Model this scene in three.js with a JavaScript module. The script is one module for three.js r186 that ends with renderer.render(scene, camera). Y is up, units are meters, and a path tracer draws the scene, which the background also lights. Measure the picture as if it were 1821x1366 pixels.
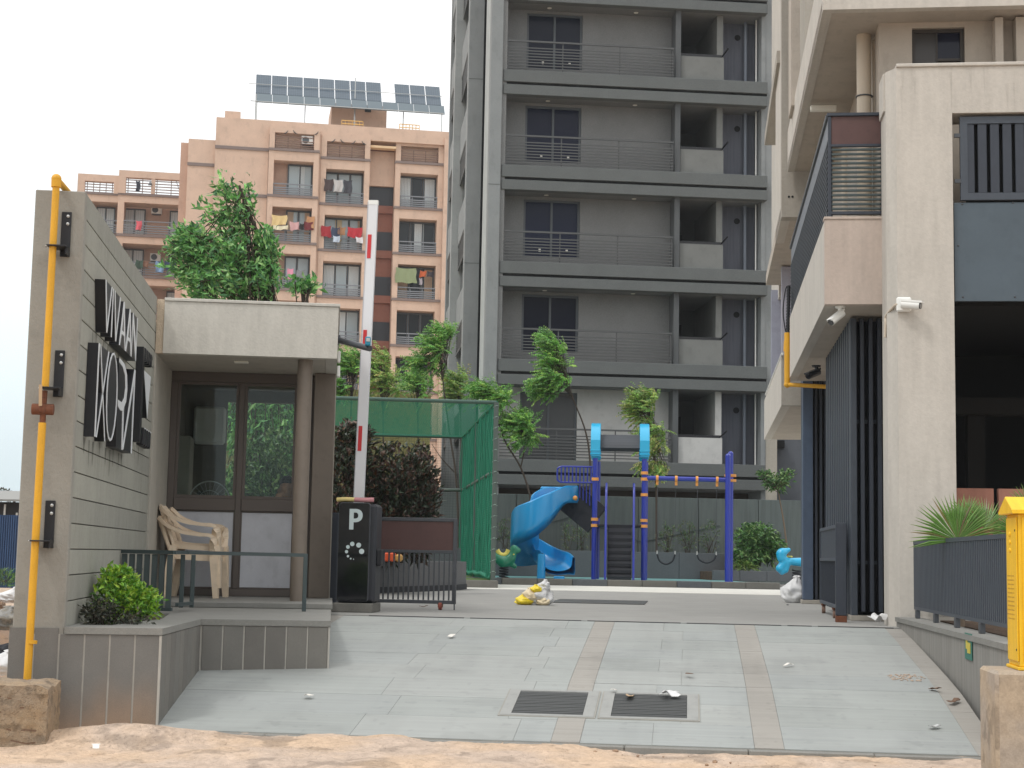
import * as THREE from 'three';
import { mergeGeometries } from 'three/addons/utils/BufferGeometryUtils.js';
import { MarchingCubes } from 'three/addons/objects/MarchingCubes.js';
import { FontLoader } from 'three/addons/loaders/FontLoader.js';
import { TextGeometry } from 'three/addons/geometries/TextGeometry.js';

// ---------------------------------------------------------------- camera, sky, sun, exposure
const scene = new THREE.Scene();
const camera = new THREE.PerspectiveCamera(27.42, 4 / 3, 0.1, 1500);
camera.rotation.order = 'YXZ';
camera.position.set(0, 0.63, 0);
camera.rotation.set(0.1092, 0, 0.0192);

const SKY_W = 256, SKY_H = 128, cloud = (x, y) => 0.5 + 0.25 * Math.sin(x * 88 + 3 * Math.sin(y * 50)) + 0.25 * Math.sin(x * 37.7 + y * 90 + 2);
{
  const d = new Float32Array(SKY_W * SKY_H * 4);
  for (let j = 0; j < SKY_H; j++) for (let i = 0; i < SKY_W; i++) {
    const el = ((j + 0.5) / SKY_H - 0.5) * Math.PI, s = Math.sin(el), o = (j * SKY_W + i) * 4;
    const t = Math.min(1, Math.max(0, s / 0.3)), up = Math.max(0, s);
    const cl = 1 + 0.05 * (cloud(i / SKY_W, j / SKY_H) - 0.5);
    const L = s < 0 ? 0.4 : cl * ( 0.9 + 0.28 * t * (2 - t) + 0.62 * up * up);
    const k = Math.pow(1 - t, 1.3);
    d[o] = L * (1 - 0.2 * k); d[o + 1] = L * (1 - 0.035 * k); d[o + 2] = L * (1 + 0.02 * k); d[o + 3] = 1;
    if (s < 0) { d[o] = 0.36; d[o + 1] = 0.34; d[o + 2] = 0.31; }
  }
  const sky = new THREE.DataTexture(d, SKY_W, SKY_H, THREE.RGBAFormat, THREE.FloatType);
  sky.mapping = THREE.EquirectangularReflectionMapping; sky.magFilter = sky.minFilter = THREE.LinearFilter; sky.needsUpdate = true;
  scene.background = sky; scene.environment = sky;
}
const sun = new THREE.DirectionalLight(new THREE.Color(1, 0.97, 0.93), 1.1);
sun.position.set(-26, 52, 2); sun.target.position.set(0, 0, -22);
sun.castShadow = true; sun.shadow.radius = 16; sun.shadow.mapSize.set(2048, 2048);
Object.assign(sun.shadow.camera, { left: -70, right: 70, top: 90, bottom: -90, near: 1, far: 260 });
scene.add(sun, sun.target);
const renderer = new THREE.WebGLRenderer({ antialias: true });
renderer.toneMapping = THREE.LinearToneMapping; renderer.toneMappingExposure = 1.0;
renderer.shadowMap.enabled = true;

scene.fog = new THREE.FogExp2(new THREE.Color(0.86, 0.9, 0.93), 0.00045);

// ---------------------------------------------------------------- helpers
let seed = 7;
const rnd = () => { seed = (seed + 0x6D2B79F5) | 0; let t = Math.imul(seed ^ (seed >>> 15), 1 | seed); t = (t + Math.imul(t ^ (t >>> 7), 61 | t)) ^ t; return ((t ^ (t >>> 14)) >>> 0) / 4294967296; };
const rr = (a, b) => a + (b - a) * rnd();
const reseed = (n) => { seed = n * 7919 + 13; };
const lerp = (a, b, t) => a + (b - a) * t, clamp = (x, a, b) => Math.min(b, Math.max(a, x));
const smooth = (a, b, x) => { const t = clamp((x - a) / (b - a), 0, 1); return t * t * (3 - 2 * t); };
const frame = (deg) => {
  const a = deg * Math.PI / 180, c = Math.cos(a), s = Math.sin(a);
  return { yaw: a, P: (u, v, w) => new THREE.Vector3(u * c + w * s, v, u * s - w * c) };
};
// u to the right, v up, w away from the road: entrance and beige block, guard cabin, grey tower, terracotta block, plain
const E = frame(6.5), B = frame(7), C = frame(-6.4), T = frame(-5.7), O = frame(-9.7), W = frame(0), Y = frame(4);
const V = (u, v, w) => new THREE.Vector3(u, v, -w);

const count = {};
function numbered(n) { const k = count[n] ?? 0; count[n] = k + 1; return k ? n + '_' + String(k).padStart(3, '0') : n; }
const bases = new WeakMap();
function tag(o, label, category, group, kind) {
  o.userData.label = label;
  if (category) o.userData.category = category;
  if (group) o.userData.group = group;
  if (kind) o.userData.kind = kind;
  return o;
}
function thing(name, fr, base, label, category, group) {
  const g = new THREE.Group(); g.name = numbered(name);
  g.position.copy(fr.P(...base)); g.rotation.y = -fr.yaw;
  bases.set(g, base); scene.add(g);
  return tag(g, label, category, group);
}
function flat(g) { const n = g.index ? g.toNonIndexed() : g; for (const k of Object.keys(n.attributes)) if (!['position', 'normal', 'uv', 'color'].includes(k)) n.deleteAttribute(k); if (!n.attributes.normal) n.computeVertexNormals(); return n; }
function metreUV(g) {
  const p = g.attributes.position, n = p.count, uv = new Float32Array(n * 2), a = new THREE.Vector3(), b = new THREE.Vector3(), c = new THREE.Vector3();
  for (let i = 0; i < n; i += 3) {
    a.fromBufferAttribute(p, i); b.fromBufferAttribute(p, i + 1); c.fromBufferAttribute(p, i + 2);
    b.sub(a); c.sub(a); b.cross(c);
    const x = Math.abs(b.x), y = Math.abs(b.y), z = Math.abs(b.z);
    for (let k = i; k < i + 3; k++) {
      const X = p.getX(k), Y = p.getY(k), Z = p.getZ(k);
      if (y >= x && y >= z) { uv[2 * k] = X; uv[2 * k + 1] = Z; } else if (x >= z) { uv[2 * k] = Z; uv[2 * k + 1] = Y; } else { uv[2 * k] = X; uv[2 * k + 1] = Y; }
    }
  }
  g.setAttribute('uv', new THREE.BufferAttribute(uv, 2));
  return g;
}
function merged(geos) {
  const list = (Array.isArray(geos) ? geos.flat(3) : [geos]).map((g) => metreUV(flat(g)));
  const anyColour = list.some((g) => g.attributes.color);
  if (anyColour) for (const g of list) if (!g.attributes.color) g.setAttribute('color', new THREE.BufferAttribute(new Float32Array(g.attributes.position.count * 3).fill(1), 3));
  return list.length === 1 ? list[0] : mergeGeometries(list);
}
function mesh(name, geo, m) { const o = new THREE.Mesh(geo, m); o.name = name; o.castShadow = o.receiveShadow = true; return o; }
// a part of a thing, its shape written in the thing's frame coordinates
function part(g, name, geos, m, parent) {
  const geo = merged(geos), b = bases.get(g);
  geo.translate(-b[0], -b[1], b[2]);
  const o = mesh(name, geo, m); (parent ?? g).add(o);
  return o;
}
// a thing that is one mesh
function solo(name, fr, base, geos, m, label, category, group) {
  const geo = merged(geos); geo.translate(-base[0], -base[1], base[2]);
  const o = mesh(numbered(name), geo, m);
  o.position.copy(fr.P(...base)); o.rotation.y = -fr.yaw; scene.add(o);
  return tag(o, label, category, group);
}
function struct(name, fr, base, geos, m, label) { const o = solo(name, fr, base, geos, m, label); o.userData.kind = 'structure'; return o; }
function moved(root, label, fr, pos, turn = 0) { const c = root.clone(); c.name = numbered(root.name.replace(/_\d{3}$/, '')); c.userData = { ...root.userData, label }; c.position.copy(fr.P(...pos)); c.rotation.y = -fr.yaw + turn; scene.add(c); return c; }

function tris(list) { const g = new THREE.BufferGeometry(); g.setAttribute('position', new THREE.Float32BufferAttribute(list, 3)); g.computeVertexNormals(); return g; }
// box in frame coordinates, with an optional chamfer
function bx(u0, u1, v0, v1, w0, w1, c = 0) {
  const X = [Math.min(u0, u1), Math.max(u0, u1)], Y = [Math.min(v0, v1), Math.max(v0, v1)], Z = [-Math.max(w0, w1), -Math.min(w0, w1)];
  if (!c) { const g = new THREE.BoxGeometry(X[1] - X[0], Y[1] - Y[0], Z[1] - Z[0]); g.translate((X[0] + X[1]) / 2, (Y[0] + Y[1]) / 2, (Z[0] + Z[1]) / 2); return g; }
  c = Math.min(c, (X[1] - X[0]) * 0.45, (Y[1] - Y[0]) * 0.45, (Z[1] - Z[0]) * 0.45);
  const L = [X, Y, Z], P = (s, ax) => [0, 1, 2].map((k) => L[k][s[k]] + (k === ax ? 0 : (s[k] ? -c : c)));
  const out = [], cen = L.map((l) => (l[0] + l[1]) / 2);
  const tri = (a, b, d) => {
    const e = b.map((x, i) => x - a[i]), f = d.map((x, i) => x - a[i]), n = [e[1] * f[2] - e[2] * f[1], e[2] * f[0] - e[0] * f[2], e[0] * f[1] - e[1] * f[0]];
    const m = a.map((x, i) => (x + b[i] + d[i]) / 3 - cen[i]);
    out.push(...(n[0] * m[0] + n[1] * m[1] + n[2] * m[2] >= 0 ? [a, b, d] : [a, d, b]).flat());
  };
  const quad = (a, b, d, e) => { tri(a, b, d); tri(a, d, e); };
  for (let ax = 0; ax < 3; ax++) { const p = (ax + 1) % 3, q = (ax + 2) % 3;
    for (const s of [0, 1]) { const k = (i, j) => { const t = [0, 0, 0]; t[ax] = s; t[p] = i; t[q] = j; return P(t, ax); }; quad(k(0, 0), k(1, 0), k(1, 1), k(0, 1)); }
    for (const i of [0, 1]) for (const j of [0, 1]) { const t0 = [0, 0, 0], t1 = [0, 0, 0]; t0[p] = t1[p] = i; t0[q] = t1[q] = j; t0[ax] = 0; t1[ax] = 1; quad(P(t0, p), P(t1, p), P(t1, q), P(t0, q)); } }
  for (let i = 0; i < 8; i++) { const s = [i & 1, (i >> 1) & 1, i >> 2]; tri(P(s, 0), P(s, 1), P(s, 2)); }
  return tris(out);
}
function cyl(a, b, r0, r1 = r0, seg = 10) {
  const d = b.clone().sub(a), g = new THREE.CylinderGeometry(r1, r0, d.length(), seg, 1);
  g.translate(0, d.length() / 2, 0); g.applyQuaternion(new THREE.Quaternion().setFromUnitVectors(new THREE.Vector3(0, 1, 0), d.normalize())); g.translate(a.x, a.y, a.z);
  return g;
}
const ball = (p, r, sx = 1, sy = 1, sz = 1, seg = 12) => { const g = new THREE.SphereGeometry(r, seg, Math.max(6, seg * 0.7 | 0)); g.scale(sx, sy, sz); g.translate(p.x, p.y, p.z); return g; };
const tube = (pts, r, n = 24, seg = 8, closed = false, tension = 0.5) => new THREE.TubeGeometry(new THREE.CatmullRomCurve3(pts, closed, 'catmullrom', tension), n, r, seg, closed);
// bars: a rod of square section between two points
function rod(a, b, t, t2 = t) {
  const d = b.clone().sub(a), L = d.length(), g = new THREE.BoxGeometry(t, L, t2); g.translate(0, L / 2, 0);
  d.normalize();
  const up = Math.abs(d.y) > 0.99 ? new THREE.Vector3(0, 0, 1) : new THREE.Vector3(0, 1, 0), x = new THREE.Vector3().crossVectors(d, up).normalize(), z = new THREE.Vector3().crossVectors(x, d).normalize();
  g.applyMatrix4(new THREE.Matrix4().makeBasis(x, d, z)); g.translate(a.x, a.y, a.z);
  return g;
}
// a section (list of [across, up]) swept along points
function sweep(pts, section, scale = () => 1, up0 = new THREE.Vector3(0, 1, 0), closedSec = true, n = 24, bank = () => 0) {
  const cv = new THREE.CatmullRomCurve3(pts), rings = [], pos = [], idx = [];
  for (let i = 0; i <= n; i++) {
    const t = i / n, p = cv.getPoint(t), d = cv.getTangent(t), x = new THREE.Vector3().crossVectors(d, up0).normalize(), y = new THREE.Vector3().crossVectors(x, d).normalize();
    const a = bank(t), xs = x.clone().multiplyScalar(Math.cos(a)).addScaledVector(y, Math.sin(a)), ys = y.clone().multiplyScalar(Math.cos(a)).addScaledVector(x, -Math.sin(a)), k = scale(t);
    const [kx, ky] = Array.isArray(k) ? k : [k, k];
    for (const [sx, sy] of section) { const q = p.clone().addScaledVector(xs, sx * kx).addScaledVector(ys, sy * ky); pos.push(q.x, q.y, q.z); }
  }
  const m = section.length, wrap = closedSec ? m : m - 1;
  for (let i = 0; i < n; i++) for (let j = 0; j < wrap; j++) { const a = i * m + j, b = i * m + (j + 1) % m, c = a + m, d = b + m; idx.push(a, c, b, b, c, d); }
  if (closedSec) for (const [o, f] of [[0, 0], [n * m, 1]]) for (let j = 1; j < m - 1; j++) f ? idx.push(o, o + j + 1, o + j) : idx.push(o, o + j, o + j + 1);
  const g = new THREE.BufferGeometry(); g.setAttribute('position', new THREE.Float32BufferAttribute(pos, 3)); g.setIndex(idx);
  const f = g.toNonIndexed(); f.computeVertexNormals(); return f;
}
// polygon on the ground, given as [u, w], raised from v0 to v1
function plate(pts, v0, v1, holes = []) {
  const s = new THREE.Shape(pts.map(([u, w]) => new THREE.Vector2(u, w)));
  for (const h of holes) s.holes.push(new THREE.Path(h.map(([u, w]) => new THREE.Vector2(u, w))));
  const g = new THREE.ExtrudeGeometry(s, { depth: v1 - v0, bevelEnabled: false });
  g.rotateX(-Math.PI / 2); g.translate(0, v0, 0); return g;
}
// polygon standing upright, given as [u, v], from w0 back to w1
function panel(pts, w0, w1, holes = []) {
  const s = new THREE.Shape(pts.map(([u, v]) => new THREE.Vector2(u, v)));
  for (const h of holes) s.holes.push(new THREE.Path(h.map(([u, v]) => new THREE.Vector2(u, v))));
  const g = new THREE.ExtrudeGeometry(s, { depth: Math.abs(w1 - w0), bevelEnabled: false });
  g.translate(0, 0, -Math.max(w0, w1)); return g;
}
const rect = (u0, u1, v0, v1) => [[u0, v0], [u1, v0], [u1, v1], [u0, v1]];
// a frame round an opening
const ring = (u0, u1, v0, v1, w0, w1, t) => [bx(u0, u1, v1 - t, v1, w0, w1), bx(u0, u1, v0, v0 + t, w0, w1), bx(u0, u0 + t, v0 + t, v1 - t, w0, w1), bx(u1 - t, u1, v0 + t, v1 - t, w0, w1)];

// ---------------------------------------------------------------- procedural textures
function hash(x, y, s) { let h = Math.imul(x, 374761393) + Math.imul(y, 668265263) + Math.imul(s, 1442695041); h = Math.imul(h ^ (h >>> 13), 1274126177); return ((h ^ (h >>> 16)) >>> 0) / 4294967296; }
function vnoise(x, y, px, py, s) {
  const xi = Math.floor(x), yi = Math.floor(y), fx = x - xi, fy = y - yi, sx = fx * fx * (3 - 2 * fx), sy = fy * fy * (3 - 2 * fy);
  const w = (i, n) => ((i % n) + n) % n, h = (i, j) => hash(w(i, px), w(j, py), s);
  return lerp(lerp(h(xi, yi), h(xi + 1, yi), sx), lerp(h(xi, yi + 1), h(xi + 1, yi + 1), sx), sy);
}
function fbm(x, y, fx, fy, oct, s) { let a = 0, k = 0.5, t = 0; for (let o = 0; o < oct; o++) { a += k * vnoise(x * fx, y * fy, fx, fy, s + o * 17); t += k; k *= 0.55; fx *= 2; fy *= 2; } return a / t; }
function makeTex(n, fn) {
  const d = new Uint8Array(n * n * 4);
  for (let j = 0; j < n; j++) for (let i = 0; i < n; i++) { const v = fn(i / n, j / n), o = (j * n + i) * 4, c = Array.isArray(v) ? v : [v, v, v]; for (let k = 0; k < 3; k++) d[o + k] = clamp(c[k], 0, 1) * 255; d[o + 3] = 255; }
  const t = new THREE.DataTexture(d, n, n); t.wrapS = t.wrapT = THREE.RepeatWrapping; t.magFilter = THREE.LinearFilter; t.minFilter = THREE.LinearMipmapLinearFilter; t.generateMipmaps = true; t.needsUpdate = true;
  return t;
}
const TX = {
  plaster: makeTex(512, (x, y) => { const s = fbm(x, y, 90, 90, 2, 3), l = fbm(x, y, 5, 5, 4, 9), st = fbm(x, y, 40, 4, 3, 21); return 0.76 + 0.1 * s + 0.14 * l + 0.16 * (st - 0.5); }),
  stipple: makeTex(512, (x, y) => { const a = fbm(x, y, 100, 70, 2, 31), b = fbm(x, y, 40, 30, 2, 37); return clamp(0.35 * a + 0.65 * smooth(0.4, 0.62, b), 0, 1); }),
  streak: makeTex(512, (x, y) => { const a = fbm(x, y, 60, 3, 4, 41), b = fbm(x, y, 6, 4, 5, 47), c = fbm(x, y, 120, 120, 2, 48); return 0.72 + 0.16 * smooth(0.25, 0.7, a) + 0.12 * b + 0.05 * (c - 0.5); }),
  granite: makeTex(512, (x, y) => { const a = fbm(x, y, 170, 170, 2, 51), l = fbm(x, y, 6, 6, 4, 57); return 0.66 + 0.26 * a + 0.14 * (l - 0.3); }),
  brushed: makeTex(512, (x, y) => { const a = fbm(x, y, 3, 70, 4, 61), b = fbm(x, y, 9, 9, 4, 67), c = fbm(x, y, 150, 150, 1, 69); return 0.68 + 0.18 * a + 0.16 * (b - 0.2) + 0.05 * (c - 0.5); }),
  dirt: makeTex(1024, (x, y) => { const a = fbm(x, y, 6, 6, 6, 71), b = fbm(x, y, 40, 40, 4, 77), c = fbm(x, y, 200, 200, 2, 79), t = smooth(0.35, 0.7, a); const dk = smooth(0.56, 0.68, fbm(x, y, 14, 14, 5, 83)), k = (0.66 + 0.3 * b + 0.2 * (c - 0.5)) * (1 - 0.3 * dk); return [k * lerp(0.92, 1.02, t), k * lerp(0.94, 0.98, t), k * lerp(0.97, 0.9, t)]; }),
  clods: makeTex(1024, (x, y) => { const a = fbm(x, y, 18, 18, 6, 81), b = smooth(0.6, 0.85, fbm(x, y, 60, 60, 3, 87)); return clamp(0.6 * a + 0.4 * b, 0, 1); }),
  paving: makeTex(1024, (x, y) => { const a = fbm(x, y, 5, 150, 4, 161), b = fbm(x, y, 7, 7, 5, 167), st = smooth(0.58, 0.72, fbm(x, y, 9, 9, 5, 171)), sp = smooth(0.74, 0.8, fbm(x, y, 60, 60, 2, 173)), ty = Math.max(0, fbm(x, y, 24, 2, 3, 177) - 0.52); return 0.66 + 0.14 * a + 0.16 * (b - 0.2) - 0.05 * st - 0.06 * sp - 0.16 * ty; }),
  gravel: makeTex(1024, (x, y) => { const a = fbm(x, y, 22, 22, 5, 82), b = fbm(x, y, 220, 220, 2, 86), l = smooth(0.62, 0.8, fbm(x, y, 90, 90, 2, 88)); return clamp(0.5 * a + 0.25 * b + 0.3 * l, 0, 1); }),
  worn: makeTex(512, (x, y) => { const a = fbm(x, y, 8, 8, 5, 91), b = fbm(x, y, 100, 100, 2, 95), c = smooth(0.6, 0.75, fbm(x, y, 20, 14, 4, 97)); return 0.78 + 0.18 * a + 0.05 * b - 0.06 * c; }),
  cell: makeTex(256, (x, y) => { const g = (t, n) => { const f = t * n - Math.floor(t * n); return f < 0.06 || f > 0.94 ? 1 : 0; }; return Math.max(g(x, 6), g(y, 6)) ? [0.75, 0.78, 0.8] : [0.42, 0.46, 0.5]; }),
};
const texCache = {};
function tx(name, metres, srgb) {
  const key = name + metres + srgb;
  if (!texCache[key]) { const t = TX[name].clone(); const r = Array.isArray(metres) ? metres : [metres, metres]; t.repeat.set(1 / r[0], 1 / r[1]); t.needsUpdate = true; if (srgb) t.colorSpace = THREE.SRGBColorSpace; texCache[key] = t; }
  return texCache[key];
}
function mat(hex, rough = 0.8, o = {}) {
  const p = { color: new THREE.Color(hex), roughness: rough, metalness: o.metal ?? 0, side: THREE.DoubleSide };
  if (o.map) p.map = tx(o.map, o.size ?? 2, false);
  if (o.bump) { p.bumpMap = tx(o.bump, o.bsize ?? o.size ?? 2, false); p.bumpScale = o.bh ?? 0.004; }
  if (o.rmap) p.roughnessMap = tx(o.rmap, o.size ?? 2, false);
  const extra = {};
  for (const k of ['transmission', 'thickness', 'ior', 'clearcoat', 'clearcoatRoughness', 'opacity', 'transparent', 'vertexColors', 'flatShading', 'sheen', 'specularIntensity']) if (k in o) extra[k] = o[k];
  const phys = 'transmission' in o || 'clearcoat' in o || 'sheen' in o || 'specularIntensity' in o;
  return new (phys ? THREE.MeshPhysicalMaterial : THREE.MeshStandardMaterial)({ ...p, ...extra });
}
const M = {
  sand: mat('#d3bba6', 1, { map: 'dirt', size: 3.6, bump: 'gravel', bsize: 1.7, bh: 0.018 }),
  slab: [0, 1, 2, 3].map((i) => mat(['#a8aca9', '#a6aaa8', '#aaadaa', '#a5a9a6'][i], 0.72, { map: 'paving', size: 4.5, bump: 'brushed', bsize: 1.6, bh: 0.0015 })),
  tan: mat('#a8a49d', 0.85, { map: 'paving', size: 4.5 }),
  bed: mat('#9b9992', 0.95, { map: 'worn', size: 1 }),
  podium: mat('#a09f9b', 0.85, { map: 'brushed', size: 3.1, bump: 'granite', bh: 0.001 }),
  pale: mat('#d9d7cf', 0.85, { map: 'worn', size: 2 }),  // paler base for the paving strip, sunlight put into the colour
  kerb: mat('#77756f', 0.9, { map: 'granite', size: 1 }),
  wall: mat('#98958d', 0.93, { map: 'worn', size: 1.9, bump: 'stipple', bsize: 0.6, bh: 0.0012 }),
  course: [0, 1, 2].map((i) => mat(['#a09f95', '#9b9a91', '#a4a399'][i], 0.93, { map: 'plaster', size: [2.9, 1.7], bump: 'granite', bsize: 0.7, bh: 0.001 })),
  wallCore: mat('#6b6862', 0.95),
  tile: [0, 1, 2].map((i) => mat(['#7c7a75', '#77746f', '#807d77'][i], 0.8, { map: 'granite', size: 0.55, bump: 'granite', bh: 0.0012 })),
  grout: mat('#b5b1a9', 0.95, { map: 'worn', size: 0.7 }),
  coping: mat('#8d8c87', 0.8, { map: 'granite', size: 0.8 }),
  cabin: mat('#cac6bd', 0.93, { map: 'plaster', size: 2.2, bump: 'granite', bsize: 2.4, bh: 0.007 }),
  cabinSmooth: mat('#b9b3a8', 0.92, { map: 'worn', size: 1.7 }),
  cabinPeach: mat('#cdbba4', 0.92, { map: 'worn', size: 0.9, bump: 'stipple', bsize: 0.4, bh: 0.003 }),
  taupe: mat('#7b7065', 0.55, { map: 'worn', size: 1.3 }),
  frameBrown: mat('#5b524c', 0.45),
  whitePanel: mat('#c9cbd2', 0.5, { map: 'worn', size: 1.4 }),
  glass: mat('#e6ecea', 0.03, { transmission: 1, thickness: 0, ior: 1.33 }),
  darkGlass: mat('#1c2030', 0.08, { specularIntensity: 0.5 }),
  rail: mat('#3e4a4b', 0.5),
  black: mat('#0f1017', 0.45),
  gloss: mat('#0d0e15', 0.12, { clearcoat: 1, clearcoatRoughness: 0.05 }),
  letterFace: mat('#d9dcdf', 0.4),
  white: mat('#e6e6e2', 0.5),
  whiteArm: mat('#dadadd', 0.35),
  red: mat('#c42f33', 0.4),
  yellow: mat('#e2a720', 0.5, { map: 'plaster', size: 0.7 }),
  yellowBox: mat('#f5c41c', 0.5, { map: 'plaster', size: 1.1 }),
  rust: mat('#7a4a33', 0.9, { map: 'dirt', size: 0.3 }),
  steel: mat('#b7b9b8', 0.4, { metal: 0.6 }),
  chair: mat('#ead5bb', 0.45, { map: 'worn', size: 0.9 }),
  gate: mat('#4a4d52', 0.5, { map: 'worn', size: 0.8 }),
  gateBrown: mat('#5a3f3c', 0.6, { map: 'worn', size: 0.7 }),
  navy: mat('#333944', 0.5, { map: 'worn', size: 1.1 }),
  navyLight: mat('#434a54', 0.5, { map: 'worn', size: 1.1 }),
  beige: mat('#c7c1b8', 0.93, { map: 'plaster', size: 2.7, bump: 'granite', bsize: 2.2, bh: 0.005 }),
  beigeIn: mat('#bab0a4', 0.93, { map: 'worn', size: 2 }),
  beigePink: mat('#c3b4a9', 0.93, { map: 'plaster', size: 2.7, bump: 'granite', bsize: 2.2, bh: 0.005 }),
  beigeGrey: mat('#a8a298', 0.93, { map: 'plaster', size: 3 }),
  slate: mat('#505d67', 0.6, { map: 'worn', size: 2.2 }),
  dark: mat('#17181a', 0.9),
  terracotta: mat('#a07060', 0.85, { map: 'plaster', size: 1 }),
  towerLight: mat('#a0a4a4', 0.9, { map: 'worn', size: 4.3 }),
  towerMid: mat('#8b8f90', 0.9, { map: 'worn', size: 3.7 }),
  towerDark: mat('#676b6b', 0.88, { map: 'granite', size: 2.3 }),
  towerWall: mat('#838484', 0.9, { map: 'granite', size: 2.9 }),
  towerPanel: mat('#787a78', 0.9, { map: 'worn', size: 2.9 }),
  towerWhite: mat('#c4c4c2', 0.9, { map: 'worn', size: 2.9 }),
  towerRail: mat('#4d4f50', 0.5),
  shaft: mat('#62656f', 0.9, { map: 'streak', size: 3 }),
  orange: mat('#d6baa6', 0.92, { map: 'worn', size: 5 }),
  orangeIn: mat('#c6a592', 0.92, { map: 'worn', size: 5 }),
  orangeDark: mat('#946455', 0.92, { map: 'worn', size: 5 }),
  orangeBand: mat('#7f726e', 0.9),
  farFrame: mat('#4d5358', 0.5), farRail: mat('#7b7f85', 0.5), farRailBrown: mat('#84685b', 0.6),
  curtain: mat('#cfd6d8', 0.95), curtainBuff: mat('#c3a990', 0.95), curtainCream: mat('#cbb893', 0.95),
  farGlassSky: mat('#a9b6bb', 0.12), farGlassDark: mat('#303438', 0.1, { specularIntensity: 0.5 }),  // first glass: sky reflection put into its pale base colour
  blue: mat('#1c2f9a', 0.3, { clearcoat: 0.5, clearcoatRoughness: 0.2 }),
  cyan: mat('#1fa9d6', 0.32, { clearcoat: 0.4, clearcoatRoughness: 0.25 }),
  slide: mat('#0e93d2', 0.3, { clearcoat: 0.5, clearcoatRoughness: 0.2 }),
  clampOrange: mat('#e09a4c', 0.45),
  rubber: mat('#22242a', 0.8), mesh: mat('#3b3f45', 0.6),
  net: mat('#0b7459', 0.7), netBlack: mat('#2a332f', 0.8), pole: mat('#59645f', 0.45, { metal: 0.3 }),
  teal: mat('#6b9c9c', 0.85, { map: 'worn', size: 2 }),
  planterGrey: mat('#62666a', 0.88, { map: 'granite', size: 1.9 }),
  planterGreen: mat('#5f6867', 0.88, { map: 'streak', size: 2.6 }),
  soil: mat('#5a4636', 1, { map: 'dirt', size: 1, bump: 'clods', bsize: 1, bh: 0.03 }),
  bark: mat('#4a4038', 0.95, { map: 'streak', size: 0.4 }),
  barkPale: mat('#7c6c5c', 0.95, { map: 'streak', size: 0.4 }),
  grate: mat('#4e5050', 0.55, { metal: 0.3 }), grateFrame: mat('#9a9b98', 0.7, { map: 'worn', size: 0.6 }),
  pedestal: mat('#b9aa99', 0.95, { map: 'dirt', size: 1.9, bump: 'granite', bsize: 0.9, bh: 0.003 }),
  bag: mat('#dcdcdc', 0.35, { transmission: 0.15, thickness: 0 }),
  bagYellow: mat('#e8cf2e', 0.4), paper: mat('#dcd8d0', 0.8), cardboard: mat('#b99f80', 0.9), debris: mat('#6e5646', 0.95),
  roofing: mat('#8f8f8c', 0.8), blueSheet: mat('#2b4a73', 0.5, { map: 'streak', size: 2 }),
  rubble: mat('#a58a74', 0.95, { map: 'dirt', size: 0.8 }), rubbleGrey: mat('#a5a29c', 0.95, { map: 'dirt', size: 0.8 }),
  solar: mat('#5f6f7c', 0.2, { map: 'cell', size: 0.9 }), solarLow: mat('#56646c', 0.3),
  pipe: mat('#c3b6a4', 0.6), skin: mat('#cf916c', 0.55), hair: mat('#15110f', 0.8), shirt: mat('#3a4452', 0.9), eyeWhite: mat('#cfc6bd', 0.4),
  lamp: mat('#e9e7dd', 0.5),
};
// foliage: colour comes per leaf
const leafMat = (rough, tr) => mat('#ffffff', rough, { transmission: tr, thickness: 0, vertexColors: true });
M.leaf = leafMat(0.6, 0.3); M.leafGloss = leafMat(0.4, 0.2);

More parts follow.
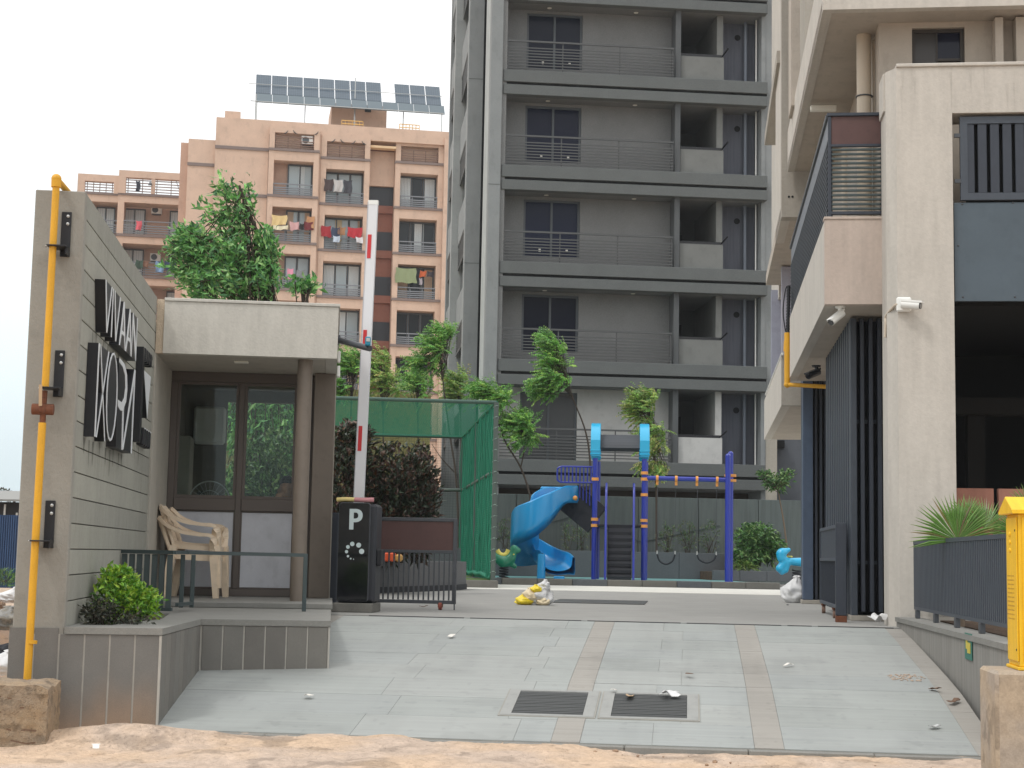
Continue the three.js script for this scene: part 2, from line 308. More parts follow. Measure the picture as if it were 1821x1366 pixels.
// ---------------------------------------------------------------- ground
const rampV = (w) => w >= 16.1 ? 0 : w <= 11 ? -0.63 : w <= 12.8 ? lerp(-0.63, -0.335, (w - 11) / 1.8) : -0.335 * Math.pow((16.1 - w) / 3.3, 1.06);
{
  const ground = (x, z) => {
    const d = -z;
    const ew = d * 0.9936 + x * 0.1132;
    let h = -0.665 - 0.28 * smooth(10.75, 2, ew);
    const n = (f, s) => vnoise(x * f + 500, z * f + 500, 4096, 4096, s) - 0.5;
    const near = smooth(16, 10, d);
    h += 0.05 * n(0.9, 5) * near + 0.02 * n(4, 6) * near + 0.013 * n(11, 8) * near + 0.008 * n(29, 9) * near;
    // heaped sand against the clad plinth on the left
    h += 0.1 * smooth(0.9, 0, Math.hypot((x + 2.6) / 1.3, (z + 10.9) / 0.45)) + 0.05 * smooth(0.8, 0, Math.hypot((x + 1.9) / 0.9, (z + 10.3) / 0.5)) * (0.6 + n(6, 3));
    h += 0.05 * Math.max(0, n(2.6, 12) + 0.18) * smooth(10.3, 10.9, ew) * smooth(12, 11.2, ew);
    if (x < -3) h += 0.3 * smooth(13, 26, d) * smooth(-3, -5, x);
    return h;
  };
  const patch = (x0, x1, nx, z0, z1, nz, skip) => {
    const out = [];
    const P = (i, j) => { const x = lerp(x0, x1, i / nx), z = lerp(z0, z1, j / nz); return [x, ground(x, z), z]; };
    for (let i = 0; i < nx; i++) for (let j = 0; j < nz; j++) { const a = P(i, j), b = P(i + 1, j), c = P(i + 1, j + 1), d = P(i, j + 1); out.push(...a, ...b, ...d, ...b, ...c, ...d); }
    return tris(out);
  };
  const far = patch(-600, 600, 60, 60, -600, 66), mid = patch(-16, 16, 80, 12, -40, 130), near = patch(-4.4, 4.4, 300, -8.4, -12.4, 150);
  far.translate(0, -0.22, 0); mid.translate(0, -0.03, 0);
  const g = merged([far, mid, near]); 
  { // soft normals
    const p = g.attributes.position, nn = g.attributes.normal, v = new THREE.Vector3(), e = 0.02;
    for (let i = 0; i < p.count; i++) { const x = p.getX(i), z = p.getZ(i); v.set((ground(x - e, z) - ground(x + e, z)) / (2 * e), 1, (ground(x, z - e) - ground(x, z + e)) / (2 * e)).normalize(); nn.setXYZ(i, v.x, v.y, v.z); }
  }
  const o = mesh('sandy_ground', g, M.sand); tag(o, 'bare sandy ground in front of the paved ramp', null, null, 'structure'); scene.add(o);
}
// ---------------------------------------------------------------- paved ramp: bed, slabs, tan strips, edging
{
  const g = thing('driveway_ramp', E, [0, -0.63, 11], 'grey stone paved ramp rising from the sand to the gate', null); g.userData.kind = 'structure';
  const leftU = (w) => w < 13.0 ? lerp(-3.784, -4.069, clamp((w - 11) / 2, 0, 1)) : -3.75;
  const quadSlab = (u0a, u1a, u0b, u1b, w0, w1, t, lift) => {   // near edge u0a..u1a at w0, far edge u0b..u1b at w1
    const a = rampV(w0) + lift, b = rampV(w1) + lift, o = [];
    const A = [u0a, a, -w0], Bq = [u1a, a, -w0], Cq = [u1b, b, -w1], D = [u0b, b, -w1], lo = (p) => [p[0], p[1] - t, p[2]];
    const q = (p, r, s, k) => o.push(...p, ...r, ...s, ...p, ...s, ...k);
    q(A, Bq, Cq, D); q(lo(A), lo(Bq), Bq, A); q(lo(Bq), lo(Cq), Cq, Bq); q(lo(D), lo(A), A, D);
    return tris(o);
  };
  const rows = []; for (let w = 11; w < 16.0; w += 0.56) rows.push([w, Math.min(16.08, w + 0.56)]);
  part(g, 'bed', rows.map(([a, b]) => quadSlab(leftU(a) - 0.02, 2.1, leftU(b) - 0.02, 2.1, a, b, 0.5, -0.006)), M.bed);
  reseed(3);
  const s0 = -0.839, s1 = 0.551, sw = 0.1, gap = 0.0013;
  rows.forEach(([a, b], k) => {
    const La = leftU(a), Lb = leftU(b);
    const cell = (u0, u1, m, lift = 0) => part(g, 'paving_slab', quadSlab(u0 + gap, u1 - gap, u0 + gap, u1 - gap, a + gap, b - gap, 0.03, lift + rr(-0.0008, 0.0008)), m);
    const cuts = [-2.35 + (k % 2) * 0.16, -1.2 - (k % 2) * 0.1];
    if (a >= 12.9) { cell(-3.7, -3.52, M.tan, 0.001); }
    let u = a >= 12.9 ? -3.52 : Math.max(La, Lb);
    if (a < 12.9) { const t = quadSlab(La, u + 0.02, Lb, u + 0.02, a + gap, b - gap, 0.03, -0.001); part(g, 'paving_slab', t, M.slab[1]); u += 0.02; }
    for (const c of [...cuts.filter((c) => c > u + 0.2 && c < s0 - sw - 0.2), s0 - sw]) { cell(u, c, M.slab[rnd() * 4 | 0]); u = c; }
    cell(s0 - sw, s0 + sw, M.tan, 0.001);
    const m0 = lerp(s0, s1, 0.5) + (k % 2 ? 0.09 : -0.1);
    const hole = b > 11.55 && a < 12.45;   // the two access covers sit here
    cell(s0 + sw, m0, M.slab[rnd() * 4 | 0], hole ? -0.0015 : 0); cell(m0, s1 - sw, M.slab[rnd() * 4 | 0], hole ? -0.0015 : 0);
    cell(s1 - sw, s1 + sw, M.tan, 0.001);
    cell(s1 + sw, 1.93, M.slab[rnd() * 4 | 0]); cell(1.93, 2.1, M.tan, -0.002);
  });
  // stone edging along the sand
  const uL = -3.777;
  for (let i = 0; i < 7; i++) part(g, 'edging_stone', bx(lerp(uL, 2.08, i / 7) + 0.003, lerp(uL, 2.08, (i + 1) / 7) - 0.003, -0.9, -0.638 - rr(0, 0.004), 10.93, 10.999, 0.006), M.coping);
}
// ---------------------------------------------------------------- upper paving, drain, pale band
{
  const P = (u, w) => [u, w];
  struct('upper_paving', E, [0, 0, 16.2], plate([P(-3.9, 16.14), P(2.1, 16.14), P(7, 16.3), P(9, 60), P(-20, 60), P(-4.4, 19.2)], -0.75, 0), M.podium, 'grey paved yard behind the gate line');
  struct('sun_painted_paving', E, [0, 0, 31], plate([P(-8, 30.4), P(3.2, 30.4), P(3.4, 36), P(-9, 36)], -0.02, 0.004), M.pale, 'strip of paving before the play area, sunlight painted in as a pale colour');  // the pale tone stands for sun falling on this strip
  const d = thing('drain_channel', E, [0, 0, 16.14], 'narrow slotted drain line across the top of the ramp', 'drain');
  part(d, 'channel', bx(-3.3, 2.05, -0.1, -0.012, 16.085, 16.137), M.dark);
  const at = [-3.3, -2.25, -1.05, -0.05, 0.95, 1.25, 2.05];
  for (let i = 0; i + 1 < at.length; i++) part(d, 'drain_cover', bx(at[i] + 0.03, at[i + 1] - 0.03, -0.011, 0.002, 16.1, 16.125), M.grate);
  for (const u of [-2.25, -1.05, -0.05, 0.95, 1.25]) part(d, 'joint_stone', bx(u - 0.03, u + 0.03, -0.02, 0.0015, 16.084, 16.138), M.slab[0]);
  // metal strip cover further in
  solo('trench_cover', E, [-1.331, 0, 22.936], bx(-1.925, -0.61, 0, 0.012, 22.09, 23.85, 0.004), M.grate, 'flat dark metal trench cover on the yard behind the yellow bag', 'cover');
}
// ---------------------------------------------------------------- sign wall on the left
{
  const g = thing('sign_wall', C, [-2.05, -0.7, 11.65], 'tall grey rendered boundary wall carrying black letters', 'wall');
  part(g, 'core', bx(-2.19, -1.9, -0.7, 3.23, 11.75, 16.5), M.wallCore);
  part(g, 'end_pier', bx(-2.235, -1.876, -0.7, 3.24, 11.65, 11.748, 0.006), M.wall);
  part(g, 'back_face', bx(-2.23, -2.19, -0.7, 3.235, 11.75, 16.5), M.wall);
  const n = 17, h = (3.24 - 0.06) / n;
  for (let i = 0; i < n; i++) part(g, 'stone_course', bx(-1.902, -1.88, 0.06 + i * h + 0.005, 0.06 + (i + 1) * h - (i === n - 1 ? 0 : 0.003), 11.75, 16.49, 0.003), M.course[i % 3]);
  // pale scuffs stay out; clad foot
}
// letters
{
  const font = await new FontLoader().loadAsync('fonts/droid/droid_sans_regular.typeface.json');
  const g = thing('wall_sign', C, [-1.88, 2.0, 14.5], 'black boxed letters with white faces reading VIVAAN IXORA', 'sign');
  // each letter: a box-like black body (deep return) and a white face; x runs away along the wall
  const put = (shapes, w0, v0, sx, sy, dep, back) => {
    const place = (geo, off) => { geo.rotateY(Math.PI / 2); geo.translate(-1.88 + off, v0, -w0); return geo; };
    const bodyG = new THREE.ExtrudeGeometry((back ?? shapes).map((s) => scaled(s, sx, sy)), { depth: dep, bevelEnabled: false, curveSegments: 10 });
    const body = part(g, 'letter', place(bodyG, 0.001), M.black);
    const f = new THREE.ExtrudeGeometry(shapes.map((s) => scaled(s, sx, sy)), { depth: 0.004, bevelEnabled: false, curveSegments: 10 });
    part(g, 'letter_face', place(f, dep + 0.001), M.letterFace, body);
    return body;
  };
  function scaled(s, sx, sy) { const o = new THREE.Shape(s.getPoints(10).map((p) => new THREE.Vector2(p.x * sx, p.y * sy))); o.holes = s.holes.map((h) => new THREE.Path(h.getPoints(10).map((p) => new THREE.Vector2(p.x * sx, p.y * sy)))); return o; }
  const poly = (...p) => { const s = new THREE.Shape(); p.forEach(([x, y], i) => i ? s.lineTo(x, y) : s.moveTo(x, y)); return s; };
  const thick = (x0, y0, x1, y1, t) => poly([x0 - t / 2, y0], [x0 + t / 2, y0], [x1 + t / 2, y1], [x1 - t / 2, y1]);
  const glyph = (ch, t) => {
    if (ch === 'V') return [poly([0, 1], [t, 1], [0.5, t * 0.9], [1 - t * 0.75, 1], [1, 1], [0.5 + t * 0.4, 0], [0.5 - t * 0.5, 0])];
    if (ch === 'I') return [poly([0.5 - t / 2, 0], [0.5 + t / 2, 0], [0.5 + t / 2, 1], [0.5 - t / 2, 1])];
    if (ch === 'A') { const s = poly([0, 0], [t * 0.9, 0], [0.3, 0.28], [0.72, 0.28], [1 - t * 0.9, 0], [1, 0], [0.5 + t * 0.5, 1], [0.5 - t * 0.5, 1]); s.holes.push(poly([0.34, 0.36], [0.66, 0.36], [0.5, 0.82])); return [s]; }
    if (ch === 'N') return [poly([0, 0], [t * 0.7, 0], [t * 0.7, 0.75], [1 - t, 0], [1, 0], [1, 1], [1 - t * 0.7, 1], [1 - t * 0.7, 0.28], [t, 1], [0, 1])];
    return [];
  };
  const w = [12.29, 12.68, 12.8, 13.2, 13.6, 13.99], wid = [0.38, 0.1, 0.38, 0.4, 0.4, 0.34];
  [...'VIVAAN'].forEach((c, i) => put(glyph(c, c === 'I' ? 0.4 : 0.12), w[i], 2.31, wid[i], 0.39, 0.08, c === 'V' ? [poly([0, 1], [1, 1], [0.55, 0], [0.42, 0])] : c === 'A' ? [poly([0, 0], [1, 0], [0.58, 1], [0.42, 1])] : c === 'N' ? [poly([0, 0], [1, 0], [1, 1], [0, 1])] : undefined));
  // second line, tall thin strokes
  const X = [thick(0.05, 1, 0.95, 0, 0.07), thick(0.95, 1, 0.05, 0, 0.07)];
  const Os = new THREE.Shape(); Os.absellipse(0.5, 0.5, 0.5, 0.5, 0, Math.PI * 2); { const h = new THREE.Path(); h.absellipse(0.5, 0.5, 0.43, 0.475, 0, Math.PI * 2); Os.holes.push(h); }
  const R = [poly([0.05, 1], [0.6, 0.98], [0.9, 0.88], [1, 0.72], [0.92, 0.57], [0.75, 0.5], [0.72, 0.46], [0.8, 0], [0.68, 0], [0.6, 0.44], [0.35, 0.43], [0.12, 0.46], [0.08, 0.53], [0.5, 0.53], [0.72, 0.6], [0.8, 0.72], [0.7, 0.86], [0.4, 0.93], [0.05, 0.95])];
  const A2 = [poly([0, 0], [0.1, 0], [0.9, 0.86], [0.9, 0], [1, 0], [1, 1], [0.9, 1])];
  put([thick(0.5, 1, 0.5, 0, 0.9)], 12.1, 1.47, 0.05, 0.71, 0.08);
  const oval = new THREE.Shape(); oval.absellipse(0.5, 0.5, 0.5, 0.5, 0, Math.PI * 2);
  put(X, 12.17, 1.47, 0.5, 0.71, 0.08, [poly([0, 0], [0.5, 0.42], [1, 0], [1, 0.05], [0.62, 0.5], [1, 1], [0, 1], [0.38, 0.5])]); put([Os], 12.62, 1.49, 0.62, 0.72, 0.08, [oval]); put(R, 13.24, 1.47, 0.6, 0.74, 0.08, [poly([0.05, 1], [0.6, 0.98], [0.9, 0.88], [1, 0.72], [0.92, 0.57], [0.8, 0], [0.1, 0.0], [0.05, 0.5])]); put(A2, 13.7, 1.48, 0.64, 0.75, 0.08, [poly([0, 0], [1, 0], [1, 1], [0.88, 1])]);
  // tall bar and small lettering at the far end
  part(g, 'tall_bar', bx(-1.879, -1.812, 1.63, 2.53, 15.0, 15.1, 0.003), M.black);
  { const s = poly([0, 1], [1, 1], [0.72, 0]); put([s], 15.14, 1.9, 0.56, 0.42, 0.06); }
  for (let i = 0; i < 4; i++) part(g, 'small_letter', [bx(-1.879, -1.81, 2.41, 2.54, 15.16 + i * 0.15, 15.25 + i * 0.15, 0.01), bx(-1.878, -1.808, 2.44 + 0.04 * (i % 2), 2.49 + 0.04 * (i % 2), 15.13 + i * 0.15, 15.27 + i * 0.15, 0.01)], M.black);
  for (let i = 0; i < 4; i++) part(g, 'small_letter', bx(-1.879, -1.81, 1.62, 1.79, 15.3 + i * 0.16, 15.39 + i * 0.16, 0.01), M.black);
  for (let i = 0; i < 4; i++) part(g, 'fixing', ball(V(-1.81, 1.78, 15.34 + i * 0.16), 0.008), M.letterFace);
}
{ // water stains run down the wall from the letters
  reseed(17);
  const m = mat('#2f2e2b', 1, { transparent: true, opacity: 0.32 }), at = [[12.32, 2.3], [12.5, 2.3], [12.9, 2.3], [13.15, 2.3], [13.45, 2.3], [13.8, 2.3], [14.1, 2.3], [12.15, 1.46], [12.4, 1.46], [12.6, 1.46], [12.95, 1.48], [13.3, 1.46], [13.55, 1.46], [13.75, 1.47], [14.1, 1.47], [14.3, 1.47], [15.2, 1.61], [15.5, 1.61]];
  const g = scene.children.find((o) => o.name === 'sign_wall');
  at.forEach(([w, v], i) => { const L = rr(0.1, 0.24), h = rr(0.02, 0.05), q = []; for (const [p, r, s] of [[[w - h, v], [w + h, v], [w + h * 0.3, v - L]], [[w - h, v], [w + h * 0.3, v - L], [w - h * 0.4, v - L * 0.85]]]) for (const [a, b] of [p, r, s]) q.push(-1.8785, b, -a); part(g, 'stain', tris(q), m); });
}
// brackets and gas pipe on the end of the wall
{
  const spots = [[3.08, 2.745, -2.003, 'topmost of the three black angle brackets on the wall end'], [2.056, 1.716, -2.001, 'middle black angle bracket on the wall end, above the pipe valve'], [0.967, 0.627, -2.014, 'lowest black angle bracket on the wall end']];
  for (const [v1, v0, u, label] of spots) {
    const g = thing('angle_bracket', C, [u, v0, 11.65], label, 'bracket', 'angle brackets on the wall end');
    part(g, 'back_plate', bx(u - 0.035, u + 0.035, v0, v1, 11.635, 11.649, 0.003), M.black);
    part(g, 'shelf', bx(u - 0.1, u + 0.035, v0 + 0.045, v0 + 0.055, 11.45, 11.635, 0.002), M.black);
    part(g, 'gusset', panel([[u + 0.025, v0], [u + 0.035, v0], [u + 0.035, v0 + 0.06], [u + 0.025, v0 + 0.06]], 11.5, 11.635), M.black);
    part(g, 'hoop', tube([V(u - 0.12, v0 + 0.05, 11.55), V(u - 0.105, v0 + 0.05, 11.49), V(u - 0.06, v0 + 0.05, 11.5), V(u - 0.055, v0 + 0.05, 11.56)], 0.005, 12, 6), M.steel);
    for (const k of [0.1, 0.27]) part(g, 'bolt', ball(V(u + 0.012, v1 - k * (v1 - v0), 11.632), 0.012, 1, 1, 0.6), M.steel);
  }
  const g = thing('gas_pipe', C, [-2.081, -0.276, 11.5], 'yellow gas pipe climbing the end of the sign wall', 'pipe');
  const top = V(-2.064, 3.262, 11.5), r = 0.027;
  part(g, 'riser', [cyl(V(-2.087, -0.304, 11.5), V(-2.075, 1.515, 11.5), r, r, 14), cyl(V(-2.068, 1.765, 11.5), top, r * 0.95, r * 0.95, 14)], M.yellow);
  part(g, 'coupling', [cyl(V(-2.066, -0.042, 11.5), V(-2.065, -0.019, 11.5), r * 1.25, r * 1.25, 14)], M.yellow);
  part(g, 'elbow', [ball(V(-2.065, 3.291, 11.5), r * 1.35, 1, 1, 1, 14), cyl(V(-2.064, 3.229, 11.5), V(-2.065, 3.283, 11.5), r * 1.3, r * 1.3, 14)], M.yellow);
  part(g, 'branch', cyl(V(-2.065, 3.291, 11.5), V(-2.065, 3.291, 11.5).add(new THREE.Vector3(0.05, 0.0, -1.6)), r * 0.9, r * 0.9, 12), M.yellow);
  const vc = V(-2.076, 1.611, 11.5);
  const valve = part(g, 'valve', [cyl(V(-2.074, 1.503, 11.5), V(-2.071, 1.745, 11.5), r * 0.8, r * 0.8, 12), ball(vc, 0.048, 1, 0.9, 1), cyl(vc.clone().add(new THREE.Vector3(-0.075, 0, 0)), vc.clone().add(new THREE.Vector3(0.075, 0, 0)), 0.04, 0.04, 8)], M.rust);
  part(g, 'handle', [rod(vc.clone().add(new THREE.Vector3(-0.01, 0.02, 0.05)), vc.clone().add(new THREE.Vector3(-0.012, 0.17, 0.07)), 0.022, 0.01)], M.cardboard, valve);
}

// ---------------------------------------------------------------- foliage
// leaf clouds: every leaf is a small folded blade of its own
class Leaves {
  constructor() { this.p = []; this.n = []; this.c = []; }
  blade(o, dir, side, L, Wd, col, droop = 0.25) {
    const nrm = new THREE.Vector3().crossVectors(side, dir).normalize();
    const mid = o.clone().addScaledVector(dir, L * 0.45).addScaledVector(nrm, L * 0.06), tip = o.clone().addScaledVector(dir, L).addScaledVector(nrm, -L * 0.1);
    mid.y -= L * droop * 0.2; tip.y -= L * droop;
    const a = mid.clone().addScaledVector(side, Wd / 2).addScaledVector(nrm, Wd * 0.18), b = mid.clone().addScaledVector(side, -Wd / 2).addScaledVector(nrm, Wd * 0.18);
    const t = (x, y, z) => { const e1 = y.clone().sub(x), e2 = z.clone().sub(x), n = e1.cross(e2).normalize(); for (const q of [x, y, z]) { this.p.push(q.x, q.y, q.z); this.n.push(n.x, n.y, n.z); this.c.push(...col); } };
    t(o, a, mid); t(o, mid, b); t(a, tip, mid); t(mid, tip, b);
  }
  geo() { const g = new THREE.BufferGeometry(); g.setAttribute('position', new THREE.Float32BufferAttribute(this.p, 3)); g.setAttribute('normal', new THREE.Float32BufferAttribute(this.n, 3)); g.setAttribute('color', new THREE.Float32BufferAttribute(this.c, 3)); return g; }
}
const rdir = () => { let v; do v = new THREE.Vector3(rr(-1, 1), rr(-1, 1), rr(-1, 1)); while (v.lengthSq() > 1 || v.lengthSq() < 0.01); return v.normalize(); };
const tint = (palette, spread = 0.25) => { const a = palette[rnd() * palette.length | 0], k = 1 + rr(-spread, spread); return [a[0] * k, a[1] * k, a[2] * k]; };
const perp = (d) => { const s = new THREE.Vector3().crossVectors(d, rdir()); return s.lengthSq() < 1e-4 ? new THREE.Vector3(1, 0, 0) : s.normalize(); };
// a pinnate leaf: a drooping stalk with pairs of leaflets
function pinnate(L, o, dir, len, pairs, lf, pal, wind) {
  const col = tint(pal, 0.3), d = dir.clone().normalize(), q = o.clone(), step = len / pairs;
  for (let i = 0; i < pairs; i++) {
    d.y -= 0.05; d.addScaledVector(wind, 0.06).normalize(); q.addScaledVector(d, step);
    const s = perp(new THREE.Vector3().crossVectors(d, new THREE.Vector3(0, 1, 0))), side = new THREE.Vector3().crossVectors(d, new THREE.Vector3(0, 1, 0)).normalize();
    for (const k of [-1, 1]) { const e = side.clone().multiplyScalar(k).addScaledVector(d, 0.55).add(new THREE.Vector3(rr(-0.2, 0.2), rr(-0.35, 0.1), rr(-0.2, 0.2))).normalize(); L.blade(q, e, perp(e), lf * rr(0.8, 1.15) * (1 - 0.4 * i / pairs), lf * 0.42, col.map((c) => c * rr(0.85, 1.15)), 0.3); }
  }
}
const PAL = {
  deep: [[0.0938, 0.266, 0.0781], [0.14, 0.375, 0.0938], [0.204, 0.5, 0.125], [0.0703, 0.204, 0.0781], [0.312, 0.531, 0.188]],
  bright: [[0.2, 0.42, 0.04], [0.3, 0.52, 0.05], [0.12, 0.3, 0.04], [0.38, 0.55, 0.06]],
  feather: [[0.156, 0.39, 0.065], [0.221, 0.468, 0.078], [0.325, 0.546, 0.104], [0.13, 0.312, 0.065]],
  featherYellow: [[0.264, 0.432, 0.084], [0.384, 0.504, 0.12], [0.192, 0.36, 0.072], [0.456, 0.48, 0.144]],
  croton: [[0.0216, 0.036, 0.0168], [0.036, 0.054, 0.0216], [0.072, 0.0336, 0.024], [0.0264, 0.048, 0.024], [0.108, 0.054, 0.0264]],
  bush: [[0.06, 0.16, 0.04], [0.1, 0.24, 0.05], [0.045, 0.12, 0.03], [0.2, 0.32, 0.1]],
  sparse: [[0.06, 0.12, 0.04], [0.08, 0.17, 0.05], [0.11, 0.12, 0.05]],
  grass: [[0.12, 0.24, 0.04], [0.17, 0.28, 0.05], [0.2, 0.26, 0.07]],
  dull: [[0.05, 0.06, 0.03], [0.08, 0.07, 0.04], [0.04, 0.05, 0.035]],
};
const inLobe = ([u, v, w, a, b, c]) => { const d = rdir(), k = Math.pow(rnd(), 0.4); return V(u, v, w).add(new THREE.Vector3(d.x * a * k, d.y * b * k, d.z * c * k)); };
// a tree: trunk along points, branches into each lobe, leaves at the branch tips
function tree(o) {
  reseed(o.seed);
  const base = o.trunk[0], g = thing(o.name ?? 'tree', o.fr, base, o.label, o.category ?? 'tree', o.group);
  const pts = o.trunk.map((p) => V(...p)), cv = new THREE.CatmullRomCurve3(pts), wood = [];
  const circle = (n) => Array.from({ length: n }, (_, i) => [Math.cos(i / n * 6.2832), Math.sin(i / n * 6.2832)]);
  wood.push(sweep(pts, circle(7), (t) => lerp(o.r0, o.r1, t), new THREE.Vector3(1, 0, 0.02), true, 18));
  for (const f of o.forks ?? []) wood.push(sweep(f.map((p) => V(...p)), circle(6), (t) => lerp(o.r0 * 0.6, o.r1 * 0.7, t), new THREE.Vector3(1, 0, 0.02), true, 12));
  const forks = (o.forks ?? []).map((f) => new THREE.CatmullRomCurve3(f.map((p) => V(...p))));
  const L = new Leaves(), wind = new THREE.Vector3(...(o.wind ?? [0, 0, 0]));
  for (const lobe of o.lobes) {
    const src = lobe[7] !== undefined ? forks[lobe[7]] : cv;
    for (let i = 0; i < lobe[6]; i++) {
      const tip = inLobe(lobe), from = src.getPoint(clamp(rr(o.b0 ?? 0.55, 1), 0, 1)), mid = from.clone().lerp(tip, 0.5).add(new THREE.Vector3(rr(-0.08, 0.08), rr(0, 0.15), rr(-0.08, 0.08)));
      if (i % (o.twigEvery ?? 1) === 0) wood.push(new THREE.TubeGeometry(new THREE.QuadraticBezierCurve3(from, mid, tip), 5, (o.twig ?? 0.008), 4));
      const out = tip.clone().sub(from).normalize();
      if (o.leaf.pinnate) for (let k = 0; k < o.leaf.per; k++) { const d = rdir().add(out).addScaledVector(wind, 1.1); d.y += 0.25; pinnate(L, tip, d, o.leaf.len * rr(0.7, 1.2), o.leaf.pairs, o.leaf.lf, o.pal, wind); }
      else for (let k = 0; k < o.leaf.per; k++) {
        const d = rdir().addScaledVector(out, o.leaf.along ?? 0.8).addScaledVector(wind, 1); d.y += o.leaf.lift ?? 0.1; d.normalize();
        const at = mid.clone().lerp(tip, rr(0.5, 1.05)).addScaledVector(rdir(), o.leaf.loose ?? 0.05);
        L.blade(at, d, perp(d), o.leaf.len * rr(0.65, 1.2), o.leaf.wid * rr(0.8, 1.2), tint(o.pal, 0.35), o.leaf.droop ?? 0.25);
      }
    }
  }
  part(g, 'trunk', wood, o.woodMat ?? M.bark);
  part(g, 'crown', L.geo(), o.leafMat ?? M.leaf);
  return g;
}
// a leafy mass without a visible trunk: shrub or hedge (> stem, foliage)
function shrub(o) {
  reseed(o.seed);
  const g = thing(o.name, o.fr, o.base, o.label, o.category, o.group), L = new Leaves(), stems = [];
  for (const lobe of o.lobes) for (let i = 0; i < lobe[6]; i++) {
    const p = inLobe(lobe), out = p.clone().sub(V(lobe[0], lobe[1] - lobe[4] * 0.6, lobe[2])).normalize();
    if (i % (o.stemEvery ?? 12) === 0) { const f = V(lobe[0] + rr(-0.3, 0.3) * lobe[3], o.base[1], lobe[2]); stems.push(tube([f, f.clone().lerp(p, 0.5).add(new THREE.Vector3(rr(-0.04, 0.04), 0.05, rr(-0.04, 0.04))), p], o.stem ?? 0.008, 5, 4)); }
    for (let k = 0; k < o.leaf.per; k++) { const d = rdir().addScaledVector(out, o.leaf.along ?? 1); d.y += o.leaf.lift ?? 0.2; d.normalize(); L.blade(p.clone().addScaledVector(rdir(), o.leaf.loose ?? 0.03), d, perp(d), o.leaf.len * rr(0.65, 1.2), o.leaf.wid * rr(0.8, 1.2), tint(o.pal, 0.35), o.leaf.droop ?? 0.2); }
  }
  part(g, 'stem', stems, M.bark); part(g, 'foliage', L.geo(), o.leafMat ?? M.leafGloss);
  return g;
}

// ---------------------------------------------------------------- clad planter and ledge on the left
{
  const uR = -3.733, g = thing('stone_planter', C, [-1.9, -0.7, 11.65], 'raised planter and ledge clad in dark grey stone tiles', 'planter');
  const fr = -1.2, k0 = -1.06, bw = 13.32, top = 0.02;
  part(g, 'core', plate([[-2.255, 11.646], [fr - 0.004, 11.646], [k0 - 0.004, bw - 0.005], [0.0, bw - 0.005], [0.0, 16.0], [-1.87, 16.0], [-1.87, 11.8], [-2.255, 11.8]], -0.8, top, [[[-1.82, 12.0], [-1.62, 12.0], [-1.38, 13.3], [-1.42, 14.3], [-1.82, 14.3]]]), M.grout);
  const lip = 0.07;
  const hole = [[-1.83, 12.02], [-1.6, 12.02], [-1.36, 13.3], [-1.4, 14.3], [-1.83, 14.3]];
  part(g, 'ledge_slab', plate([[-1.872, 11.63], [fr + 0.015, 11.63], [k0 + 0.012, bw - 0.02], [0.015, bw - 0.02], [0.015, 15.98], [-1.872, 15.98]], top + 0.002, lip, [hole]), M.coping);
  part(g, 'soil', bx(-1.86, -1.34, -0.2, 0.035, 11.9, 14.4), M.soil);
  const put = (name, geo, i) => part(g, name, geo, geo.attributes.color ? M.tileDirt : M.tile[i % 3]);
  const bxs = (u0, u1, v0, v1, w0, w1) => { const q = new THREE.BoxGeometry(u1 - u0, v1 - v0, w1 - w0, 3, 14, 1); q.translate((u0 + u1) / 2, (v0 + v1) / 2, -(w0 + w1) / 2); return q; };
  // sand splashed up the foot of the tiles
  const dirty = (q) => { const p = q.attributes.position, c = new Float32Array(p.count * 3); for (let i = 0; i < p.count; i++) { const k = smooth(-0.25, -0.66, p.getY(i) + 0.16 * (vnoise(p.getX(i) * 7 + 90, p.getY(i) * 4 + 90, 512, 512, 3) - 0.5)); c[3 * i] = lerp(0.2, 0.36, k * 0.8); c[3 * i + 1] = lerp(0.192, 0.25, k * 0.8); c[3 * i + 2] = lerp(0.178, 0.17, k * 0.8); } q.setAttribute('color', new THREE.BufferAttribute(c, 3)); return q; };
  M.tileDirt = mat('#ffffff', 0.85, { map: 'granite', size: 0.55, bump: 'granite', bh: 0.0012, vertexColors: true });
  for (let i = 0; i < 6; i++) { const a = lerp(-2.26, fr, i / 6), b = lerp(-2.26, fr, (i + 1) / 6); put('stone_tile', dirty(bxs(a + 0.007, b - 0.007, -0.78, i < 2 ? 0.062 : 0.018, 11.64, 11.664)), i * 2 + 1); }
  const A = new THREE.Vector2(fr, 11.665), Bv = new THREE.Vector2(k0, bw), nT = 9, dir = Bv.clone().sub(A), Ls = dir.length(); dir.normalize();
  for (let i = 0; i < nT; i++) {
    const t = bx(0.006, Ls / nT - 0.006, -0.8, 0.018, -0.012, 0.012, 0.004); t.rotateY(Math.atan2(dir.y, dir.x)); t.translate(A.x + 0.0 + dir.x * Ls * i / nT, 0, -(A.y + dir.y * Ls * i / nT)); put('stone_tile', t, i * 2);
  }
  for (let i = 0; i < 6; i++) { const a = lerp(k0 + 0.02, 0.0, i / 6), b = lerp(k0 + 0.02, 0.0, (i + 1) / 6); put('stone_tile', bx(a + 0.006, b - 0.006, -0.8, 0.018, bw - 0.012, bw + 0.01, 0.004), i * 5 + i % 2); }
  part(g, 'corner_strip', bx(fr - 0.006, fr + 0.012, -0.8, 0.018, 11.636, 11.66, 0.003), M.grout); part(g, 'corner_strip', bx(-0.004, 0.012, -0.8, 0.018, bw - 0.014, bw + 0.02, 0.003), M.grout);
  part(g, 'return_face', bx(0.001, 0.012, -0.8, 0.018, bw + 0.02, 15.98), M.coping);
}
